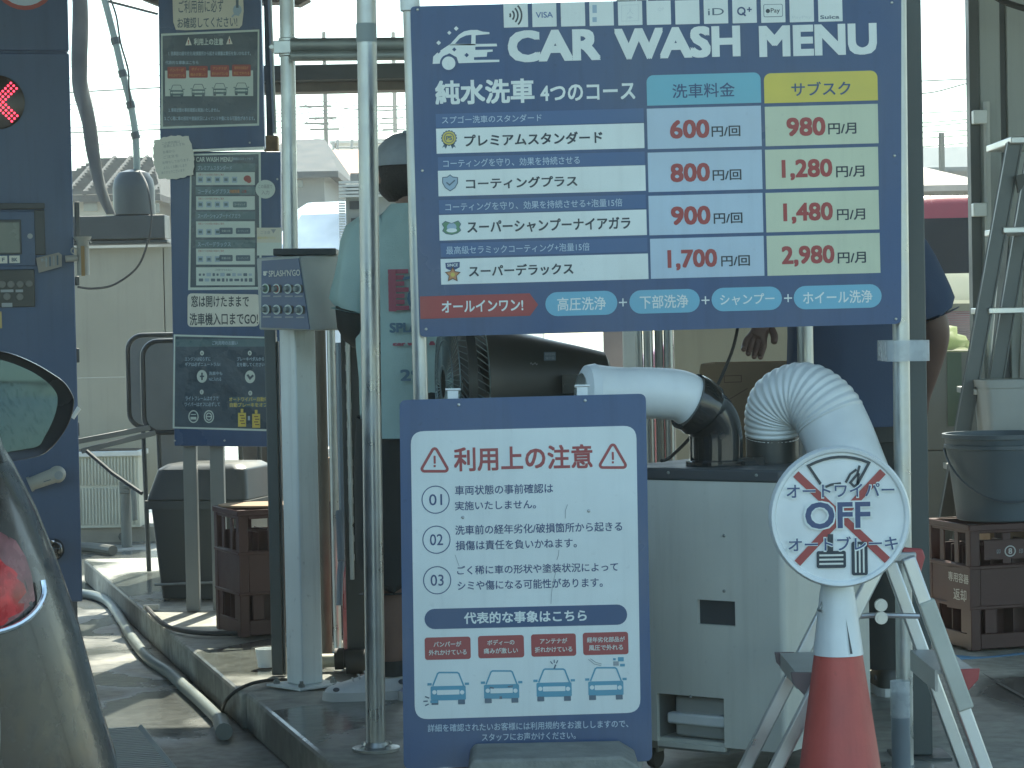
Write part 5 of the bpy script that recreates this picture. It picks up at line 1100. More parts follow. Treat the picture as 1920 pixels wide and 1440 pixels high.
b = B(); c = at(313, 672, 10.7); c2 = at(313, 1000, 10.7); b.box(c.x - .055, c.x + .2, 10.7, 10.9, SLAB, c.z - .008); o = tag(b.build('grey_cabinet', grey_metal, bevel=.004, origin=V((c.x, 10.8, SLAB))), 'narrow grey cabinet half hidden behind the notice pillar', 'cabinet')
# planter
c = at(205, 990, 13.9); root = thing('planter_box', 'ivory ribbed plastic planter box behind the black trash bin', 'planter', (c.x - .30, 13.9, c.z))
u_ = 13.9 / FPX; h = (990 - 846) * u_; L_ = .30 + (268 - 205) * u_
b = B(); b.box(.02, L_ - .02, .02, .28, 0, h - .03)
k = .03
while k < L_ - .03:
    b.box(k, k + .009, .010, .0198, .02, h * .52); b.box(k, k + .009, .010, .0198, h * .56, h - .035); k += .019
b.build('body', ivory, root, bevel=.002, bseg=1)
b = B(); b.prism(rrect(0, 0, L_, .30, .02, 3), h - .03, h); b.build('rim', mat('white_rim', (.62, .63, .58), .45), root, bevel=.004)
b = B(); b.box(.03, L_ - .03, .03, .27, h, h + .004); b.build('soil', mat('soil', (.10, .08, .055), .9, var=.4, scale=40), root)
b = B(); b.box(-.1, .85, .02, .3, 0, c.z - .002); o = tag(b.build('timber_block', mat('weathered_timber', (.26, .24, .19), .8, var=.25)), 'weathered block raising the ivory planter off the ground', 'block'); o.location = (c.x - .5, 13.92, 0)
# black trash bin
c = at(355, 1128, 9.85); c.z = SLAB; u_ = 9.85 / FPX; root = thing('trash_bin', 'black plastic trash bin with hinged lid behind the notice pillar posts', 'bin', (at(248, 1128, 9.85).x + .08, 9.85, SLAB), RAD(-14))
zh = at(300, 940, 9.85).z - SLAB; zl = at(300, 872, 9.85).z - SLAB
lo_ = [V((x, y, 0)) for x, y in rrect(.03, .02, .36, .34, .03, 4)]; hi_ = [V((x, y, zh)) for x, y in rrect(0, -.01, .42, .38, .03, 4)]
b = B(); b.loft([lo_, hi_]); b.prism(rrect(-.02, -.03, .44, .40, .03, 4), zh - .03, zh + .004); b.build('body', mat('black_bin', (.045, .052, .048), .45, var=.1), root, smooth=30)
b = B(); b.loft([[V((x, y, zh + .005)) for x, y in rrect(-.012, -.02, .43, .39, .03, 4)], [V((x, y, zl - .02)) for x, y in rrect(.02, .02, .41, .37, .04, 4)], [V((x, y, zl)) for x, y in rrect(.05, .05, .38, .34, .04, 4)]]); b.build('lid', mat('black_lid', (.06, .066, .06), .4, var=.1), root, smooth=30, bevel=.004)
b = B(); b.tube([(.02, -.012, .06), (.36, -.012, .075)], .006, 6); b.build('foot_bar', galv_dull, root)
# small pump between planter and bin
c = at(238, 1030, 13.6); root = thing('standpipe', 'small dark standpipe with valve beside the ivory planter', 'standpipe', (c.x, 13.6, 0)); zz = at(240, 925, 13.6).z
b = B(); b.cyl((0, 0, 0), (0, 0, zz), .03, n=14); b.tube(smooth_path([(0, 0, zz), (.01, -.02, zz + .04), (.05, -.05, zz + .02), (.06, -.06, zz - .15)], 5), .016, 8); b.box(-.03, .03, -.03, .03, zz, zz + .07); b.build('pipe', mat('grey_green_pipe', (.13, .145, .13), .5), root, bevel=.003)
for x0_, y0_, x1_, y1_, r, l in ((120, 1000, 232, 1006, .03, 'thick dark hose lying on the ground behind the planter end'), (120, 1026, 212, 1032, .028, 'dark hose lying across the ground nearest the island end')):
    p_, q = on(x0_, y0_, .03), on(x1_, y1_, .03); b = B(); b.tube(smooth_path([p_, p_.lerp(q, .5) + V((0, .08, 0)), q], 6), r, 10); tag(b.build('ground_hose', mat('dark_hose', (.10, .105, .09), .6)), l, 'hose')
# brown crates behind the pillar
YK = 8.55
cn2 = at(452, 1196, YK); zt = at(452, 958, YK).z; hk = (zt - SLAB)
crate('bottle_crate', 'brown bottle crate on the island floor between the pillar and white post', (cn2.x, YK, SLAB), RAD(24), .38, .30, hk, crate_brown, 'brown bottle crates')
b = B(); k = thing('cardboard_sheet', 'crumpled cardboard sheet lying on the crates by the pillar', 'cardboard', (cn2.x + .06, YK + .22, SLAB + hk + .003)); pts = []
for j in range(14):
    a_ = 2 * pi * j / 14; pts.append((.15 * cos(a_) * (1 + .15 * rnd.random()), .11 * sin(a_) * (1 + .15 * rnd.random())))
b.prism(pts, 0, .006); b.build('sheet', cardboard, k)
crate('bottle_crate', 'brown bottle crate half hidden between the white post and the person', (at(590, 1180, 8.7).x, 8.7, SLAB), 0, .40, .30, .46, crate_brown, 'brown bottle crates')
b = B(); q = at(628, 915, 8.8); b.box(-.05, .035, 0, .06, 0, .16); o = tag(b.build('carton', cardboard, bevel=.002), 'small sunlit carton on the crates behind the white post', 'carton'); o.location = (q.x, 8.8, SLAB + .463)
# black hand cart pole with conduit, red extinguisher, grip
c = at(668, 1240, 7.62); root = thing('black_stand', 'black upright stand with a chain-like conduit left of the person', 'stand', (c.x, 7.62, SLAB)); zt = at(668, 600, 7.62).z - SLAB
b = B(); b.box(-.028, .030, 0, .04, 0, zt); b.build('post', mat('stand_black', (.035, .04, .038), .4), root, bevel=.004)
b = B(); b.cyl((-.006, -.012, .3), (-.004, -.012, zt - .02), .0075, n=10); 
for k in range(12): z = .36 + k * (zt - .4) / 12; b.lathe([(.0085, 0), (.0085, .02)], 10, T(-.005, -.012, z))
b.build('conduit', galv, root)
b = B(); b.tube([(-.03, -.02, .04), (.05, -.02, .04)], .04, 16); b.build('wheel', rubber, root)
c = at(655, 1232, 7.5); root = thing('fire_extinguisher', 'red cylinder with black strap leaning by the black stand', 'extinguisher', (c.x + .02, 7.75, SLAB)); zt = at(655, 1052, 7.75).z - SLAB
b = B(); b.lathe([(.05, 0), (.056, .01), (.056, zt - .06), (.045, zt - .02), (.02, zt), (.018, zt + .03), (0, zt + .031)], 28, cap=False); b.build('body', mat('extinguisher_red', (.40, .05, .055), .3, coat=.3), root); b = B(); b.box(-.05, .02, -.012, .012, zt + .02, zt + .04); b.build('valve', black_plastic, root)
c = at(636, 1135, 7.45); b = B(); b.tube([c, at(638, 1070, 7.47), at(641, 1040, 7.5)], [.0095, .0105, .009], 12); b.tube([at(640, 1052, 7.48), at(636, 960, 7.6)], .012, 10); tag(b.build('spray_lance', mat('lance_blue_grey', (.20, .24, .28), .4)), 'blue-grey spray lance with pale grip hanging by the white post', 'lance')
for (x, y, Y, l, m) in ((622, 700, 8.0, 'wide reflective steel upright right of the white button post', galv), (602, 700, 7.9, 'brownish upright just right of the white button post', brown_steel)):
    c = at(x, y, Y); b = B(); hw = (.014 if m is galv else .018); b.cyl((0, 0, 0), (0, 0, 1.3), hw, n=18); o = tag(b.build('steel_upright', m), l, 'pole'); o.location = (c.x, Y, SLAB)
c = at(640, 760, 8.1); b = B(); b.cyl((0, 0, .25), (0, 0, 1.05), .018, n=20); b.cyl((0, 0, 0), (0, 0, .25), .012, n=12); o = tag(b.build('blue_cylinder', mat('steel_blue_cyl', (.14, .19, .24), .3, metal=.3)), 'blue-grey cylinder beside the black stand', 'cylinder'); o.location = (c.x, 8.1, SLAB)
# bits on the island floor
c = at(500, 1262, 7.8); root = thing('white_cup', 'white plastic pot on the island floor left of the white post', 'pot', (c.x, 7.8, SLAB)); b = B(); b.lathe([(.028, 0), (.036, .06), (.034, .06), (.027, .005), (0, .005)], 24, cap=False); b.build('pot', white_plastic, root)
c = at(628, 1255, 7.7); root = thing('hose_coupling', 'black and cream hose coupling on the floor by the white post', 'coupling', (c.x, 7.7, SLAB))
b = B(); b.cyl((-.05, 0, .03), (.0, 0, .03), .022, n=16, m=0); b.cyl((.001, 0, .035), (.03, 0, .035), .035, n=20, m=1); b.cyl((.0305, 0, .035), (.045, 0, .035), .03, n=20, m=1); b.build('coupling', [ivory, rubber], root)
b = B(); b.tube([on(590, 1230, SLAB + .012), on(645, 1228, SLAB + .012), on(700, 1226, SLAB + .012), on(760, 1222, SLAB + .012)], .012, 10); tag(b.build('blue_pipe', mat('light_blue_pipe', (.20, .42, .55), .4)), 'light blue pipe lying on the floor behind the white post', 'pipe')
b = B(); pth = smooth_path([on(414, 1352, .02), on(396, 1334, .02), on(372, 1311, .02), on(345, 1287, .02), on(316, 1260, .02), on(286, 1241, .02), on(266, 1221, .02), on(246, 1194, .02), on(226, 1160, .02), on(206, 1131, .02), on(182, 1118, .02), on(150, 1113, .02), on(100, 1112, .02), on(60, 1118, .02)], 10); b.tube(pth, .0205, 14)
b.tube([pth[0] + V((.0, .0, .0)), on(420, 1372, .03)], .026, 12); tag(b.build('lane_hose', hose_grey), 'thick grey hose snaking along the kerb in the wet lane', 'hose')
b = B(); b.tube(smooth_path([on(417, 1330, .03), at(425, 1312, 7.35), at(447, 1293, 7.35), at(478, 1280, 7.35), at(520, 1274, 7.45), at(545, 1276, 7.5)], 8), .0055, 8); tag(b.build('black_hose', rubber), 'thin black hose curving over the kerb to the posts', 'hose')
b = B(); b.tube(smooth_path([on(276, 1140, SLAB + .012), on(300, 1165, SLAB + .01), on(330, 1180, SLAB + .01), on(400, 1188, SLAB + .01), on(520, 1184, SLAB + .01)], 8), .009, 8); tag(b.build('black_hose', rubber), 'black hose lying across the sunlit island floor', 'hose')
b = B(); c = at(290, 1150, 8.9); b.box(-.03, .03, -.02, .02, 0, .018); o = tag(b.build('concrete_chip', mat('pale_rubble', (.45, .45, .40), .8)), 'pale lump on the kerb edge by the black hose', 'lump'); o.location = tuple(on(284, 1142, SLAB + .001))
# ================================================================ cars
def car(name, label, M, W=.88, Lc=4.2, H=1.55, paint=None, bulge=None, lamps=True, van=False, mirror=None, screen=None, side=None):
    """body lofted from cross-sections; local y runs forward from the rear, x right"""
    root = thing(name, label, 'car', M=M)
    prof = bulge or [(.25, -.06), (.40, -.01), (.52, 0), (.69, -.03), (.815, -.055), (.90, -.085), (.98, -.115), (1.05, -.15)]
    belt = prof[-1][0]; zr = H
    def half(wf, zscale, roof):
        out = [(0, .24)] + [((W + dx) * wf, .24 + (z - .24) * zscale if not roof else z) for z, dx in prof]
        return out
    def f(s): s = min(1, max(0, s / .34)); return (1 - (1 - s) ** 3.0) ** (1 / 3.0) if s < 1 else 1
    st = [0.0, .008, .03, .07, .13, .22, .34, .9, 1.6, 2.4, Lc - 1.25, Lc - .6, Lc - .3, Lc - .12, Lc - .03, Lc]
    b = B(); rings = []
    for y in st:
        wf = max(.45, f(y + .004)) * max(.55, f(Lc - y + .004)); fr_ = max(0, min(1, (y - (Lc - 1.3)) / 1.3)) if not van else max(0, min(1, (y - (Lc - .5)) / .5))
        zs = 1 - .28 * fr_
        r = [V(((W + dx) * wf, y, .24 + (z - .24) * zs)) for z, dx in prof]; zt = r[-1].z
        r += [V(((W - .22) * wf, y, zt + .03)), V((.3 * wf, y, zt + .05))]
        ring = [V((.3 * wf, y, .24))] + r + [V((-p.x, p.y, p.z)) for p in r[::-1]] + [V((-.3 * wf, y, .24))]
        rings.append(ring)
    b.loft(rings); b.build('body', paint, root, smooth=50)
    # cabin
    b = B(); y0, y1, y2, y3 = (.10, .34, Lc - 2.0, Lc - 1.15) if not van else (.05, .12, Lc - 1.2, Lc - .55)
    zb = belt + .02
    low = [(-W + .17, y0), (W - .17, y0), (W - .17, y3), (-W + .17, y3)]; top = [(-W + .30, y1 + .12), (W - .30, y1 + .12), (W - .30, y2), (-W + .30, y2)]
    ringl = lambda rr, z, ins: [V((x * (1 - ins), y, z)) for x, y in rr]
    def rnd_ring(q, z, r): 
        x0_, y0_, x1_, y1_ = q; return [V((x, y, z)) for x, y in rrect(x0_, y0_, x1_, y1_, r, 4)]
    R0 = (-W + .16, y0, W - .16, y3); R1 = (-W + .27, y1 + .1, W - .27, y2); R2 = (-W + .33, y1 + .16, W - .33, y2 - .12)
    b.loft([rnd_ring(R0, zb - .06, .12), rnd_ring(R1, H - .07, .14), rnd_ring(R2, H, .16)]); b.build('cabin', paint, root, smooth=40)
    g = lambda t: V((0, 0, 0))
    def lerp4(x, t0):   # point on the cabin side at height fraction t
        return x
    for sx in (-1, 1):
        b = B(); A_ = lambda y, t: V((sx * ((W - .16) * (1 - t) + (W - .27) * t + .006), y, (zb - .06) * (1 - t) + (H - .07) * t))
        yy0 = y0 + .28; yy1 = y3 - .30
        q = [A_(yy0, .16), A_(yy1 - .02, .16), A_(y2 - .14, .90), A_(yy0 + .14, .90)]
        q2 = [p_ - V((sx * .012, 0, 0)) for p_ in q]; b.hexa(q2, q); b.build('side_window', side or glass_dark, root)
    b = B(); B_ = lambda x, t: V((x, y0 * (1 - t) + (y1 + .1) * t - .006, (zb - .06) * (1 - t) + (H - .07) * t))
    q = [B_(-W + .34, .18), B_(W - .34, .18), B_(W - .42, .9), B_(-W + .42, .9)]; b.hexa([p_ + V((0, .012, 0)) for p_ in q], q); b.build('rear_window', glass_dark, root)
    b = B(); B2 = lambda x, t: V((x, y3 * (1 - t) + y2 * t + .006, (zb - .06) * (1 - t) + (H - .07) * t)); q = [B2(-W + .3, .16), B2(W - .3, .16), B2(W - .4, .92), B2(-W + .4, .92)]; b.hexa([p_ - V((0, .012, 0)) for p_ in q], q); b.build('windscreen', screen or glass_dark, root)
    for sx in (-1, 1):
        for yy in (.78, Lc - .85):
            wx = sx * (W - .10)
            b = B(); b.lathe([(.20, -.10), (.30, -.09), (.315, -.05), (.315, .05), (.30, .09), (.20, .10)], 36, T(wx, yy, .315) @ RY(pi / 2)); o = b.build('wheel', tyre_m, root)
            b = B(); b.lathe([(.20, -.02), (.20, .104), (.17, .10), (.05, .085), (0, .085)], 24, T(wx, yy, .315) @ RY(sx * pi / 2)); r2 = b.build('rim', alu, o)
    def rear_y(x, z):
        dx = 0
        for (za, da), (zc, dc) in zip(prof, prof[1:]):
            if za <= z <= zc: dx = da + (dc - da) * (z - za) / (zc - za)
        k = min(.999, abs(x) / (W + dx)); return .34 * (1 - (1 - k ** 3.0) ** (1 / 3.0)) - .004
    root['_lamp'] = 0
    del root['_lamp']
    return root, rear_y, prof
# the dark car in front of the camera, its rear right corner and door mirror in view
paint = mat('dark_green_grey_metallic', (.018, .018, .017), .24, metal=0, var=.15, scale=40, coat=.14, rvar=.08, spec=.4)
rc = V((-1.315, 2.83, 0)); Mcar = Matrix.Translation(rc) @ RZ(RAD(15.94))
bul = [(.25, -.06), (.36, -.012), (.50, 0), (.625, -.012), (.69, -.030), (.757, -.046), (.815, -.060), (.90, -.086), (.977, -.114), (1.045, -.146), (1.09, -.175)]
dc, ry, prof = car('dark_car', 'dark metallic car with red tail lamp waiting at the lower left', Mcar, .88, 4.1, 1.56, paint, bul)
def lamp(nm, sx, prof_xz, m, off, n=8):
    """patch hugging the rear corner: list of (z, x_in, x_out)"""
    b = B(); f0 = []; f1 = []
    for z, xi, xo in prof_xz:
        r0, r1 = [], []
        for k in range(n + 1):
            x = xi + (xo - xi) * k / n; e = 1 - (2 * k / n - 1) ** 6
            r0.append(V((sx * x, ry(x, z) + .004, z))); r1.append(V((sx * x, ry(x, z) - off * e, z)))
        f0.append(r0); f1.append(r1)
    nn = len(f0); vs = [p_ for r in f1 for p_ in r]; w_ = n + 1
    b.add(vs, [(i * w_ + k, i * w_ + k + 1, (i + 1) * w_ + k + 1, (i + 1) * w_ + k) for i in range(nn - 1) for k in range(n)])
    bd1 = [f1[0][k] for k in range(w_)] + [f1[i][n] for i in range(1, nn)] + [f1[-1][k] for k in range(n - 1, -1, -1)] + [f1[i][0] for i in range(nn - 2, 0, -1)]
    bd0 = [f0[0][k] for k in range(w_)] + [f0[i][n] for i in range(1, nn)] + [f0[-1][k] for k in range(n - 1, -1, -1)] + [f0[i][0] for i in range(nn - 2, 0, -1)]
    m_ = len(bd1); b.add(bd1 + bd0, [(i, (i + 1) % m_, m_ + (i + 1) % m_, m_ + i) for i in range(m_)])
    return b.build(nm, m, dc, smooth=50)
lampred = mat('tail_lamp_red', (.40, .03, .035), .28, var=.45, scale=45, spec=.3)
lampdark = mat('tail_lamp_smoke', (.20, .085, .09), .28, var=.4, scale=28, spec=.3)
lamppink = mat('tail_lamp_pink', (.70, .12, .15), .25, var=.1, spec=.3)
for sx in (1, -1):
    lamp('tail_lamp', sx, [(.838, .40, .695), (.850, .40, .72), (.868, .40, .745), (.90, .40, .742), (.925, .40, .735), (.948, .40, .722), (.962, .42, .70)], lampdark, .010)
    lamp('lamp_lens', sx, [(.842, .50, .70), (.858, .50, .728), (.880, .50, .733), (.905, .50, .726), (.928, .52, .712), (.940, .54, .69)], lampred, .014)
    lamp('lamp_bulb', sx, [(.842, .56, .672), (.86, .56, .690), (.90, .56, .696), (.93, .56, .690), (.945, .56, .678)], lamppink, .024)
    b = B(); b.tube(smooth_path([V((sx * x, ry(x, z) - .006, z)) for x, z in ((.757, .892), (.757, .872), (.738, .850), (.70, .836), (.62, .830), (.50, .829), (.40, .830))], 4), .0042, 8); b.build('lamp_trim', mat('chrome', (.7, .72, .7), .08, metal=1, var=0), dc)
b = B()
for sx in (1, -1):
    pts = []
    for z, x in ((.82, .672), (.78, .684), (.72, .688), (.66, .684), (.58, .672), (.50, .655)): pts.append(V((sx * x, ry(x, z) - .0015, z)))
    b.tube(smooth_path(pts, 5), .0035, 5)
b.build('bumper_seam', mat('seam_light', (.30, .33, .31), .3), dc)
b = B(); b.box(-.24, .24, .0, .02, .66, .80); b.build('number_plate', mat('plate_white', (.6, .6, .57), .4), dc)
# door mirror: placed on the car's right front door
mc = at(58, 763, 5.35); inv = Mcar.inverted()
b = B(); Ymir = 5.35
out_px = [(-60, 872), (-60, 652), (-20, 655), (20, 662), (60, 678), (95, 698), (120, 716), (134, 736), (139, 752), (136, 775), (126, 800), (112, 822), (95, 842), (75, 855), (45, 862), (0, 868)]
gl_px = [(-60, 852), (-60, 668), (-15, 672), (20, 680), (60, 697), (90, 718), (105, 736), (108, 752), (104, 775), (94, 800), (84, 818), (72, 836), (40, 843), (0, 850)]
fmir = Frame(at(40, 765, Ymir), RZ(RAD(9)) @ V((1, 0, 0)), RZ(RAD(9)) @ V((0, -1, .012)))
def spl(q):
    q = [V((p_[0], p_[1], 0)) for p_ in q]; r_ = smooth_path(q[1:], 5); return [(q[0].x, q[0].y)] + [(p_.x, p_.y) for p_ in r_]
out_px, gl_px = spl(out_px), spl(gl_px)
mro = [fmir.px(*p_) for p_ in out_px]; cx_ = sum(p_.x for p_ in mro) / len(mro); cy_ = sum(p_.y for p_ in mro) / len(mro)
rr_ = lambda k, z: [fmir.M @ V((cx_ + (p_.x - cx_) * k, cy_ + (p_.y - cy_) * k, z)) for p_ in mro]
gi = [fmir.px(*p_) for p_ in gl_px]
b.loft([rr_(.90, .0), rr_(.985, .004), rr_(1.0, -.012), rr_(.985, -.045), rr_(.90, -.085), rr_(.70, -.12), rr_(.35, -.14)]); b.build('mirror_housing', mat('mirror_black', (.022, .022, .02), .25, coat=.3, rvar=.05), dc, world=True, smooth=60)
b = B(); b.prism([(p_.x, p_.y) for p_ in gi][::-1], -.004, .0052, M=fmir.M); b.build('mirror_glass', mirror_m, dc, world=True, smooth=0)
b = B(); a0 = at(-60, 850, Ymir + .02); b.cyl(a0, Mcar @ V((.70, 2.42, 1.03)), .035, n=16); b.build('mirror_arm', black_plastic, dc, world=True)
# cars parked beyond the bay
wpaint = mat('white_car_paint', (.72, .74, .72), .25, var=.03, coat=.5); rpaint = mat('dark_red_car_paint', (.30, .035, .04), .25, var=.05, coat=.5)
e = at(640, 362, 20.0); car('white_van', 'white minivan facing the bay, parked behind the button box', Matrix.Translation(V((e.x + 1.0, 24.2, 0))) @ RZ(RAD(180 - 18)), .86, 4.4, e.z, wpaint, [(.25, -.05), (.5, 0), (.9, -.02), (1.5, -.04), (1.72, -.06)], van=True, screen=mat('sky_lit_windscreen', (.62, .66, .64), .12, metal=.7, var=.25, scale=2.5))  # windscreen's pale metallic colour stands in for reflected bright sky
e = at(1790, 360, 14.6); car('red_van', 'dark red minivan parked outside, seen between the dark post and wall', Matrix.Translation(V((e.x + 2.6, 15.4, 0))) @ RZ(RAD(86)), .85, 4.5, e.z, rpaint, [(.25, -.05), (.5, 0), (.9, -.02), (1.1, -.04), (1.22, -.07)], van=True, side=mat('smoked_side_glass', (.012, .018, .024), .4, spec=.15, var=.3, scale=1.5))

# ================================================================ beyond: kiosk unit, houses, poles and wires
a = at(641, 440, 11.6); e = at(775, 338, 11.6); root = thing('louvred_unit', 'white louvred equipment unit with dark slots behind the person', 'equipment unit', (a.x, 11.6, 0))
L_ = e.x - a.x; zt = e.z; z1 = at(641, 370, 11.6).z
b = B(); b.box(.02, L_, .02, .7, 0, zt - .01); b.build('body', mat('unit_grey', (.30, .33, .32), .5), root, bevel=.004)
b = B(); k = 0
while z1 + k * .0165 < zt: b.box(-.01, L_ + .01, 0 - .006, .018, z1 + k * .0165, z1 + k * .0165 + .011); k += 1
for j in range(24): z = z1 - .012 - j * .0125; b.box(-.012, .018, -.008, .014, z - .008, z)
b.build('louvre', mat('louvre_white', (.72, .75, .72), .45), root)
b = B()
for (xa, ya, xb, yb) in ((655, 376, 705, 392), (658, 408, 702, 418), (660, 430, 702, 440)):
    p_, q = at(xa, yb, 11.6), at(xb, ya, 11.6); b.box(p_.x - a.x, q.x - a.x, .012, .0195, p_.z, q.z)
b.build('slot', dark_trim, root)
tile_m = mat('roof_tile', (.055, .063, .063), .9, var=.35, scale=4, bump=.6, bscale=9)
def house(label, xa, xb, ye, yr, Y, wallm, roofm, ridge=.5, depth=7, hip=True, rows=True, win=()):
    """gabled or hipped house seen across the lot: xa..xb eaves, ye eave line, yr ridge line (picture pixels at distance Y)"""
    p_, q = at(xa, ye, Y), at(xb, ye, Y); ze = (p_.z + q.z) / 2; zr = at((xa + xb) / 2, yr, Y + depth / 2).z; L_ = q.x - p_.x
    root = thing('house', label, 'house', ((p_.x + q.x) / 2, Y + depth / 2, 0)); 
    b = B(); b.box(p_.x + .3, q.x - .3, Y + .4, Y + depth - .4, 0, ze); b.build('wall', wallm, root, world=True)
    b = B(); h = L_ * .28 if hip else 0; x0_, x1_ = p_.x, q.x; r0, r1 = x0_ + h, x1_ - h; ym = Y + depth / 2; t = .12
    v = [V((x0_, Y, ze)), V((x1_, Y, ze)), V((x1_, Y + depth, ze)), V((x0_, Y + depth, ze)), V((r0, ym, zr)), V((r1, ym, zr))]; v2 = [q_ - V((0, 0, t)) for q_ in v]
    b.add(v + v2, [(0, 1, 5, 4), (2, 3, 4, 5), (1, 2, 5), (3, 0, 4), (7, 6, 10, 11), (9, 8, 11, 10), (8, 7, 11), (6, 9, 10), (0, 6, 7, 1), (1, 7, 8, 2), (2, 8, 9, 3), (3, 9, 6, 0)])
    rf = b.build('roof', roofm, root, world=True, smooth=0)
    if rows:
        b = B(); n = 14
        for k in range(n):
            t_ = k / n; z = ze + (zr - ze) * t_ + .02; yy = Y + (ym - Y) * t_; xl_ = x0_ + h * t_; xr_ = x1_ - h * t_; b.box(xl_, xr_, yy - .02, yy + .05, z, z + .06)
        k = x0_
        while k < x1_:
            t1 = 1.0
            if h > 0: t1 = min(1, (k - x0_) / h, (x1_ - k) / h)
            if t1 > .05: b.tube([V((k, Y - .01, ze + .04)), V((k, Y + (ym - Y) * t1, ze + (zr - ze) * t1 + .04))], .05, 5)
            k += .32
        inv_ = ROOTM[root.name].inverted(); b.v = [inv_ @ v for v in b.v]; b.build('roof_tiles', tile_m, rf)
    for (wx, wy, ww, wh) in win:
        c = at(wx, wy, Y + .4); b = B(); s_ = Y / FPX; b.box(c.x - ww * s_ / 2, c.x + ww * s_ / 2, Y + .36, Y + .398, c.z - wh * s_ / 2, c.z + wh * s_ / 2); b.build('window', glass_pane, root, world=True)
    return root
plaster = mat('cream_plaster', (.42, .40, .34), .8, var=.1, scale=1); greyw = mat('grey_siding', (.22, .235, .225), .8, var=.1, scale=1); orangew = mat('orange_roofing', (.52, .27, .17), .7, var=.15, scale=1); pale = mat('haze_pale_building', (.66, .62, .55), .8, var=.06, scale=.6)  # the pale building's colour has distance haze mixed in
house('old house with dark tiled roof beyond the beige splash panel', 60, 300, 366, 300, 44, plaster, tile_m, hip=True, win=((170, 385, 26, 22), (290, 390, 20, 18)))
house('house with dark slate roof and grey siding left of the steel pole', 455, 634, 322, 262, 46, greyw, mat('slate_roof', (.05, .065, .072), .9, var=.2, scale=3), hip=True, rows=False, win=((560, 345, 16, 14),))
house('orange-roofed house behind the grey-sided one', 560, 800, 345, 280, 64, orangew, orangew, hip=False, rows=False)
house('pale tall building with stepped roofline behind the orange house', 618, 780, 262, 250, 110, pale, pale, hip=False, rows=False, depth=10)
house('long grey shed with blue-grey metal roof seen at the right', 1500, 1990, 314, 276, 70, mat('shed_wall', (.11, .13, .14), .7, var=.2, scale=.8), mat('shed_roof', (.10, .13, .14), .9, var=.06), hip=False, rows=False)
house('house with tan tiled roof in front of the grey shed', 1560, 1868, 348, 312, 48, mat('brown_wall', (.16, .15, .13), .8), mat('tan_roof', (.34, .29, .25), .75, var=.2, scale=3), hip=True, rows=False)
a = at(657, 345, 40); b = B(); e = at(790, 322, 40); b.box(a.x, e.x, 40, 42, 0, e.z); tag(b.build('dark_shed', mat('dark_shed', (.09, .105, .105), .6), origin=V(((a.x + e.x) / 2, 41, 0))), 'low dark shed in front of the orange house', 'shed')
# scaffold on the pale building
a = at(632, 330, 108); e = at(700, 262, 108); root = thing('roof_railing', 'thin metal railing on the roof of the pale building', 'railing', (a.x, 108, 5)); b = B()
for y in (276, 290, 300, 308): b.tube([at(632, y, 107.8), at(740, y - 1, 107.8)], .05, 4)
for x in (625, 633, 660, 690, 738): b.tube([at(x, 312, 107.8), at(x, 262 if x != 625 else 266, 107.8)], .06, 4)
for y in (262, 268, 274, 280): b.tube([at(705, y, 107.8), at(730, y, 107.8)], .04, 4)
b.build('rail', mat('railing_steel', (.2, .22, .21), .6), root, world=True)
pole_m = mat('concrete_pole', (.05, .07, .06), .8, var=.1)
def upole(label, x, ytop, Y, w, trans=None):
    t_, e = at(x, ytop, Y), at(x + 1, 400, Y); root = thing('utility_pole', label, 'utility pole', (t_.x, Y, 0), group='utility poles over the roofs')
    b = B(); b.tube([V((t_.x, Y, 0)), V((t_.x, Y, t_.z))], [w * 1.15, w * .85], 12); b.build('shaft', pole_m, root, world=True)
    b = B()
    for k, (y, l_, r_) in enumerate(((200, .9, .3), (222, .55, .5), (232, .7, .2), (243, .5, .6))):
        if y > ytop + 5: c = at(x, y, Y); b.box(c.x - l_, c.x + r_, Y - w - .1, Y - w - .02, c.z - .035, c.z + .035)
    b.build('crossarm', pole_m, root, world=True)
    if trans: c = at(trans[0], trans[1], Y); b = B(); b.cyl(c + V((0, 0, -trans[2])), c + V((0, 0, trans[2])), trans[3], n=14); b.box(c.x, t_.x, Y - .1, Y + .1, c.z - .1, c.z + .1); b.build('transformer', mat('transformer_grey', (.09, .115, .10), .6), root, world=True)
    return root
upole('utility pole with crossarms and a box transformer above the slate roof', 607, 60, 90, .085, (594, 278, .34, .16))
upole('plain utility pole just left of the menu board', 737, 60, 120, .115)
upole('short utility pole rising in front of the grey shed at the right', 1765, 249, 62, .09)
wire_m = mat('overhead_wire', (.08, .09, .085), .7)
def wire(label, pts, Y, r): b = B(); b.tube(smooth_path([at(x, y, Y) for x, y in pts], 5), r, 5); return tag(b.build('overhead_wire', wire_m), label, 'wire', 'overhead wires across the sky')
wl = 'thin overhead wire crossing the pale sky'
for y0_, y1_, Y, r in ((173, 162, 70, .022), (188, 186, 90, .016), (195, 191, 90, .016), (204, 199, 90, .016), (239, 232, 80, .016), (248, 242, 80, .022), (258, 252, 80, .014), (272, 266, 80, .014), (282, 276, 80, .014), (124, 121, 100, .012), (145, 142, 100, .012)):
    wire(wl, ((100, y0_ + 2), (230, (y0_ + y1_) / 2 + .5), (420, y1_ - 4)), Y, r)
for ya, yb, yc in ((201, 190, 197), (207, 198, 204), (222, 213, 219), (234, 222, 232), (244, 234, 241), (213, 207, 203)):
    wire(wl, ((500, ya + 8), (552, ya + 2), (607, yb), (665, yc + 1), (737, yc + 3), (860, yb - 8)), 89.6, .017)
for ya, yb in ((151, 147), (173, 152), (211, 207), (229, 222), (236, 228), (247, 243), (258, 252), (274, 266)):
    wire(wl, ((1690, ya + 3), (1750, ya), (1835, yb), (1950, yb - 9)), 62 if ya > 200 else 50, .014)
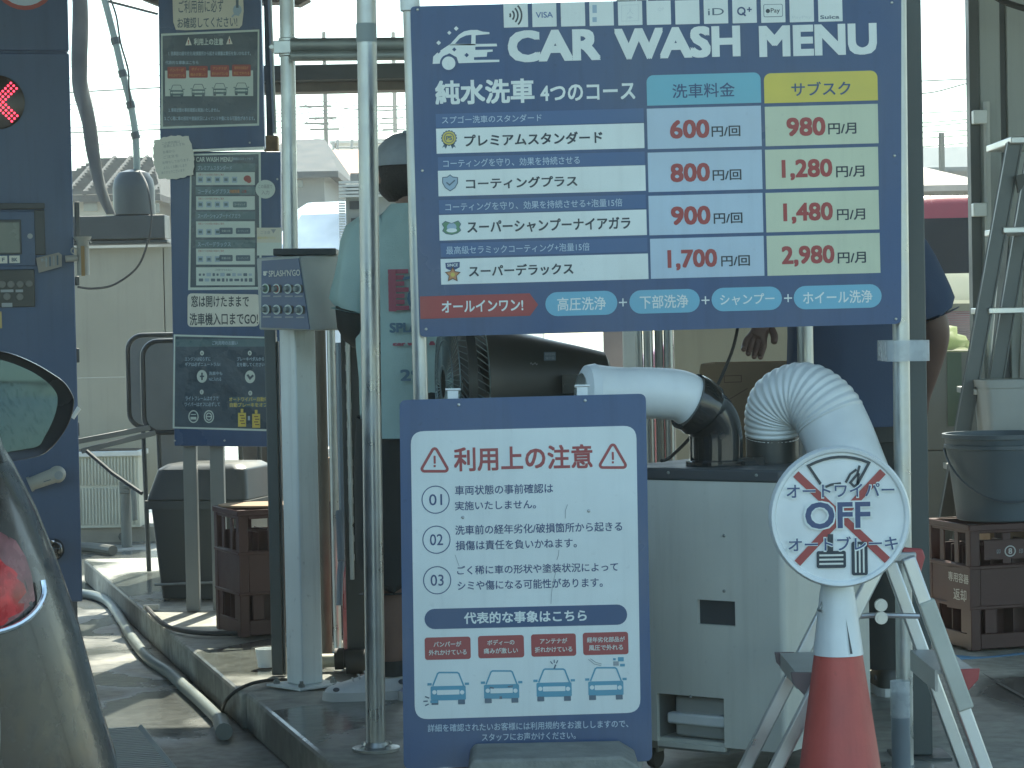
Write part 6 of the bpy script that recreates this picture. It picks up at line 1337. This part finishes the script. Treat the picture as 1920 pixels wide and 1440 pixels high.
# ================================================================ people
def skinned(name, nodes, edges, m, parent, root_i, origin, sub=2):
    """one continuous surface grown from a skeleton: nodes = [(point, radius or (rx, ry))]"""
    me = bpy.data.meshes.new(name); me.from_pydata([tuple(V(p) - V(origin)) for p, r in nodes], edges, []); me.materials.append(m)
    o = bpy.data.objects.new(name, me); COL.objects.link(o); o.parent = parent
    md = o.modifiers.new('skin', 'SKIN'); md.use_smooth_shade = True; md.branch_smoothing = .4
    for i, (p, r) in enumerate(nodes):
        sv = me.skin_vertices[0].data[i]; sv.radius = r if isinstance(r, tuple) else (r, r); sv.use_root = (i == root_i)
    s = o.modifiers.new('sub', 'SUBSURF'); s.levels = sub; s.render_levels = sub
    return o
def person(label, pos, face, J, skin_m, scale=1.0):
    """J: joint positions in body space (x right of the person, y forward, z up)"""
    root = thing('person', label, 'person', pos)
    c, s_ = cos(face), sin(face)     # face: heading, 0 = +Y
    def Wd(p): p = V(p) * scale; return V((pos[0] + p.x * c - p.y * s_, pos[1] + p.x * s_ + p.y * c, pos[2] + p.z))
    N = []; E = []
    def n(p, r, link=None):
        N.append((Wd(p), tuple(k * scale for k in r) if isinstance(r, tuple) else r * scale))
        if link is not None: E.append((link, len(N) - 1))
        return len(N) - 1
    pel = n((0, 0, .88), (.135, .10)); wa = n((0, .0, 1.02), (.125, .09), pel); ch = n((0, -.005, 1.20), (.145, .10), wa); ne0 = n((0, -.01, 1.335), (.085, .065), ch)
    ne = n((0, .0, 1.40), .052, ne0); nk = n(J.get('neck', (0, .012, 1.445)), .052, ne); he = n(J.get('head', (0, .03, 1.53)), (.074, .088), nk); n(J.get('crown', (0, .02, 1.60)), (.066, .078), he)
    for sd, k in ((-1, 'L'), (1, 'R')):
        hp = n((sd * .085, 0, .83), .082, pel); kn = n(J['knee' + k], .056, hp); cf = n(V(J['knee' + k]).lerp(V(J['ankle' + k]), .35), .054, kn); an = n(J['ankle' + k], .037, cf)
        d = V(J['toe' + k]) - V(J['ankle' + k]); he_ = n(V(J['ankle' + k]) + V((0, 0, -.045)), .034, an); n(V(J['toe' + k]), .026, he_)
        sh = n((sd * .165, -.005, 1.31), .056, ch); el = n(J['elbow' + k], .040, sh); fm_ = n(V(J['elbow' + k]).lerp(V(J['wrist' + k]), .3), .039, el); wr = n(J['wrist' + k], (.027, .022), fm_)
        W0 = V(J['wrist' + k]); E0 = V(J['elbow' + k]); f = (W0 - E0).normalized(); hd = V(J.get('handdir' + k, f)).normalized()
        side = V(J.get('thumb' + k, (0, 1, 0))); side = (side - hd * side.dot(hd)).normalized(); nor = hd.cross(side)
        if k == 'R': nor = -nor
        pm = n(W0 + hd * .045, (.034, .018), wr)
        curl = J.get('curl' + k, .35)
        for q, (off, ln) in enumerate(((.026, .070), (.009, .078), (-.009, .072), (-.025, .058))):
            p_ = W0 + hd * .085 + side * off; i = n(p_, .0105, pm); d_ = hd.copy(); 
            for j, fr_ in enumerate((.45, .32, .23)):
                a_ = curl * (j + .6); d2 = (hd * cos(a_) + nor * sin(a_)); p_ = p_ + d2 * ln * fr_; i = n(p_, .0095 - .001 * j, i)
        p_ = W0 + hd * .03 + side * .028; i = n(p_, .0125, pm); p_ = p_ + (hd * .75 + side * .6 + nor * .25).normalized() * .032; i = n(p_, .0115, i); n(p_ + (hd * .95 + side * .15 + nor * .3).normalized() * .026, .0095, i)
    body = skinned('body', N, E, skin_m, root, 0, pos)
    return root, Wd
def dome(Wd, c, rad, z0f, n=28, k=9, top=1.0):
    rings = []
    for i in range(k + 1):
        a = z0f + (pi / 2 * .985 - z0f) * i / k
        rings.append([Wd(V(c) + V((rad[0] * cos(a) * cos(2 * pi * j / n), rad[1] * cos(a) * sin(2 * pi * j / n), rad[2] * sin(a)))) for j in range(n)])
    return rings
def face_parts(root, Wd, hc, skin_m):
    """nose, ears, eyes, brows and mouth on a head centred at hc, looking along +y"""
    hc = V(hc)
    b = B(); b.loft([[Wd(hc + V((x * w_, y, z))) for x, y in ((-1, .080), (0, .080 + d), (1, .080))] for z, w_, d in ((.018, .007, .008), (-.008, .011, .022), (-.022, .016, .028), (-.030, .014, .012))], closed=True); b.build('nose', skin_m, root, world=True, sub=1)
    for sx in (-1, 1):
        b = B(); R_ = Matrix(); b.ball((0, 0, 0), (.010, .020, .030), 12, 8); b.v = [Wd(hc + V((sx * .078, -.005, -.008)) + v) for v in b.v]; b.build('ear', skin_m, root, world=True)
        b = B(); b.ball((0, 0, 0), (.014, .007, .008), 12, 8); b.v = [Wd(hc + V((sx * .030, .079, .010)) + v) for v in b.v]; b.build('eye', mat('eye_white', (.6, .6, .58), .3), root, world=True)
        b = B(); b.ball((0, 0, 0), (.006, .004, .006), 10, 6); b.v = [Wd(hc + V((sx * .030, .085, .010)) + v) for v in b.v]; b.build('iris', hair, root, world=True)
        b = B(); b.ball((0, 0, 0), (.018, .006, .004), 10, 6); b.v = [Wd(hc + V((sx * .030, .083, .028)) + v) for v in b.v]; b.build('eyebrow', hair, root, world=True)
    b = B(); b.ball((0, 0, 0), (.022, .008, .007), 12, 8); b.v = [Wd(hc + V((0, .079, -.048)) + v) for v in b.v]; b.build('mouth', mat('lips', (.30, .13, .11), .5), root, world=True)
def garment(Wd, rings, folds=.008, seed=0, n=40, ex=2.3):
    """rings: (centre, rx, ry, tilt-free) ellipses in body space with small folds"""
    out = []
    for i, (c, rx, ry) in enumerate(rings):
        r = []
        for j in range(n):
            a = 2 * pi * j / n; ca, sa = cos(a), sin(a); k = (abs(ca) ** ex + abs(sa) ** ex) ** (-1 / ex)
            f = folds * (noise.noise(V((ca * 2.2 + seed, sa * 2.2, i * .55))) + .6 * noise.noise(V((ca * 5 + seed, sa * 5, i * .35)))); r.append(Wd(V(c) + V((ca * k * (rx + f), sa * k * (ry + f), 0))))
        out.append(r)
    return out
def limb(Wd, path, radii, folds=.006, seed=0, n=24):
    pts = [V(p) for p in path]; out = []
    for i, p in enumerate(pts):
        d = (pts[min(i + 1, len(pts) - 1)] - pts[max(i - 1, 0)]).normalized(); a = d.cross(V((0, 1, 0)) if abs(d.y) < .9 else V((1, 0, 0))).normalized(); b_ = a.cross(d); r = []
        for j in range(n):
            t = 2 * pi * j / n; f = folds * (noise.noise(V((cos(t) * 2 + seed, sin(t) * 2, i * .7))) + .5 * noise.noise(V((cos(t) * 5 + seed, sin(t) * 5, i * .5)))); q = radii[i] + f
            r.append(Wd(p + (a * cos(t) + b_ * sin(t)) * q))
        out.append(r)
    return out
def shoe(Wd, ank, d, m, root, name='shoe', accent=None):
    """ank: ankle in body space; d: toe direction (unit xy)"""
    a = V(ank); d = V((d[0], d[1], 0)).normalized(); s_ = V((-d.y, d.x, 0)); rings = []
    for t, w_, h in ((-.075, .012, .055), (-.072, .028, .075), (-.05, .036, .098), (-.01, .038, .105), (.03, .040, .088), (.08, .046, .066), (.13, .048, .052), (.165, .040, .043), (.185, .022, .034), (.19, .008, .025)):
        ring = []
        for j in range(16):
            th = 2 * pi * j / 16; x = cos(th); z = sin(th); zz = .022 + (h - .022) * max(0, z) ** .8 if z > 0 else .022 - .012 * abs(z); ring.append(Wd(V((a.x, a.y, 0)) + d * t + s_ * (w_ * x) + V((0, 0, zz))))
        rings.append(ring)
    b = B(); b.loft(rings); o = b.build(name, m, root, world=True, smooth=70, sub=1)
    b = B()
    for k in range(5):
        t = .035 + k * .018; h = .091 - k * .0085; b.tube([Wd(V((a.x, a.y, h - .006)) + d * t + s_ * (-.024)), Wd(V((a.x, a.y, h + .003)) + d * (t + .004)), Wd(V((a.x, a.y, h - .006)) + d * t + s_ * .024)], .0032, 6)
    b.build('laces', mat('lace_grey', (.50, .51, .50), .8), root, world=True)
    for sd in (-1, 1):
        b = B(); 
        for (t, h, r_) in ((.058, .050, .013), (.158, .040, .011), (-.03, .060, .014)): o0 = Wd((0, 0, 0)); dw = (Wd(d) - o0).normalized(); sw = (Wd(s_) - o0).normalized(); b.ball(Wd(V((a.x, a.y, h * .85)) + d * t + s_ * sd * (.0415 if t < .1 else .040)), (r_ * .9, .004, r_ * .6), 12, 6, M=Matrix(((dw.x, sw.x, 0, 0), (dw.y, sw.y, 0, 0), (0, 0, 1, 0), (0, 0, 0, 1))))
        b.build('shoe_patch', mat('shoe_patch_dark', (.10, .11, .13), .6), root, world=True)
    b = B(); pts = []
    for t, w_ in ((-.08, .0), (-.078, .022), (-.05, .040), (0, .042), (.08, .050), (.135, .052), (.172, .042), (.192, .022), (.198, 0)): pts.append((t, w_))
    pl = [(t, w_) for t, w_ in pts] + [(t, -w_) for t, w_ in pts[::-1][1:-1]]
    lo_ = [Wd(V((a.x, a.y, .0)) + d * t + s_ * w_) for t, w_ in pl]; hi_ = [Wd(V((a.x, a.y, .024)) + d * t * .985 + s_ * w_ * .97) for t, w_ in pl]; b.loft([lo_, hi_]); b.build('sole', mat('shoe_sole', (.62, .63, .60), .6), o if False else root, world=True, smooth=40)
    return o
# ---- attendant in teal shirt, back turned, facing away to the left
YP = 7.10
hp = at(795, 1316, YP); FACE1 = RAD(15)
J1 = {'kneeL': (-.095, .03, .47), 'kneeR': (.10, .0, .47), 'ankleL': (-.09, .02, .095), 'ankleR': (.115, -.03, .095), 'toeL': (-.16, .14, .03), 'toeR': (.04, .10, .03),
      'elbowL': (-.178, .03, 1.05), 'elbowR': (.205, -.02, 1.05), 'wristL': (-.07, .22, 1.02), 'wristR': (.22, .12, .84), 'neck': (0, .015, 1.43), 'head': (-.012, .035, 1.50), 'crown': (-.012, .03, 1.565), 'thumbL': (.6, .3, .6), 'thumbR': (-.5, .6, .2), 'curlL': .6, 'curlR': .5}
K1 = 1.04
r1, W1 = person('person in teal printed T-shirt, grey cap and black shorts, back turned', (hp.x, YP, SLAB), FACE1, J1, skin_dark, K1)
def W1h(p):
    p = V(p) + V((-.012, 0, 0)); return W1((p.x * cos(RAD(12)) - p.y * sin(RAD(12)), p.x * sin(RAD(12)) + p.y * cos(RAD(12)), p.z))
face_parts(r1, W1h, (0, .035, 1.50), skin_dark)
T1 = [((0, .0, .745), .168, .128), ((0, 0, .80), .168, .128), ((0, 0, .90), .168, .122), ((0, 0, 1.0), .162, .115), ((0, -.004, 1.10), .164, .115), ((0, -.006, 1.20), .172, .118), ((0, -.008, 1.28), .172, .108), ((0, -.01, 1.335), .142, .085), ((0, -.008, 1.375), .092, .066), ((0, -.004, 1.405), .062, .058)]
b = B(); b.loft(garment(W1, T1, .022, 3.0), cap=False); b.build('shirt', shirt_teal, r1, world=True, smooth=80, sub=1)
for sx, k in ((-1, 'L'), (1, 'R')):
    sh = V((sx * .150, -.008, 1.318)); el = V(J1['elbow' + k]); b = B(); b.loft(limb(W1, [sh + V((-sx * .05, 0, .012)), sh, sh.lerp(el, .3), sh.lerp(el, .62), sh.lerp(el, .80), sh.lerp(el, .79)], [.055, .066, .066, .068, .072, .066], .018, 5 + sx), cap=False); b.build('sleeve', shirt_teal, r1, world=True, smooth=80, sub=1)
    b = B(); wr = V(J1['wrist' + k]); b.loft(limb(W1, [sh.lerp(el, .6), el, el.lerp(wr, .35), el.lerp(wr, .93)], [.058, .0555, .052, .040], .002, 2), cap=False); b.build('arm_sleeve', black_cloth, r1, world=True, smooth=80, sub=1)
b = B(); b.loft(garment(W1, [((0, 0, .93), .15, .11), ((0, 0, .86), .158, .118), ((0, 0, .78), .162, .12), ((0, .0, .74), .165, .122)], .004, 8.0), cap=False); b.build('waistband', black_cloth, r1, world=True, smooth=80)
for sx, k in ((-1, 'L'), (1, 'R')):
    kn = V(J1['knee' + k]); hp_ = V((sx * .082, 0, .80)); an = V(J1['ankle' + k]); b = B(); b.loft(limb(W1, [hp_, hp_.lerp(kn, .4), hp_.lerp(kn, .8), kn, kn.lerp(an, .46), kn.lerp(an, .455)], [.098, .098, .092, .088, .090, .084], .008, 12 + sx), cap=False); b.build('shorts_leg', black_cloth, r1, world=True, smooth=80, sub=1)
    b = B(); b.loft(limb(W1, [kn.lerp(an, .965), kn.lerp(an, 1.0), an + V((0, 0, -.03))], [.047, .044, .044], .001, 1), cap=False); b.build('sock', black_cloth, r1, world=True, smooth=80)
cF, sF = cos(-FACE1), sin(-FACE1)
def wdir(x, y): return (x * cF - y * sF, x * sF + y * cF)        # world xy direction to body space
shoe(W1, J1['ankleL'], wdir(-1, -.10), shoe_white, r1); shoe(W1, J1['ankleR'], wdir(-.97, -.25), mat('white_lilac_shoe', (.55, .56, .68), .6), r1)
hc = (0, .035, 1.505)
b = B(); b.loft(dome(W1h, hc, (.088, .102, .105), -1.05)); b.build('hair', hair, r1, world=True, smooth=80)
b = B(); rings = dome(W1h, (0, .022, 1.515), (.093, .108, .092), .02); b.loft(rings, cap=False); b.loft([[W1h(V((0, .022, 1.516)) + V((.0935 * cos(t), .1085 * sin(t), dz))) for t in [2 * pi * j / 28 for j in range(28)]] for dz in (-.004, .016)], cap=False); b.ball(W1h((0, .022, 1.608)), .008, 10, 6); b.build('cap', cap_grey, r1, world=True, smooth=60)
b = B(); up, dn = [], []
for j in range(13):
    a = RAD(25 + 130 * j / 12); up.append((.088 * cos(a), .100 * sin(a))); dn.append((.092 * cos(a), .100 * sin(a) + .068 * sin(pi * j / 12) ** .6))
vs = [W1h((x, .024 + y, 1.517)) for x, y in up] + [W1h((x, .024 + y, 1.510 - .5 * x * x)) for x, y in dn]; vs2 = [v + V((0, 0, .004)) for v in vs]
b.add(vs + vs2, [(j, j + 1, 14 + j, 13 + j) for j in range(12)] + [(26 + j, 26 + 13 + j, 26 + 14 + j, 26 + j + 1) for j in range(12)] + [(13 + j, 14 + j, 40 + j, 39 + j) for j in range(12)]); b.build('cap_brim', mat('cap_brim', (.30, .33, .34), .7), r1, world=True, smooth=60)
b = B(); b.tube([W1h(V((0, .022, 1.518)) + V((.094 * sin(t) * .98, -.109 * cos(t), .030 * max(0, 1 - (t / .36) ** 2)))) for t in [-.36 + .72 * k / 12 for k in range(13)]], .003, 6); b.build('cap_opening_trim', mat('cap_light', (.38, .42, .44), .7), r1, world=True)
b = B(); q = [W1h(V((0, .022, 1.522)) + V((.094 * sin(t), -.1095 * cos(t), .026 * max(0, 1 - (t / .34) ** 2)))) for t in [-.33 + .66 * k / 10 for k in range(11)]] + [W1h(V((0, .022, 1.523)) + V((.094 * sin(t), -.1095 * cos(t), .0))) for t in [.33 - .66 * k / 10 for k in range(11)]]; b.add(q, [(k, k + 1, 20 - k, 21 - k) for k in range(10)]); b.build('cap_gap', black_cloth, r1, world=True)
# back print, wrapped on the shirt
def shirt_print(root, Wd, rings, items):
    cols = []; b = B()
    def ell(z):
        for (c0_, a0, b0), (c1_, a1, b1) in zip(rings, rings[1:]):
            if c0_[2] <= z <= c1_[2]: t = (z - c0_[2]) / (c1_[2] - c0_[2]); return a0 + (a1 - a0) * t, b0 + (b1 - b0) * t, c0_[1] + (c1_[1] - c0_[1]) * t
        return rings[0][1], rings[0][2], 0
    for L, (kind, dat, col) in enumerate(items):
        if col not in cols: cols.append(col)
        if kind == 't': body, cx_, cz_, w_, h_, bo = dat; vs, fs = text_mesh(body)[:2]; variants = [[(cx_ + x * w_ + ox, cz_ + y * h_ + oz) for x, y in vs] for ox, oz in ((0, 0), (.0016, .0012), (-.0016, -.0012), (.0016, -.0012), (-.0016, .0012))]
        else: variants, fs = [dat], [tuple(range(len(dat)))]
        for vi, pts in enumerate(variants):
          out = []
          for x, z in pts:      # x measured to the viewer's right on the back
              rx, ry, yc = ell(z); rx += .016; ry += .016; q = max(-.98, min(.98, -x / rx * 0 + x / rx)); yy = -ry * (1 - abs(q) ** 2.3) ** (1 / 2.3)
              out.append(Wd((x, yc + yy - L * .0003 - vi * .00004, z)))
          b.add(out, fs, cols.index(col))
    b.build('shirt_print', [ink(c) for c in cols], root, world=True, smooth=0)
grid = []
def gridrect(x0_, x1_, z0_, z1_, col, n=8):
    for i in range(n): grid.append(('p', [(x0_ + (x1_ - x0_) * i / n, z0_), (x0_ + (x1_ - x0_) * (i + 1) / n, z0_), (x0_ + (x1_ - x0_) * (i + 1) / n, z1_), (x0_ + (x1_ - x0_) * i / n, z1_)], col))
for k in range(7): gridrect(-.105, -.05 if k in (0, 3, 6) else -.062, 1.205 - k * .017, 1.217 - k * .017, 'shirtred', 3)
gridrect(-.105, -.085, 1.10, 1.217, 'shirtred', 2); gridrect(-.01, .03, 1.225, 1.24, 'shirtred', 2); gridrect(-.002, .01, 1.215, 1.25, 'shirtred', 1)
circ = lambda x, z, r, n=14: [(x + r * cos(2 * pi * k / n), z + r * sin(2 * pi * k / n)) for k in range(n)]
grid += [('p', circ(-.02, 1.135, .036), 'shirtblue'), ('p', circ(-.02, 1.14, .013), 'palegreen'), ('p', [(-.068, 1.186), (-.015, 1.196), (-.012, 1.205), (-.066, 1.194)], 'shirtblue'), ('p', [(-.02, 1.19), (.05, 1.12), (.06, 1.18), (.02, 1.205)], 'shirtblue')]
grid += [('t', ("SPLASH'N'GO", .005, 1.055, .215, .026, .02), 'shirtblue'), ('t', ('car wash & coating', .005, 1.008, .20, .012, .01), 'shirtred'), ('t', ('29', -.05, .922, .055, .030, .02), 'shirtblue'), ('t', ('25', .085, .925, .05, .026, .02), 'shirtblue')]
shirt_print(r1, W1, T1, grid)

# ---- second attendant in navy polo behind the menu board
YQ = 6.98
hp = at(1602, 1310, YQ); FACE2 = RAD(8)
hx = (at(1415, 640, YQ).x - hp.x); 
J2 = {'kneeL': (-.09, .02, .48), 'kneeR': (.09, .02, .48), 'ankleL': (-.09, 0, .095), 'ankleR': (.10, 0, .095), 'toeL': (-.10, .14, .03), 'toeR': (.12, .14, .03),
      'elbowL': (-.225, -.10, 1.10), 'elbowR': (.265, -.03, 1.06), 'wristL': (-.285, -.13, 1.115), 'wristR': (.255, .10, .86), 'handdirL': (-.35, -.15, -.9), 'thumbL': (.9, -.2, -.3), 'thumbR': (-.5, .6, .2), 'curlL': .55, 'curlR': .5, 'head': (0, .03, 1.53)}
J2['elbowL'] = (-.20, -.02, 1.13); J2['wristL'] = (-.29, -.16, 1.115)
r2, W2 = person('person in navy polo shirt and dark trousers, mostly hidden behind the menu board', (hp.x, YQ, SLAB), FACE2, J2, skin, 1.0)
face_parts(r2, W2, (0, .03, 1.53), skin)
b = B(); b.loft(dome(W2, (0, .022, 1.545), (.088, .104, .100), -.35)); b.build('hair', hair, r2, world=True, smooth=80)
T2 = [((0, 0, .785), .192, .135), ((0, 0, .80), .192, .135), ((0, 0, .90), .188, .128), ((0, 0, 1.0), .180, .12), ((0, -.004, 1.10), .180, .12), ((0, -.006, 1.20), .185, .12), ((0, -.008, 1.28), .18, .112), ((0, -.01, 1.335), .146, .09), ((0, -.008, 1.375), .094, .068), ((0, -.004, 1.41), .064, .06)]
b = B(); b.loft(garment(W2, T2, .012, 9.0), cap=False); b.build('shirt', navy_cloth, r2, world=True, smooth=80, sub=1)
for sx, k in ((-1, 'L'), (1, 'R')):
    sh = V((sx * .155, -.008, 1.318)); el = V(J2['elbow' + k]); b = B(); b.loft(limb(W2, [sh + V((-sx * .05, 0, .012)), sh, sh.lerp(el, .3), sh.lerp(el, .65), sh.lerp(el, .88), sh.lerp(el, .87)], [.055, .072, .078, .082, .088, .08], .009, 25 + sx), cap=False); b.build('sleeve', navy_cloth, r2, world=True, smooth=80, sub=1)
trm = mat('dark_trousers', (.035, .04, .038), .85)
b = B(); b.loft(garment(W2, [((0, 0, .93), .15, .11), ((0, 0, .86), .160, .12), ((0, 0, .78), .168, .124), ((0, .0, .74), .17, .126)], .004, 8.0), cap=False); b.build('waistband', trm, r2, world=True, smooth=80)
for sx, k in ((-1, 'L'), (1, 'R')):
    kn = V(J2['knee' + k]); hp_ = V((sx * .085, 0, .80)); an = V(J2['ankle' + k]); b = B(); b.loft(limb(W2, [hp_, hp_.lerp(kn, .4), hp_.lerp(kn, .8), kn, kn.lerp(an, .4), kn.lerp(an, .8), an + V((0, 0, -.02))], [.10, .10, .088, .08, .075, .07, .068], .008, 30 + sx), cap=False); b.build('trouser_leg', trm, r2, world=True, smooth=80, sub=1)
    shoe(W2, J2['ankle' + k], (.1 * sx, 1), black_plastic, r2)

# ================================================================ added haze: lifts the darks like windscreen glare, fades the far roofs
b = B(); b.box(-152, 152, -62, 237, -1.0, 24)
hz = b.build('haze', [], smooth=0); hm = bpy.data.materials.new('haze_veil'); hm.use_nodes = True; hn = hm.node_tree.nodes; hn.remove(hn['Principled BSDF'])
pv = hn.new('ShaderNodeVolumePrincipled'); pv.inputs['Color'].default_value = (.92, .95, .90, 1); pv.inputs['Density'].default_value = .0019; pv.inputs['Anisotropy'].default_value = .35
hm.node_tree.links.new(pv.outputs[0], hn['Material Output'].inputs['Volume']); hz.data.materials.append(hm); struct(hz, 'stuff')
